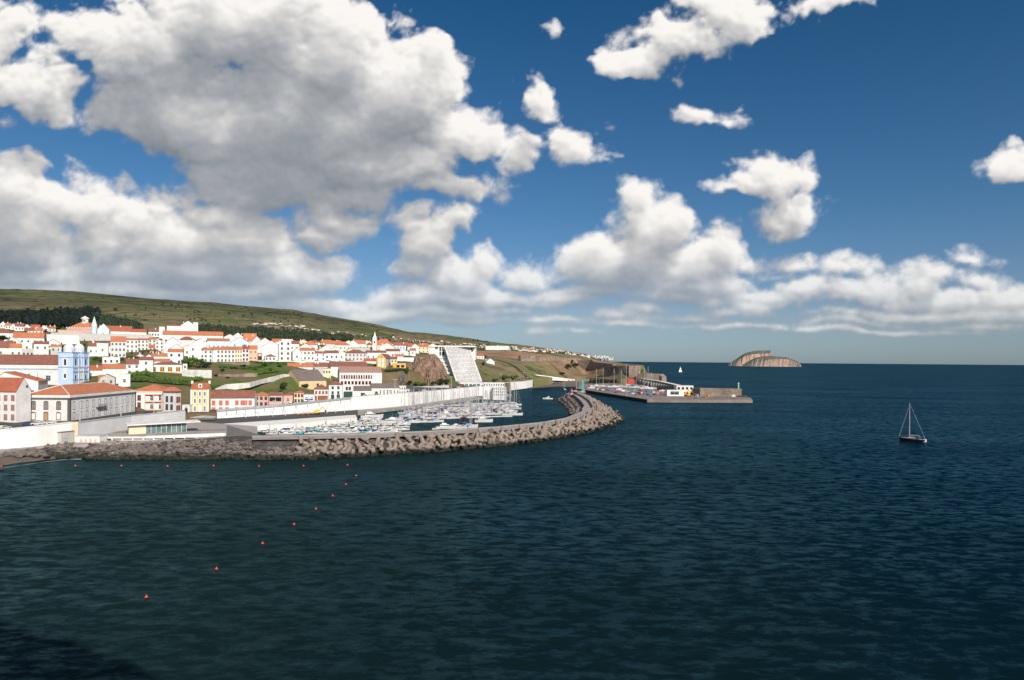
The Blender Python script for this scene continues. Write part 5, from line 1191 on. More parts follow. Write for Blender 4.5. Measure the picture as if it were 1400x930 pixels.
# ---- small buildings on the plaza
h = House('bath_house', 'low cream building with four narrow openings facing the rocks', 'building', 104, 136, 608.5, 596.5, yaw=3, depth=6, D=256, sink=2); h.body('v', 'F', roof='w')
for k in range(4): h.win('f', h.w * (.22 + .2 * k), .2, .9, 2.0, 'w', SALMON, arch=True, fw=.15, name='door')
h = House('shed', 'plain grey storage box on the quay apron at the foot of the white sea wall', 'shed', 64, 84, 601.5, 591, yaw=-12, depth=6.5, D=258, x2=101, sink=2); h.body('k', 'F', roof='g', )
h = House('glass_pavilion', 'low glass fronted cafe pavilion with a thin slanting white roof on the plaza', 'pavilion', 176, 256, 593.5, 582, yaw=33, depth=7, D=284, sink=1); 
b = MB(); b.box(0, h.w * .28, 0, h.d, -1, h.h * .98); b.build('wall', CREAM, h.root); b = MB(); b.box(h.w * .28, h.w - .3, .3, h.d, -1, h.h * .96); b.build('glass_front', mat('pavilion_glass', (.16, .24, .23), rough=.15, spec=.6, var=.6, scale=.5), h.root)
b = MB(); b.hexa([(-.8, -1.6, h.h), (h.w + 5, -1.6, h.h + .4), (h.w + 5, h.d + 1, h.h + .4), (-.8, h.d + 1, h.h), (-.8, -1.6, h.h + .45), (h.w + 5, -1.6, h.h + .85), (h.w + 5, h.d + 1, h.h + .85), (-.8, h.d + 1, h.h + .45)]); b.build('roof', WHITE, h.root)
for k in range(9): q = MB(); x_ = h.w * .28 + k * (h.w * .72 - .4) / 8; q.box(x_, x_ + .14, .1, .3, -1, h.h * .96); q.build('mullion', WHITE, h.root)
p = atz(310, 597, 3.0); b = MB(); T0 = at(310, 581.5, p.y).z
b.prism([(0, 0), (14.5, 1.5), (14.2, 2.1), (0, .6)], 0, [T0 - 3, .2, .2, T0 - 3]); tag(b.build('ramp_wall', mat('dark_grey_wall', (.12, .12, .12)), None, p), 'dark grey wedge shaped ramp wall pointing right on the plaza', 'ramp')
p = atz(245, 588, 3.0)
b = MB(); pz = at(232, 571.5, 330); b.add([(0, 0, 0), (13, -1.5, .0), (13, 1.8, .3), (6, 1.6, 1.2), (0, 0, .3), (13, -1.5, .5), (13, 1.8, .8)], [(0, 1, 2, 3), (4, 6, 5), (4, 3, 6), (0, 4, 5, 1), (1, 5, 6, 2), (2, 6, 3), (0, 3, 4)])
tag(b.build('canopy', STEEL, None, at(260, 571.5, 352)), 'long pointed grey canopy in front of the yellow house', 'canopy')
# ---- jetty with arcaded breakwater wall
JETM = mat('jetty_concrete', (0.24, .20, .175), var=.4, scale=.12, rough=.95)
platform('jetty', [(786, 531), (885, 546.2), (960, 546.8), (1029, 547), (1026, 543.8), (957, 536.8), (905, 524.8), (860, 523.8), (800, 524.5)], 2.5, JETM)
wall_strip('jetty_wall', [(875, 517.6, 1000, 1), (900, 521.5, 850, 1), (925, 527, 705, 1)], FORTM, 'high jetty wall with a receding row of dark arches', 'wall', thick=5, coping=WHITE2)
b0 = [at(878 + 47 * t, 524, 1) for t in (0,)]
for k in range(14):
    t = (k + .3) / 14; D = 1 / ((1 - t) / 985 + t / 706); px = 876.5 + 48 * t; zt = 9.2; q = MB(); p = at(px, 530, D)
    q.box(-1.0, 1.0, -2.6, .2, 2.4 - 2.4, zt - 2.4); q.build('buttress', WHITE2 if k % 1 else QUAY, None, (0, 0, 0)).name = 'buttress'
    o_ = bpy.data.objects[list(bpy.data.objects.keys())[0]] if False else None
JW = [o for o in bpy.data.objects if o.name.startswith('buttress')]
jr = [o for o in bpy.data.objects if o.name.startswith('jetty_wall')][0]
for k, o_ in enumerate(JW):
    t = (k + .3) / 14; D = 1 / ((1 - t) / 985 + t / 706); p = at(875 + 50 * t, 530, D); o_.parent = jr; o_.location = (p.x - jr.location.x - .6, p.y - jr.location.y - .5, 2.4)
wall_strip('jetty_wall', [(948, 530.5, 690, 1), (957, 530.8, 664, 1), (1014, 532, 655, 1)], FORTM, 'massive pale brown stone wall at the outer end of the jetty', 'wall', thick=8)
wall_strip('jetty_wall', [(1008, 541, 640, 1), (1022, 541.5, 637, 1)], ROCKM, 'low dark block at the very tip of the jetty', 'wall', thick=9)
h = House('harbour_building', 'white harbour building with dark openings against the jetty wall', 'building', 925, 948, 541.5, 527.5, yaw=0, depth=12, D=690, sink=1); h.body('w', 'F', roof='w'); h.grid(2, 4, trim='w', glass=DARK, ww=2.4, wh=2.4)
h = House('harbour_office', 'low cream building with one wide dark window on the jetty', 'building', 912, 935, 541.5, 533.5, yaw=-3, depth=8, D=650, sink=1); h.body('v', 'F', roof='w'); h.win('f', h.w * .45, 1.4, 8, 3, 'w', GLASS, fw=.2)
h = House('hut', 'small white cube hut on the jetty quay', 'hut', 907, 912.5, 541, 536.5, yaw=0, depth=4, D=655, sink=1); h.body('w', 'F', roof='n')
h = House('container', 'red shipping container behind the boats on the jetty', 'container', 858, 867.5, 524.5, 518.5, yaw=5, depth=4, D=900, sink=0); h.body(REDP, 'F', roof=REDP)
h = House('harbour_hall', 'long low white harbour hall with dark doors by the small beach', 'building', 737, 757, 521.5, 517, yaw=0, depth=9, D=985, sink=4); h.body('w', 'F', roof='n'); h.grid(1, 8, trim='w', glass=DARK)
h = House('harbour_hall', 'second plain white hall further along the harbour road', 'building', 758, 786, 521.5, 518.5, yaw=0, depth=8, D=1010, sink=4); h.body('w', 'F', roof='n'); h.grid(1, 5, trim='w', glass=DARK)
wall_strip('road_wall', [(684, 507.8, 905, 10), (715, 510.2, 930, 10), (745, 513.6, 962, 8), (770, 517, 1000, 6), (786, 519, 1030, 5)], WHITE2, 'pale retaining wall of the road descending to the jetty', 'wall', thick=2)
slope('beach', [[(676, 536.5, -.5), (700, 535, -.5), (730, 532, -.5), (760, 529.6, -.5), (800, 530, -.5)], [(676, 533, 1.6), (700, 532, 1.6), (730, 527, 1.6), (760, 525, 1.8), (800, 525, 2.3)], [(676, 531, 2), (700, 527, 3.5), (730, 522, 5), (760, 520.5, 6), (800, 521, 6)]], mat('dark_sand', (0, 0, 0)))
# ---- fort walls on the cape
wall_strip('fort_wall', [(709, 487.5, 1085, 22), (712, 486.4, 1080, 20), (732, 486.8, 1100, 18), (733.5, 488.5, 1110, 18), (790, 489.5, 1215, 18), (795, 491, 1225, 18)], FORTM, 'long grey brown fort wall on top of the grassy slope', 'wall', thick=6)
wall_strip('fort_wall', [(790, 493.2, 1190, 12), (808, 491.8, 1170, 12), (812, 495, 1150, 12), (838, 498, 1095, 10)], FORTM, 'battered bastion wall right of the dark trees on the cape', 'wall', thick=8)
wall_strip('fort_wall', [(826, 500.3, 1075, 8), (846, 500.8, 1040, 4), (869, 500, 1010, 2), (871, 500.5, 1030, 2)], FORTM, 'tall fort wall at the right end of the cape above the jetty', 'wall', thick=10)
wall_strip('fort_wall', [(871, 511, 1000, 0), (884, 510.5, 990, 0), (901, 511.5, 985, 0), (905, 515.5, 980, 0)], FORTM, 'low bastion running out to sea behind the masts', 'wall', thick=9)

wall_strip('quay_shadow_strip', [(784, 531.4, 812, .2), (800, 533.8, 760, .2), (884, 546.6, 586, .2)], DARK, 'dark painted shadow strip along the near edge of the jetty', 'wall', thick=.5)  # black strip added to stand for shadow on the near quay face
random.seed(8)
for k, (px, py, c_) in enumerate([(868, 534, 'teal'), (876, 535, 'red'), (884, 536.5, 'blue'), (893, 537.5, 'grey'), (899, 539, 'orange'), (904, 540.2, 'brown'), (950, 541.5, 'brown'), (953, 542, 'grey'), (968, 542.5, 'orange'), (1003, 542.8, 'pale')]):
    cm = {'teal': TEALP, 'red': REDP, 'blue': BLUEP, 'grey': STEEL, 'orange': ORAP, 'brown': BROWNP, 'pale': WHITE2}[c_]
    b = MB(); w_ = random.uniform(1, 2.4); b.box(-w_, w_, -1, 1, 0, 1.6); b.box(-w_ * .6, w_ * .4, -.8, .8, 1.6, 2.3); tag(b.build('crate', cm, None, atz(px, py, 2.5), random.uniform(0, 3)), '%s crate stack standing on the jetty, %s from the boats' % (c_, ['first', 'second', 'third', 'fourth', 'fifth', 'sixth', 'seventh', 'eighth', 'ninth', 'tenth'][k]), 'crate')
# ---------------------------------------------------------------- breakwater, armour blocks, boulders
ST = [((345,597.5),(345,597.5),(345,602),(345,629)), ((430,596),(430,596),(430,600.8),(430,628)), ((520,593.4),(520,593.4),(520,599),(520,622.5)), ((600,590),(600,590),(600,595),(600,617.5)),
 ((680,584.5),(680,584.5),(680,590),(680,610.5)), ((740,578.5),(740,578.5),(740,583.5),(742,602.5)), ((769,574.5),(772,573),(776,578),(800,592.5)), ((777,571),(794,564),(804,568),(834,584.5)),
 ((768,561),(799,557),(813,559.5),(852,576)), ((760,553),(794,550),(807,550),(846,567)), ((752,547.5),(787,543.5),(797,543),(822,553.5)), ((768,541),(780,539.8),(788,539.2),(800,541))]
ZC = 5.0
def st_pts(i):
    a, b, c, d = ST[i]; far, near = atz(*b, ZC), atz(*c, ZC)
    inn = atz(*a, -1.5) if i >= 7 else Vector((far.x, far.y + .2, -1.5))
    o = atz(*d, 0); oo = o + (o - near).normalized() * 1.5; oo.z = -1.5
    return inn, far, near, oo
SP = [st_pts(i) for i in range(len(ST))]
def lerp_st(t):
    i = min(int(t), len(SP) - 2); f = t - i; return [p.lerp(q, f) for p, q in zip(SP[i], SP[i + 1])]
B = MB(); NS = 90
for k in range(NS + 1):
    inn, far, near, oo = lerp_st(k / NS * (len(SP) - 1))
    row = [inn, inn.lerp(far, .5), far, near - Vector((0, 0, .6)), near.lerp(oo, .35), near.lerp(oo, .7), oo]
    for j, p in enumerate(row):
        q = p.copy()
        if j in (1, 4, 5): q += Vector((0, 0, -.5 + 1.0 * mnoise.noise(p * .25)))
        B.v.append(tuple(q))
for k in range(NS):
    for j in range(6): B.f.append([k * 7 + j, (k + 1) * 7 + j, (k + 1) * 7 + j + 1, k * 7 + j + 1]); B.mi.append(0)
n0_ = len(B.v); B.f.append([NS * 7 + j for j in range(7)]); B.mi.append(0)
tag(B.build('breakwater_core', ROCKM), kind='structure')
RW = []
for k in range(NS):
    a = lerp_st(k / NS * (len(SP) - 1)); c = lerp_st((k + 1) / NS * (len(SP) - 1)); up = Vector((0, 0, .12))
    RW.append([a[2] + up, c[2] + up, c[1] + up, a[1] + up])
sheet('breakwater_road', RW, QUAY)
def lip(side, t0, t1, hgt, m, label):
    b = MB(); n_ = 30; o = lerp_st(t0)[side]
    for k in range(n_):
        p, q = lerp_st(t0 + (t1 - t0) * k / n_)[side] - o, lerp_st(t0 + (t1 - t0) * (k + 1) / n_)[side] - o
        d = (q - p).normalized(); w_ = Vector((-d.y, d.x, 0)) * (.9 if side == 2 else -.9)
        b.hexa([p + Vector((0, 0, -1)), q + Vector((0, 0, -1)), q + w_ + Vector((0, 0, -1)), p + w_ + Vector((0, 0, -1)), p + Vector((0, 0, hgt)), q + Vector((0, 0, hgt)), q + w_ + Vector((0, 0, hgt)), p + w_ + Vector((0, 0, hgt))])
    tag(b.build('parapet', m, None, o), label, 'wall')
lip(2, 7.2, 10.9, 1.7, QUAY, 'outer concrete parapet of the bent breakwater head road')
lip(1, 7.4, 10.8, 1.2, QUAY, 'inner low parapet of the bent breakwater head road')
lip(1, 0.0, 7.0, 0.5, QUAY, 'low concrete kerb between breakwater road and marina water')
def tetra_mesh(k):
    random.seed(100 + k); b = MB(); r = 1.0
    dirs = [Vector((0, 0, 1)), Vector((.94, 0, -.33)), Vector((-.47, .82, -.33)), Vector((-.47, -.82, -.33))]
    for d in dirs: b.tube((0, 0, 0), d * 2.9, 1.0, .62, n=8)
    b.blob((0, 0, 0), (1.1, 1.1, 1.1), 1, .02)
    return b.mesh('tetrapod', CONC)
TM = [tetra_mesh(0)]
random.seed(31); CANDS = []
def arc(lo, hi, row_t, sp):
    t = lo
    while t < hi:
        p = lerp_st(t); c = p[2].lerp(p[3], row_t); CANDS.append((c, t, row_t))
        e = lerp_st(min(t + .01, hi)); L_ = (e[2].lerp(e[3], row_t) - c).length / .01; t += sp / max(L_, 1) * random.uniform(.85, 1.15)
for rt, z in ((.16, 0), (.40, 0), (.64, 0), (.88, 0)): arc(.80, 11.0, rt, 4.1)
CANDS.sort(key=lambda c: c[0].y)
stuff_b = MB(); nt_ = 0
def put_tetra(c, sc):
    global nt_
    M_ = Matrix.Rotation(random.uniform(0, 6.28), 4, 'Z') @ Matrix.Rotation(random.uniform(-1.2, 1.2), 4, 'X') @ Matrix.Rotation(random.uniform(0, 6.28), 4, 'Z')
    if nt_ < 296:
        o = link('tetrapod', TM[0], None, c, 0); o.rotation_euler = M_.to_euler(); o.scale = (sc,) * 3
        tag(o, 'pale concrete tetrapod piled on the outer slope of the breakwater', 'tetrapod', 'tetrapods armouring the breakwater'); nt_ += 1
    else:
        me = TM[0]; b0 = len(stuff_b.v)
        for v in me.vertices: stuff_b.v.append(tuple(c + (M_.to_3x3() @ v.co) * sc))
        for f in me.polygons: stuff_b.f.append([b0 + i for i in f.vertices]); stuff_b.mi.append(0)
for (c, t, rt) in CANDS:
    put_tetra(c + Vector((random.uniform(-.6, .6), random.uniform(-.6, .6), random.uniform(-.9, .8))), random.uniform(.72, 1.12))
if stuff_b.v: tag(stuff_b.build('armour_rubble', CONC), 'far concrete armour blocks of the breakwater head seen as one heap', kind='stuff')
# boulders: revetment on the left and the basin side of the head
def boulder_mesh(k):
    random.seed(k); b = MB(); b.blob((0, 0, 0), (1.0, .8, .65), 2, .38, 1.3); return b.mesh('boulder', ROCKG[k % 3])
ROCKG = [mat('boulder_grey', (.17, .145, .13), var=.4, scale=.8, bump=.4), mat('boulder_brown', (.23, .18, .15), var=.4, scale=.8, bump=.4), mat('boulder_dark', (.07, .06, .055), var=.4, scale=.8, bump=.4)]
for q_ in ROCKG: wet(q_, 1.4)
BM_ = [boulder_mesh(k) for k in range(9)]
random.seed(77); pts = []
for r_ in range(9):
    px = 62 + random.uniform(0, 4)
    while px < 432:
        t = (r_ + random.uniform(.1, .9)) / 9
        crest = (609 if px < 120 else 609 - (px - 120) / 180 * 7 if px < 300 else 602); wl = 627 + (2 if px > 120 else 0)
        cz = 2.2 if px < 120 else 2.9 if px < 340 else 4.3
        z = cz * (1 - t) * .95; py = crest + (wl - crest) * t
        p = atz(px, py, z); pts.append(p); px += random.uniform(4.5, 8.0)
for k in range(70):
    t = k / 70; pts.append(atz(6 + 58 * t + random.uniform(-.5, .5), 618.5 - 4 * t + random.uniform(0, 4.5 + 5 * t), 1.6 - .5 * t))
for k in range(70): pts.append(atz(random.uniform(940, 1012), random.uniform(543.2, 545.8), 2.6))
for r_ in range(4):
    for k in range(34):
        t = 7.1 + 4.4 * k / 34; P = lerp_st(t); pts.append(P[0].lerp(P[1], (r_ + .6) / 4.6) + Vector((random.uniform(-1, 1), random.uniform(-1, 1), .1)))
random.shuffle(pts); sb = MB()
near_pts = [p for p in pts if p.y < 300]; far_pts = [p for p in pts if p.y >= 300]
for k, p in enumerate(near_pts[:290]):
    o = link('boulder', BM_[k % 9], None, p, random.uniform(0, 6.28)); s_ = random.uniform(.75, 1.35); o.scale = (s_, s_, s_); o.rotation_euler = (random.uniform(-.5, .5), random.uniform(-.5, .5), random.uniform(0, 6))
    tag(o, 'rough basalt boulder on the sloping rock revetment below the plaza', 'boulder', 'boulders of the revetment')
for p in near_pts[290:] + far_pts: q_ = random.uniform(.7, 1.3); sb.blob(tuple(p), (1.1 * q_, .9 * q_, .8 * q_), 1, .35)
for k in range(500):
    px = random.uniform(60, 430); t = random.random(); z = 3.0 * (1 - t); p = atz(px, 604 + 23 * t, z); s_ = random.uniform(.35, .8); sb.blob(tuple(p), (s_, s_, s_ * .8), 1, .3)
tag(sb.build('rubble', ROCKG[0]), 'small rubble filling the gaps of the rock slope', kind='stuff')
# cliff in front of the hotel
def cliff(out=None, D0_=610, name='cliff', label='bare brown rock cliff left of the slanting white hotel', c1=(.34, .215, .145), c2=(.10, .065, .05)):
    out = out or [(549, 531, 505), (553, 531, 499), (558, 531, 497.5), (564, 531, 496.5), (567, 531, 489), (571, 531, 487.5), (575, 531, 487), (580, 531, 488.5), (584, 531, 486.5), (589, 531, 484), (594, 531, 483.8), (598, 531, 487), (602, 530, 492), (606, 530, 499), (610, 529, 506), (613, 529, 514), (615, 528.5, 522), (616, 528, 527.5)]
    b = MB(); rows = 16; xs_ = []
    fine = []
    for (a, c) in zip(out, out[1:]):
        for k in range(4): t = k / 4; fine.append(tuple(a[i] * (1 - t) + c[i] * t for i in range(3)))
    fine.append(out[-1])
    for (px, yb, yt) in fine:
        for j in range(rows):
            t = j / (rows - 1); D = D0_ + 34 * t * t + abs(px - 585) * .12 + (2.4 if j == 0 else 0)
            zt = zat(px, yt, D0_ + 30); zb = zat(px, yb, D0_) - 3; z = zb + (zt - zb) * math.sin(t * math.pi / 2) ** .9
            a, bb = ray(px, 500); p = Vector((a * D, D, z)); n_ = mnoise.fractal(p * .09, .9, 2.0, 5); n2_ = mnoise.fractal(p * .35, .9, 2, 3)
            b.v.append((p.x + n_ * 1.0, p.y - n_ * 5.5 - n2_ * 1.6, p.z + (n_ * 1.2 if j < rows - 1 else 0)))
        # back side
        a, bb = ray(px, 500); D = D0_ + 60; b.v.append((a * D, D, zat(px, yt, D0_ + 30) - 3))
    R2_ = rows + 1
    for i in range(len(fine) - 1):
        for j in range(rows): b.f.append([i * R2_ + j, (i + 1) * R2_ + j, (i + 1) * R2_ + j + 1, i * R2_ + j + 1]); b.mi.append(0)
    m, n, l, p_ = nt('cliff_rock'); tc = n.new('ShaderNodeTexCoord'); mp = n.new('ShaderNodeMapping'); mp.inputs['Scale'].default_value = (.12, .12, .035); l.new(tc.outputs['Object'], mp.inputs['Vector'])
    z_ = n.new('ShaderNodeTexNoise'); z_.inputs['Scale'].default_value = 2.2; z_.inputs['Detail'].default_value = 10; z_.inputs['Roughness'].default_value = .72; l.new(mp.outputs[0], z_.inputs['Vector'])
    cr_ = n.new('ShaderNodeValToRGB'); e_ = cr_.color_ramp.elements; e_[0].position = .34; e_[0].color = (*c2, 1); e_[1].position = .62; e_[1].color = (*c1, 1); l.new(z_.outputs['Fac'], cr_.inputs['Fac']); l.new(cr_.outputs[0], p_.inputs['Base Color'])
    bp_ = n.new('ShaderNodeBump'); bp_.inputs['Distance'].default_value = 2.5; bp_.inputs['Strength'].default_value = .8; l.new(z_.outputs['Fac'], bp_.inputs['Height']); l.new(bp_.outputs[0], p_.inputs['Normal']); p_.inputs['Roughness'].default_value = .95
    tag(b.build(name, m), label, kind='structure')
cliff()
cliff([(514, 527, 516), (519, 528, 507), (524, 529, 505), (532, 529.5, 504.5), (541, 530, 504.5), (549, 530.5, 505), (555, 531, 508)], 572, 'cliff', 'grey overgrown rock face under the orange gabled house', (.20, .165, .13), (.055, .055, .035))
wall_strip('retaining_wall', [(522, 503, 612, 12), (535, 504.5, 612, 10), (552, 504, 614, 10)], ROCKM, 'dark rough stone retaining wall under the orange gabled house', 'wall', thick=4)
wall_strip('retaining_wall', [(556, 529, 575, 8), (575, 528.5, 588, 8), (600, 527.5, 602, 8), (614, 527, 608, 8)], LGREY, 'low pale stone wall at the foot of the brown cliff', 'wall', thick=1)
wall_strip('garden_wall', [(295, 531.5, 432, 12), (310, 525.5, 440, 14), (342, 523, 446, 16), (358, 519, 462, 18), (388, 511.5, 486, 20), (396, 512, 490, 18)], mat('weathered_whitewash', (.62, .60, .56), var=.35, scale=.25), 'weathered whitewashed wall climbing the green slope to the sandy building', 'wall', thick=.8)
wall_strip('garden_wall', [(249, 505.5, 452, 16), (274, 505.8, 456, 16), (289.5, 506, 460, 17)], mat('weathered_whitewash', (0, 0, 0)), 'stone garden wall right of the restaurant', 'wall', thick=.8)
wall_strip('retaining_wall', [(292, 496.8, 515, 26), (318, 496.2, 516, 26), (330, 496, 518, 26), (342, 494.8, 520, 26)], FORTM, 'brown terrace wall under the three storey row', 'wall', thick=1)
wall_strip('terrace_wall', [(352, 493, 538, 28), (400, 493.6, 552, 28), (430, 494, 560, 28), (460, 494, 575, 26), (492, 493.2, 590, 26), (500, 495, 600, 24)], WHITE2, 'long white terrace wall carrying the upper street', 'wall', thick=.8)
# ---------------------------------------------------------------- trees, hedges, woods
def leafmat(name, c1, c2):
    m, n, l, p = nt(name); tc = n.new('ShaderNodeTexCoord'); z = n.new('ShaderNodeTexNoise'); z.inputs['Scale'].default_value = .9; z.inputs['Detail'].default_value = 4
    l.new(tc.outputs['Object'], z.inputs['Vector']); cr_ = n.new('ShaderNodeValToRGB'); e_ = cr_.color_ramp.elements; e_[0].position = .35; e_[0].color = (*c2, 1); e_[1].position = .65; e_[1].color = (*c1, 1)
    l.new(z.outputs['Fac'], cr_.inputs['Fac']); l.new(cr_.outputs[0], p.inputs['Base Color']); p.inputs['Roughness'].default_value = .75; p.inputs['Specular IOR Level'].default_value = .2; MATS[name] = m; return m
LEAF = leafmat('green_leaves', (.07, .12, .025), (.03, .06, .015)); LEAFD = leafmat('dark_leaves', (.035, .06, .022), (.014, .028, .012)); LEAFB = leafmat('bright_hedge_leaves', (.10, .17, .03), (.05, .09, .018))
WOOD = leafmat('dark_wood_foliage', (.014, .024, .018), (.006, .011, .009)); WOOD2 = leafmat('grey_green_wood_foliage', (.042, .058, .030), (.02, .03, .017)); BARK = mat('bark', (.12, .085, .06), rough=.9)  # cloud shade over the ridge wood is painted into its near-black leaves
def leaves(b, c, r, n, size):
    """leaf clumps through the volume of one lobe, dense towards its skin"""
    for _ in range(n):
        d = Vector((random.gauss(0, 1), random.gauss(0, 1), random.gauss(0, 1))).normalized() * (random.random() ** .35)
        p = Vector(c) + Vector((d.x * r[0], d.y * r[1], d.z * r[2])); s_ = size * random.uniform(.6, 1.4)
        a = Vector((random.uniform(-1, 1), random.uniform(-1, 1), random.uniform(-1, 1))).normalized(); e = a.orthogonal().normalized()
        q = (e * math.cos(1) + a.cross(e) * math.sin(1)) * s_; w_ = a.cross(q).normalized() * s_ * .6 + a * s_ * .2
        b.add([p - q, p - w_, p + q, p + w_], [(0, 1, 2, 3)])
def tree(px, py, wpx, hpx, m, label, name='tree', cat='tree', D=None, group=None, lobes=5, trunk=True):
    D = D or ground_D(px, py); p = at(px, py, D); k = D / F; w_, h_ = wpx * k, hpx * k
    r = empty(name, p, 0, label, cat, group); c = MB()
    for i in range(lobes):
        a = 6.28 * i / lobes + random.random(); rr = w_ * .26 * random.random() ** .5 if i else 0
        cz = h_ * random.uniform(.42, .72) if i else h_ * .66
        R_ = w_ * random.uniform(.24, .34); leaves(c, (math.cos(a) * rr * 1.3, math.sin(a) * rr * 1.3, cz), (R_, R_, h_ * random.uniform(.22, .30)), 75, max(.32, w_ * .055))
        c.blob((math.cos(a) * rr * 1.3, math.sin(a) * rr * 1.3, cz), (R_ * .7, R_ * .7, h_ * .17), 1, .3)
    c.build('crown', m, r)
    if trunk:
        t = MB(); t.tube((0, 0, -1), (.1, 0, h_ * .5), max(.15, w_ * .045), w_ * .02); t.tube((.1, 0, h_ * .4), (w_ * .2, .1, h_ * .65), w_ * .02, w_ * .01); t.tube((.1, 0, h_ * .35), (-w_ * .2, -.1, h_ * .62), w_ * .02, w_ * .01); t.build('trunk', BARK, r)
    return r
random.seed(9)
TR = [(4,468,16,10,LEAFD,'dark bush at the left picture edge above the church roof'),(131,496,10,9,LEAF,'green garden tree right of the church towers'),(140,497,10,8,LEAF,'low garden tree behind the flat roofed white house'),(159,493,11,7,LEAFB,'bright hedge tree left of the middle row of houses'),
 (166,495,10,8,LEAF,'round garden tree in the hedge line above the orange roofed houses'),(178,494,12,9,LEAFB,'bright bushy tree in the middle of the hedge line'),(188,494,12,8,LEAF,'green tree in the hedge line, fourth from the church'),(197,494,10,7,LEAFD,'dark shrub tree at the right end of the hedge line'),
 (209,489,9,7,LEAFD,'small dark tree above the restaurant area'),(217,490,9,8,LEAF,'leafy tree above the restaurant roof'),(254,504,14,15,LEAF,'big green tree at the left of the clump beside the restaurant'),(263,503,16,16,LEAFB,'tallest tree of the clump beside the restaurant'),
 (274,504,16,14,LEAF,'broad tree in the middle of the clump beside the restaurant'),(284,504,14,10,LEAFD,'low dark tree at the right of the clump beside the restaurant'),(386,540,9,19,LEAFD,'slim olive green tree in front of the sandy gabled building'),(389,534,8,12,LEAF,'second bushy tree at the foot of the sandy gable'),
 (417,531,10,6,LEAF,'bush on the roof terrace below the sandy building'),(561,528,10,8,LEAFD,'dark bush at the left foot of the cliff'),(570,529,12,8,LEAFB,'bright green bush at the cliff foot'),(580,529,14,6,LEAFB,'long low green bush at the cliff foot'),
 (594,529,12,8,LEAFD,'dark tree at the cliff foot left of the hotel'),(604,528,11,12,LEAFD,'dark round tree beside the foot of the hotel'),(611,528,10,11,LEAFD,'dark tree touching the hotel foot'),(557,515,6,14,LEAF,'narrow bush climbing the gully left of the cliff'),
 (777,504.5,11,8,LEAFD,'wide dark tree on the cape slope'),(787,503.5,11,8,LEAFD,'second dark tree on the cape slope'),(782,503,5,13,LEAFD,'slim dark cypress between the two cape trees'),(769,513,9,4.5,LEAFD,'low dark bush below the cape trees'),
 (663,492,6,7,LEAFD,'dark tree left of the lone white villa'),(661,503,5,9,LEAFD,'small dark tree below the red roofed house behind the hotel'),(677,523,10,6,LEAF,'green shrub above the glazed pavilion'),(690,520,14,7,LEAF,'broad shrub on the slope right of the hotel'),(703,519,14,6,LEAFB,'bright shrub patch right of the hotel'),
 (250,500,4,8,LEAFD,'thin dark shrub at the right of the restaurant'),(148,516,9,8,LEAFD,'dry looking garden palm bush in the white yard'),(35,457,7,5,LEAFD,'small tree behind the flat brown roof'),(80,452,10,6,LEAFD,'dark tree left of the orange pyramid roof'),(92,475,12,5,LEAF,'tree behind the left church dome')]
for q in TR: tree(*q)
# hedge banks of the slope
def hedge(pts, m, label, h_, th=3.0, n=240):
    P = [at(x, y, ground_D(x, y)) for x, y in pts]; o = P[0]; b = MB()
    for p, q in zip(P, P[1:]):
        L_ = (q - p).length; nn_ = max(2, int(L_ / 2.2))
        for k in range(nn_):
            c = p.lerp(q, (k + .5) / nn_) - o + Vector((0, 0, h_ * .4)); b.blob(tuple(c), (1.9, th * .8, h_ * .5), 1, .25); leaves(b, c, (2.1, th, h_ * .62), 46, .42)
    tag(b.build('hedge', m, None, o), label, 'hedge')
hedge([(175, 517), (185, 514), (200, 513), (210, 517)], LEAFB, 'tall green hedge bank below the white cube houses', 3.5)
hedge([(176, 522), (195, 522), (215, 524), (240, 526), (262, 527)], LEAF, 'long green hedge bank right above the harbour building roofs', 3.2)
hedge([(212, 520), (232, 522), (250, 523), (275, 520)], LEAFB, 'rounded green bank under the restaurant podium', 3.0)
hedge([(262, 531), (285, 533), (300, 531)], LEAF, 'green scrub between yellow house and garden wall', 2.6)
hedge([(300, 503), (330, 505), (360, 503)], LEAF, 'dark green scrub under the terrace of the three storey row', 2.0)
hedge([(342, 497), (360, 498), (378, 498), (395, 500)], LEAF, 'scrub line under the small hip roofed house', 2.4)
hedge([(322, 514), (350, 512), (380, 508)], LEAFB, 'pale grassy scrub across the open slope', 1.2)
hedge([(527, 509), (540, 508), (553, 507)], LEAFD, 'dark scrub hanging over the stone wall under the orange house', 2.5)
random.seed(14)
for k, (x, y, w_, h_, m_) in enumerate([(305, 508, 7, 4, LEAFD), (318, 505, 6, 4, LEAF), (334, 503, 9, 5, LEAFD), (349, 506, 7, 4, LEAF), (362, 502, 9, 5, LEAFD), (371, 507, 6, 4, LEAFB), (383, 503, 8, 5, LEAF), (296, 515, 8, 4, LEAFB), (312, 518, 6, 3, LEAFD), (402, 500, 7, 4, LEAFD)]):
    tree(x, y, w_, h_, m_, 'small wild bush on the open green slope, %s counted from the garden wall' % ['first', 'second', 'third', 'fourth', 'fifth', 'sixth', 'seventh', 'eighth lower', 'ninth lower', 'last far'][k], name='bush', cat='bush', lobes=4, trunk=False)
wall_strip('terrace_wall', [(296, 512, 470, 18), (325, 511.4, 474, 18), (352, 509.6, 480, 18)], FORTM, 'low brown dry stone terrace wall crossing the green slope', 'wall', thick=.6)
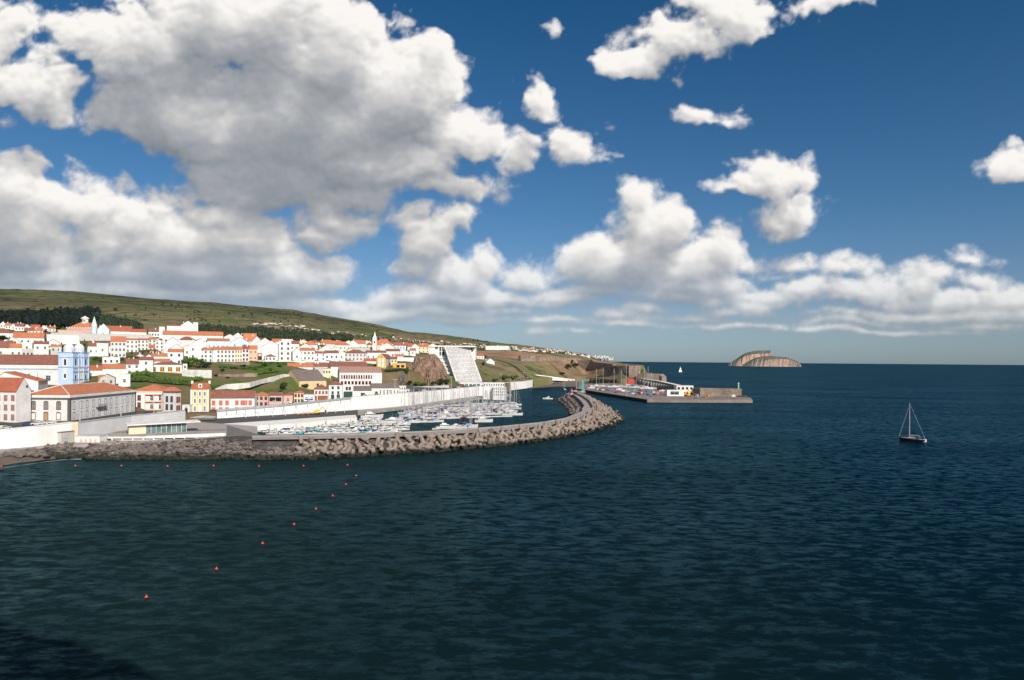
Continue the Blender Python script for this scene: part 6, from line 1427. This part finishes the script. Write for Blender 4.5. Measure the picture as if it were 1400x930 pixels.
# palm
p = at(62, 468, ground_D(62, 468)); k_ = p.y / F; r = empty('palm_tree', p, 0, 'single tall palm tree among the houses left of the church', 'palm tree')
b = MB(); b.tube((0, 0, -1), (.2, 0, 15 * k_), .45, .3); b.build('trunk', BARK, r); b = MB(); top = Vector((.2, 0, 15.5 * k_))
for i in range(34):
    a = i * 2.4; el = random.uniform(-.2, 1.1); L_ = 7.2 * k_ * random.uniform(.8, 1.1); d = Vector((math.cos(a) * math.cos(el), math.sin(a) * math.cos(el), math.sin(el)))
    p0 = top; side = d.cross(Vector((0, 0, 1))).normalized() * .34
    for s_ in range(4):
        t = (s_ + 1) / 4; p1 = top + d * L_ * t - Vector((0, 0, L_ * .55 * t * t)); b.add([p0 - side, p0 + side, p1 + side * (1 - t * .6), p1 - side * (1 - t * .6)], [(0, 1, 2, 3)]); p0 = p1
b.build('crown', LEAFD, r)
# far woods: one mass each
def wood(name, label, region, n, m, hpx):
    b = MB()
    for _ in range(n):
        px, py = region(); D = ground_D(px, py) ; p = surf(px, D); k = D / F; h_ = hpx * k * random.uniform(.7, 1.25); w_ = h_ * random.uniform(.45, .75)
        c = p + Vector((0, 0, h_ * .5)); b.blob(tuple(c), (w_ * .55, w_ * .5, h_ * .45), 1, .3); leaves(b, c + Vector((0, 0, h_ * .1)), (w_ * .7, w_ * .6, h_ * .5), 26, w_ * .17)
    tag(b.build(name, m), label, kind='stuff')
def reg(x0, x1, f0, f1): return lambda: (lambda x: (x, f0(x) + (f1(x) - f0(x)) * random.random()))(random.uniform(x0, x1))
random.seed(4)
wood('woods', 'dark wood on the ridge behind the town', reg(-60, 134, lambda x: 448, lambda x: 434 - x * .01), 800, WOOD, 11)
wood('woods', 'dark green wood behind the convent roofs', reg(126, 192, lambda x: 455, lambda x: 437 + max(0, x - 150) * .36), 330, WOOD2, 9)
wood('woods', 'pine wood above the three storey row', reg(262, 372, lambda x: 462 + (x - 262) * .03, lambda x: 449 + (x - 262) * .055), 360, WOOD2, 8)
wood('woods', 'long belt of trees along the hill foot', reg(360, 480, lambda x: 468, lambda x: 456 + (x - 360) * .08), 380, WOOD2, 7)
wood('woods', 'scattered tree line on the far slope', reg(380, 640, lambda x: 452 + (x - 380) * .105, lambda x: 449 + (x - 380) * .10), 150, WOOD2, 2.6)
wood('woods', 'scattered field trees on the hillside', reg(130, 420, lambda x: 438 + (x - 130) * .03, lambda x: 418 + (x - 130) * .05), 60, WOOD2, 3.2)
wood('woods', 'trees between the houses of the far cape', reg(650, 838, lambda x: 474 + (x - 650) * .085, lambda x: 472 + (x - 650) * .095), 210, WOOD2, 2.2)
wood('woods', 'tree clump on the skyline right of the hotel', reg(645, 668, lambda x: 468.5, lambda x: 467.5), 26, WOOD, 2.0)
wood('scrub', 'garden scrub between the upper town houses', reg(0, 560, lambda x: 488 - x * .0, lambda x: 463 + x * .02), 170, LEAFD, 3.2)
# ---------------------------------------------------------------- boats
def hull_mesh(L_, Bm, H_, m, stripe=None, bow=1.0, name='hull', sheer=.35):
    b = MB(); n_ = 9; secs = []
    for i in range(n_):
        t = i / (n_ - 1); x = -L_ / 2 + L_ * t; w_ = Bm / 2 * (.80 + .20 * math.sin(min(1, t * 2.0) * math.pi / 2)) * (1 - max(0, (t - .45) / .55) ** 2.2); w_ = max(w_, .03)
        z1 = H_ * (1 + sheer * t ** 2); x1 = x + (.25 * t * H_ if t > .7 else 0)
        secs.append([(x1, -w_, z1), (x, -w_ * .86, 0.12 * H_), (x, -w_ * .55, -.35), (x, w_ * .55, -.35), (x, w_ * .86, .12 * H_), (x1, w_, z1)])
    for s_ in secs: b.v += s_
    for i in range(n_ - 1):
        for j in range(5):
            b.f.append([i * 6 + j, i * 6 + j + 1, (i + 1) * 6 + j + 1, (i + 1) * 6 + j]); b.mi.append(1 if (stripe and j in (0, 4) and False) else 0)
        b.f.append([i * 6 + 5, i * 6, (i + 1) * 6, (i + 1) * 6 + 5]); b.mi.append(1)
    b.f.append([5, 4, 3, 2, 1, 0]); b.mi.append(0); b.f.append([(n_ - 1) * 6 + j for j in range(6)]); b.mi.append(0)
    return b.mesh(name, [m, DECK])
def taper(b, x0, x1, w0, w1, z0, z1, rake0=.3, rake1=.6):
    b.hexa([(x0, -w0, z0), (x1, -w1, z0), (x1, w1, z0), (x0, w0, z0), (x0 + rake0, -w0 * .85, z1), (x1 - rake1, -w1 * .8, z1), (x1 - rake1, w1 * .8, z1), (x0 + rake0, w0 * .85, z1)])
def motorboat(hm, cab, canvas, L_=7.0, cabin=True):
    r = empty('motorboat', (0, 0, -50), 0, 'boat', 'motorboat'); link('hull', hull_mesh(L_, L_ * .36, .95, hm), r)
    if cabin:
        b = MB(); taper(b, -L_ * .12, L_ * .28, L_ * .14, L_ * .10, .95, 1.45, 0, .8); b.build('cuddy', GEL, r)
        b = MB(); taper(b, -L_ * .16, L_ * .06, L_ * .13, L_ * .12, 1.45, 2.35 if cab else 1.95, .1, .5); b.build('cabin' if cab else 'windscreen', GEL if cab else GLASS, r)
        if cab: b = MB(); taper(b, -L_ * .155, L_ * .056, L_ * .134, L_ * .124, 1.62, 2.1, .1, .36); b.build('window', GLASS, r)
    else:
        b = MB(); b.box(-L_ * .1, L_ * .02, -.35, .35, .9, 1.7); b.build('console', GEL, r)
    b = MB(); b.box(-L_ / 2 - .45, -L_ / 2 + .1, -.28, .28, .2, 1.5); b.box(-L_ / 2 - .3, -L_ / 2 - .1, -.1, .1, -.4, .2); b.build('outboard_motor', BLACKP if hm is not TEALP else GEL, r)
    if canvas: b = MB(); taper(b, -L_ * .42, -L_ * .14, L_ * .15, L_ * .15, 1.05, 1.65 if not cab else 1.25, .2, .1); b.build('canvas_cover', canvas, r)
    return r
def sailboat(hm, cover, L_=10.0, mast=13.0, dodger=NAVY):
    r = empty('sailboat', (0, 0, -50), 0, 'boat', 'sailboat'); link('hull', hull_mesh(L_, L_ * .31, 1.15, hm, sheer=.25), r)
    b = MB(); taper(b, -L_ * .12, L_ * .25, L_ * .09, L_ * .06, 1.15, 1.75, .1, 1.0); b.build('cabin', GEL, r)
    b = MB(); taper(b, -L_ * .08, L_ * .18, L_ * .0915, L_ * .068, 1.35, 1.58, .1, .8); b.build('window', GLASS, r)
    b = MB(); b.tube((L_ * .10, 0, 1.2), (L_ * .10, 0, mast * 1.25), .20, .14); 
    for z in (mast * .45, mast * .7): b.box(L_ * .10 - .04, L_ * .10 + .04, -.9, .9, z, z + .07)
    b.build('mast', ALU, r)
    b = MB(); b.tube((L_ * .09, 0, 2.35), (-L_ * .30, 0, 2.3), .09); bo = b.build('boom', ALU, r); b = MB(); b.tube((L_ * .08, 0, 2.55), (-L_ * .28, 0, 2.45), .26, .15); b.build('sail_cover', cover, bo)
    b = MB(); taper(b, -L_ * .20, -L_ * .08, L_ * .10, L_ * .10, 1.3, 2.0, .3, .2); b.build('spray_hood', dodger, r)
    b = MB(); b.tube((L_ * .50, 0, 1.5), (L_ * .10, 0, mast * 1.15), .06, .04, 4); b.tube((-L_ * .49, 0, 1.2), (L_ * .10, 0, mast * 1.15), .03, .03, 4)
    for s_ in (-1, 1): b.tube((L_ * .08, s_ * L_ * .14, 1.2), (L_ * .10, 0, mast * 1.05), .025, .025, 4)
    b.build('rigging', STEEL, r)
    return r
def cruiser(hm, L_=11):
    r = empty('cabin_cruiser', (0, 0, -50), 0, 'boat', 'cabin cruiser'); link('hull', hull_mesh(L_, L_ * .34, 1.5, hm), r)
    b = MB(); taper(b, -L_ * .30, L_ * .26, L_ * .13, L_ * .09, 1.5, 2.5, 0, 1.6); b.build('cabin', GEL, r); b = MB(); taper(b, -L_ * .28, L_ * .21, L_ * .133, L_ * .098, 1.85, 2.3, .0, 1.0); b.build('window', GLASS, r)
    b = MB(); taper(b, -L_ * .22, L_ * .05, L_ * .11, L_ * .10, 2.5, 3.3, .1, .7); b.build('flybridge', GEL, r); b = MB(); b.tube((-L_ * .1, 0, 3.3), (-L_ * .12, 0, 5), .05, .03); b.build('aerial', STEEL, r)
    return r
DGREEN = mat('teal_canvas', (.04, .22, .24), rough=.8); REDC = mat('red_canvas', (.42, .04, .05), rough=.8); BLUEC = mat('bright_blue_canvas', (.05, .2, .5), rough=.8); GRC = mat('grey_canvas', (.3, .3, .32), rough=.8)
MOT = [(motorboat(GEL, False, None), 'small open white motorboat'), (motorboat(GEL, True, None, 7.5), 'white motorboat with a square wheelhouse'), (motorboat(GEL, False, DGREEN), 'white motorboat with teal cockpit cover'),
 (motorboat(GEL, False, BLUEC, 6.5), 'white motorboat with bright blue cover'), (motorboat(GEL, True, NAVY, 8), 'white fishing boat with navy cover'), (motorboat(GEL, False, None, 6, False), 'open white skiff with a steering console'),
 (motorboat(TEALP, False, None, 6, False), 'teal painted open skiff'), (motorboat(GEL, True, GRC, 8.2), 'white motorboat with grey awning'), (motorboat(GEL, False, REDC, 6.5), 'white motorboat with red cover'), (motorboat(NAVY, True, None, 7.5), 'dark blue hulled motorboat with white wheelhouse')]
SAI = [(sailboat(GEL, NAVY, 10, 13), 'white sailing yacht with navy sail cover'), (sailboat(GEL, BLUEC, 11, 14.5, BLUEC), 'white sailing yacht with bright blue canvas'), (sailboat(GEL, REDC, 9.5, 12.5, REDC), 'white sailing yacht with red sail cover'),
 (sailboat(NAVY, GRC, 12, 16, GRC), 'dark blue hulled sailing yacht'), (sailboat(GEL, SAIL, 12.5, 17, GRC), 'large white sailing yacht with white sail cover'), (sailboat(mat('maroon_hull', (.20, .03, .03), rough=.4), NAVY, 9, 13.5), 'maroon hulled sailing yacht'), (sailboat(GEL, GRC, 10.5, 14, NAVY), 'white sailing yacht with grey sail cover')]
CRU = [(cruiser(GEL), 'white cabin cruiser with flybridge')]
USED = set(); SEEN = {}
def place(proto, loc, rz, extra, group, scale=1.0):
    root, lab = proto; lab = (lab + ' ' + extra).strip()
    if root.name not in USED:
        USED.add(root.name); kids_of(root)
        for c in kids_of(root): kids_of(c)
        root.location = loc; root.rotation_euler = (0, 0, rz); root.scale = (scale,) * 3; root['label'] = lab
        if group: root['group'] = group
        elif 'group' in root: del root['group']
        return root
    c = copy_thing(root, loc, rz, lab, group, scale)
    if not group and 'group' in c: del c['group']
    return c
random.seed(12); GM = 'boats moored in the marina'
def rowline(px0, py0, px1, py1, n, pool, ang, extra, skip=.02, jit=.6):
    n = int(n * 1.3)
    a, b = atz(px0, py0, 0), atz(px1, py1, 0)
    for k in range(n):
        if random.random() < skip: continue
        p = a.lerp(b, (k + .5) / n) + Vector((random.uniform(-jit, jit), random.uniform(-jit, jit), .0)); an = ang + (math.pi if random.random() < .5 else 0) + random.uniform(-.3, .3)
        place(random.choice(pool), p, R(0) + an, extra, GM, random.uniform(.52, .80) if pool is motw else random.uniform(.72, 1.0))
motw = MOT[:2] * 3 + MOT[2:] + [MOT[0], MOT[5], MOT[4]]
rows_m = [(366, 594.5, 548, 591, 15, 'in the row right behind the breakwater road'), (362, 591, 556, 588, 16, 'in the second row behind the breakwater road'), (352, 587.5, 560, 584.5, 15, 'in the third motorboat row from the breakwater'), (360, 584.5, 560, 581, 15, 'in the middle motorboat row'),
          (372, 582, 556, 578, 14, 'in the fifth motorboat row from the breakwater'), (400, 580, 552, 575, 12, 'in the back half of the motorboat basin'), (440, 576.5, 550, 572.5, 9, 'in the motorboat row beside the white quay')]
for (x0, y0, x1, y1, n_, ex) in rows_m: rowline(x0, y0, x1, y1, n_, motw, R(22), ex)
rows_s = [(545, 579, 600, 577, 4, 'in the front sailing row'), (560, 574, 668, 571, 8, 'in the second sailing row'), (552, 570, 700, 566.5, 11, 'in the third sailing row from the front'), (550, 566.5, 704, 563, 11, 'in the fourth sailing row'), (556, 563.5, 700, 560, 10, 'in the fifth sailing row'), (562, 561, 706, 557, 10, 'in the sixth sailing row'), (575, 558.5, 710, 554, 9, 'in the seventh sailing row'), (600, 556, 700, 551.5, 7, 'in the back sailing row at the quay')]
for (x0, y0, x1, y1, n_, ex) in rows_s: rowline(x0, y0, x1, y1, n_, SAI * 2 + SAI[:2] * 2 + [SAI[6]] * 2 + [SAI[4]] + MOT[:2] + CRU, R(18), ex)
rowline(590, 587.5, 650, 585, 4, SAI[:2] + CRU + MOT[:1], R(15), 'moored alone near the breakwater road')
G0 = None
place(CRU[0], atz(661, 577.5, 0), R(14), 'out in front of the sailing rows', None, .95); place(MOT[1], atz(744 + 5, 546, 0), R(185), 'alone in the open basin left of the breakwater head', None, 1.2)
place(SAI[4], atz(700, 568, 0), R(12), 'at the outer end of the front pontoon', None, 1.1); place(SAI[4], atz(700, 559.5, 0), R(170), 'at the outer end of the second pontoon', None, 1.05); place(SAI[1], atz(771.5, 533, 0), R(100), 'anchored before the green harbour bank', None, .8)
place(MOT[0], atz(787, 536, 0), R(150), 'moored left of the teal crane', None, 1.4); place(MOT[4], atz(797, 537, 0), R(160), 'moored at the foot of the teal crane', None, 1.4); place(SAI[0], atz(640, 584, 0), R(8), 'lying alone behind the breakwater road', None)
place(CRU[0], atz(508, 572, 0), R(20), 'behind the motorboat rows', None, 1.2); place(CRU[0], atz(533, 580, 0), R(200), 'with big dark windows among the motorboats', None, 1.1)
# pontoons
for k, (x0, y0, x1, y1) in enumerate([(350, 589.3, 560, 586.3), (360, 583.3, 560, 579.8), (545, 572.2, 700, 569), (552, 565, 704, 561.6), (565, 559.8, 708, 555.6)]):
    a, b_ = atz(x0, y0, .3), atz(x1, y1, .3); d = (b_ - a); L_ = d.length; r = empty('pontoon', a, math.atan2(d.y, d.x), 'long pale floating pontoon, %s from the breakwater side' % ['first', 'second', 'third', 'fourth', 'fifth'][k], 'pontoon', 'marina pontoons')
    b = MB(); b.box(0, L_, -.8, .8, -.3, .35); b.build('deck', LGREY, r)
    for q in range(6): g = MB(); x_ = L_ * (q + .5) / 6; g.tube((x_, 1.0, -1), (x_, 1.0, 3.0), .2); g.build('pile', STEEL, r)
# boats ashore on the jetty yard
for k, (px, py, pr, sc, an) in enumerate([(814, 527, 0, 1.1, 5), (826, 527.5, 6, 1.1, 175), (838, 528, 0, 1.15, 8), (848, 528, 2, 1.1, 0), (858, 528.5, 4, 1.1, 170), (868, 529, 1, 1.1, 5), (879, 529.5, 6, 1.1, 5), (884, 530.5, 4, 1.0, 2), (892, 530, 0, .95, 180)]):
    p = atz(px, py + 1.5, 3.4); place(SAI[pr], p, R(an), 'ashore on the jetty, %s from the crane' % ORD[k], None, sc * 1.25)
for k, px in enumerate((808, 846, 905)): place(MOT[(1, 3, 0)[k]], atz(px, 531 + k * 2.0, 3.0), R(10), 'parked ashore at the %s of the boatyard' % ('left end', 'middle', 'right end')[k], None, 1.2)
# dark red sailing boat out at sea
L_ = 10.4; r = empty('sailing_boat', atz(1247.5, 603.5, 0), math.atan2(.72, -.69), 'dark red hulled sailing boat with bare mast out on the open sea', 'sailboat')
DRED = mat('dark_red_hull', (.035, .007, .007), rough=.35); link('hull', hull_mesh(L_, 2.9, 1.15, DRED, sheer=.35), r)
b = MB(); taper(b, -L_ * .15, L_ * .22, 1.15, .8, 1.25, 1.85, .1, 1.0); b.build('cabin', GEL, r); b = MB(); taper(b, -L_ * .1, L_ * .16, 1.17, .9, 1.42, 1.66, .1, .8); b.build('window', GLASS, r)
b = MB(); taper(b, -L_ * .52, -L_ * .44, 1.05, 1.1, .1, 1.35, .0, .0); b.build('transom', GEL, r); b = MB(); b.tube((L_ * .12, 0, 1.3), (L_ * .12, 0, 17.2), .14, .10)
for z in (6, 10.5): b.box(L_ * .12 - .05, L_ * .12 + .05, -1.1, 1.1, z, z + .1)
b.build('mast', ALU, r); b = MB(); b.tube((L_ * .11, 0, 2.4), (-L_ * .28, 0, 2.6), .12); bo = b.build('boom', ALU, r); b = MB(); b.tube((L_ * .09, 0, 2.65), (-L_ * .26, 0, 2.8), .28, .18); b.build('sail_cover', GRC, bo)
b = MB(); b.tube((L_ * .53, 0, 1.8), (L_ * .125, 0, 16.4), .12, .06, 6); b.build('furled_jib', GRC, r)
b = MB(); b.tube((-L_ * .5, 0, 1.3), (L_ * .12, 0, 17.0), .015, .015, 4)
for s_ in (-1, 1): b.tube((L_ * .10, s_ * 1.3, 1.3), (L_ * .12, 0, 15.8), .018, .018, 4)
b.build('rigging', STEEL, r); b = MB(); taper(b, -L_ * .30, -L_ * .14, 1.2, 1.2, 1.6, 2.5, .4, .3); b.build('spray_hood', NAVY, r)
for k in range(8): g = MB(); x_ = -L_ * .42 + k * L_ * .12; g.tube((x_, -1.5 * (1 - max(0, k - 4) * .16), 1.3), (x_, -1.5 * (1 - max(0, k - 4) * .16), 2.1), .03); g.build('stanchion', STEEL, r)
# sail on the horizon
p = atz(930, 509, 0); r = empty('sailing_boat', p, R(10), 'tiny sailing boat with full white sail near the horizon', 'sailboat'); link('hull', hull_mesh(14, 4, 1.5, GEL), r)
b = MB(); b.add([(-5, .0, 2), (2.2, .3, 2), (1.2, .2, 20), (-5, .25, 2), (2.2, .55, 2), (1.2, .45, 20)], [(0, 1, 2), (5, 4, 3), (0, 3, 4, 1), (1, 4, 5, 2), (2, 5, 3, 0)]); b.build('mainsail', SAIL, r)
b = MB(); b.add([(2.6, 0, 2), (6.5, .4, 1.8), (1.8, .2, 17), (2.6, .2, 2), (6.5, .6, 1.8), (1.8, .4, 17)], [(0, 1, 2), (5, 4, 3), (0, 3, 4, 1), (1, 4, 5, 2), (2, 5, 3, 0)]); b.build('jib', SAIL, r)
# buoys
def buoy(px, py, label):
    p = atz(px, py, 0); r = empty('buoy', p, 0, label, 'buoy', 'red marker buoys'); s_ = .20 + .0006 * p.y
    b = MB(); b.lathe([(.05, -.5 * s_), (.8 * s_, -.25 * s_), (1.0 * s_, .25 * s_), (.75 * s_, .8 * s_), (.2 * s_, 1.05 * s_)], 10); b.build('float', mat('buoy_red', (.62, .06, .03), rough=.45), r)
    b = MB(); b.lathe([(.14 * s_, 1.0 * s_), (.14 * s_, 1.5 * s_), (.05 * s_, 1.55 * s_)], 6); b.build('top_ring', GEL, r)
BU = [(200, 817), (296, 778.5), (359, 743.5), (402, 717.5), (432, 696.5), (455, 678.5), (473, 663), (487, 651)]
for k, (x, y) in enumerate(BU): buoy(x, y, 'small red buoy, %s of the diagonal string from the near corner' % ORD[k])
for k, (x, y) in enumerate([(2, 639), (103, 637.5), (166, 637.5), (229, 638), (292, 637.5), (354, 638), (415, 637.5), (475, 636.5)]): buoy(x, y, 'small red buoy in the line parallel to the rocks, %s from the beach' % ORD[k])
# ---------------------------------------------------------------- vehicles and lamps
def car_proto(name, body, cat, van=False):
    r = empty(name, (0, 0, -60), 0, 'car', cat); b = MB(); L_, W_ = 4.3, .86
    if van: b.prism([(-2.3, -.9), (2.3, -.9), (2.3, .9), (-2.3, .9)], .35, 1.0); taper(b, -2.3, 2.2, .9, .88, 1.0, 2.1, .05, .8)
    else:
        sec = [(-2.15, .45, .85), (-2.0, .35, .98), (-1.0, .3, 1.0), (1.1, .3, .95), (1.9, .32, .82), (2.15, .42, .65)]
        for (x, z0, z1) in sec: b.v += [(x, -W_, z0), (x, W_, z0), (x, W_ * .95, z1), (x, -W_ * .95, z1)]
        for i in range(5): b.f += [[i * 4 + j, i * 4 + (j + 1) % 4, (i + 1) * 4 + (j + 1) % 4, (i + 1) * 4 + j] for j in range(4)]; b.mi += [0] * 4
        b.f += [[0, 3, 2, 1], [20, 21, 22, 23]]; b.mi += [0, 0]; taper(b, -1.75, 1.0, .80, .80, .97, 1.48, .45, .75)
    b.build('body', body, r)
    b = MB()
    if van: taper(b, .6, 2.12, .905, .885, 1.15, 1.8, .0, .66)
    else: taper(b, -1.62, .90, .815, .815, 1.04, 1.40, .38, .58)
    b.build('window', GLASS, r)
    for x in (-1.35, 1.35):
        for y in (-.80, .80): g = MB(); g.tube((x, y - .1, .33), (x, y + .1, .33), .33, n=10); g.build('wheel', BLACKP, r)
    return r
PC = {'white': GEL, 'black': BLACKP, 'red': REDP, 'silver': STEEL, 'dark blue': NAVY, 'blue': BLUEP, 'dark green': GREENP, 'grey': mat('grey_car_paint', (.18, .18, .19), rough=.35)}
CARS = {}
def car(px, py, z, rz, col, extra, group='parked cars', D=None, van=False, scale=1.0):
    k = (col, van)
    nm = 'van' if van else 'parked_car'
    if k not in CARS: CARS[k] = car_proto(nm, PC[col], 'van' if van else 'car', van)
    p = at(px, py, D) if D else atz(px, py, z)
    place((CARS[k], '%s %s %s' % (col, 'van' if van else 'car', extra)), p, rz, '', group, scale)
def roadcar(px, f, rz, col, extra, van=False):
    D = rowD(px, 0) + (rowD(px, 1) - rowD(px, 0)) * f; p = surf(px, D) + Vector((0, 0, .1)); car(px, 0, 0, rz, col, extra, 'parked cars', None, van) if False else None
    k = (col, van)
    if k not in CARS: CARS[k] = car_proto('van' if van else 'parked_car', PC[col], 'van' if van else 'car', van)
    place((CARS[k], '%s %s %s' % (col, 'van' if van else 'car', extra)), p, rz, '', 'parked cars', 1.0)
roadcar(2, .35, R(70), 'dark green', 'at the left picture edge above the sea wall', True); roadcar(7, .25, R(80), 'white', 'beside the dark green van at the picture edge'); roadcar(40, .75, R(8), 'dark blue', 'parked leftmost in front of the big harbour building')
roadcar(52, .60, R(10), 'white', 'parked in front of the harbour building door'); roadcar(59, .62, R(10), 'white', 'second white one before the harbour building'); roadcar(65, .72, R(10), 'dark green', 'before the harbour building, between white ones'); roadcar(71, .66, R(10), 'white', 'rightmost in front of the harbour building')
roadcar(204, .5, R(40), 'black', 'on the road above the glass pavilion'); roadcar(400, .45, R(20), 'black', 'on the street by the pink walled shed'); roadcar(420, .5, R(20), 'black', 'under the pale blue awning'); roadcar(500, .35, R(20), 'dark blue', 'before the shed with one green door'); roadcar(508, .38, R(20), 'silver', 'on the street below the grey brown shed roofs'); roadcar(516, .4, R(20), 'black', 'before the row of narrow dark windows')
for k, x in enumerate((570, 580, 592, 606, 627, 631, 635, 648, 652)): roadcar(x, .5, R(28), ['black', 'white', 'grey', 'dark blue', 'silver', 'red', 'black', 'grey', 'black'][k], 'on the cliff foot road, %s from the shed row' % ORD[k])
random.seed(3)
for k in range(30):
    px = 817 + k * 2.75 + random.uniform(-.8, .8); py = 532.5 + (px - 817) * .105 + random.uniform(-1.2, 2.2)
    car(px, py, 2.5, R(random.choice((70, 85, 95, 10))), random.choice(['white', 'silver', 'dark blue', 'red', 'grey', 'blue', 'black', 'white']), 'parked among the others on the jetty yard', 'cars parked on the jetty', van=random.random() < .2, scale=1.1)
for k in range(9): car(745 + k * 5, 524.3, 2.6, R(5), ['red', 'white', 'grey', 'blue'][k % 4], 'parked on the harbour bank, %s from the long low hall' % ORD[k], 'cars parked by the beach', D=960 + k * 8, scale=1.2)
for k, x in enumerate((712, 716, 721, 727, 731, 738)): car(x, 519.2 - k * .6, 0, R(30), ['grey', 'black', 'silver', 'white', 'black', 'red'][k], 'parked above the curving white wall, %s from the hotel side' % ORD[k], 'cars parked above the beach', D=850 + 22 * k, scale=1.2)
# lamp posts
def lamp_proto(hgt, twin):
    r = empty('street_lamp', (0, 0, -70), 0, 'lamp', 'street lamp', 'street lamps'); b = MB(); b.tube((0, 0, -.5), (0, 0, hgt), .16, .10, 8); b.build('pole', GEL, r)
    b = MB(); b.box(-1.6 if twin else 0, 1.6, -.08, .08, hgt, hgt + .12); b.build('arm', GEL, r)
    for s_ in ((-1, 1) if twin else (1,)): g = MB(); g.box(s_ * 1.4 - .4, s_ * 1.4 + .4, -.18, .18, hgt - .12, hgt); g.build('lamp_head', GEL, r)
    return r
LP = [lamp_proto(9, False), lamp_proto(11, True)]
def lamp(k, p, lab): place((LP[k], lab), p, R(random.uniform(-10, 30)), '', 'street lamps')
for k, (x, y, hh) in enumerate([(110, 579, 10.5), (166, 571, 10.5), (211, 565.5, 10)]): lamp(0, surf(x, rowD(x, 0) + 2), 'tall white lamp post in front of the harbour buildings, %s from the sea wall corner' % ORD[k])
for k, x in enumerate((336, 353, 373, 390, 407, 421, 447, 459, 471)): lamp(0, atz(x, 571.5 - (x - 336) * .055, 2.5), 'low white lamp post on the marina road, %s from the plaza' % ORD[k])
for k, (x, y, z) in enumerate([(540, 540, 9.5), (586, 536, 9.8), (617, 533, 9.8), (685, 524.5, 10.2), (716, 521.5, 10.5)]): lamp(1, at(x, y, rowD(x, 0) + 3), 'twin armed lamp post on the white sea wall, %s from the office building' % ORD[k])
for k, x in enumerate((788, 793)): lamp(0, atz(x, 531.5, 2.6), 'lamp post near the teal crane, %s one' % ('left', 'right')[k])
lamp(1, atz(857, 541, 2.6), 'tall lamp mast in the middle of the jetty yard')
# beacons, crane, machines
p = atz(781.5, 540.0, 5.0); r = empty('beacon', p, 0, 'small red and white beacon tower at the breakwater tip', 'beacon'); b = MB(); b.lathe([(1.5, -.5), (1.3, 1.3)], 10); b.build('base', GEL, r); b = MB(); b.lathe([(1.15, 1.3), (1.0, 3.2)], 10); b.build('tower', mat('buoy_red', (0, 0, 0)), r); b = MB(); b.lathe([(1.0, 3.2), (.9, 4.2), (.6, 4.4), (.6, 5.0), (.1, 5.4)], 10); b.build('lantern', REDSH, r)
p = at(1009.5, 532.5, 659); r = empty('beacon', p, 0, 'slim green and white light column on the outer jetty wall', 'beacon')
for k in range(5): b = MB(); b.lathe([(.75, k * 1.3), (.7, k * 1.3 + 1.3)], 8); b.build('tower_band', (GEL, mat('bright_green_paint', (.08, .5, .2)))[k % 2], r)
b = MB(); b.box(-3, 3, -1.4, 1.4, -.4, 0); b.build('platform', GEL, r)
p = atz(796.5, 533, 2.5); r = empty('crane', p, 0, 'teal painted harbour crane with a short horizontal arm', 'crane'); b = MB(); b.box(-1.0, 1.0, -.8, .8, 0, 10.8); b.build('column', TEALP, r); b = MB(); b.box(-1.0, 7.5, -.4, .4, 10.8, 11.5); b.build('arm', TEALP, r); b = MB(); b.tube((6.8, 0, 10.8), (6.8, 0, 7), .05); b.build('cable', BLACKP, r)
def machine(px, py, z, m, label, sc=1.0):
    r = empty('excavator', atz(px, py, z), R(20), label, 'excavator'); b = MB(); b.box(-1.8, 1.8, -1.2, 1.2, 0, .8); b.build('track', BLACKP, r); b = MB(); b.box(-1.6, 1.0, -1.1, 1.1, .85, 2.0); b.box(-.2, .9, -1.0, .2, 2.0, 3.0); b.build('body', m, r)
    b = MB(); b.tube((1, 0, 1.6), (3.2, 0, 4.4), .28, .22, 4); b.tube((3.2, 0, 4.4), (5.0, 0, 2.4), .22, .16, 4); b.build('arm', m, r); b = MB(); b.prism([(4.6, -.5), (5.4, -.5), (5.4, .5), (4.6, .5)], 1.4, 2.4); b.build('bucket', BLACKP, r); r.scale = (sc,) * 3
machine(936, 541.5, 2.5, ORAP, 'orange excavator with dark bucket working beside the white jetty building', 1.3); machine(941, 542, 2.5, YELP, 'yellow excavator just right of the orange one on the jetty', 1.1)
machine(433, 566.5, 2.5, YELP, 'yellow loader parked against the long white marina wall', 1.0)
for k in range(3):
    r = empty('boat_trailer', atz(411 + k * 7, 567.6 - k * .4, 2.5), R(15), 'orange boat trailer on the marina road, %s from the left' % ORD[k], 'trailer', 'orange trailers'); b = MB(); b.box(-2, 2, -.9, -.75, .6, .8); b.box(-2, 2, .75, .9, .6, .8); b.box(-2, -1.8, -.9, .9, .8, .95); b.box(1.5, 1.7, -.9, .9, .8, 1.8); b.build('frame', ORAP, r)
    for y in (-1, 1): g = MB(); g.tube((0, y - .1, .4), (0, y + .1, .4), .4, n=8); g.build('wheel', BLACKP, r)

for root, _ in MOT + SAI + CRU + list(LP and []) :
    if root.name not in USED:
        for c in list(root.children_recursive) + [root]: bpy.data.objects.remove(c)
for root in list(CARS.values()) + LP:
    if root.name not in USED:
        for c in list(root.children_recursive) + [root]: bpy.data.objects.remove(c)
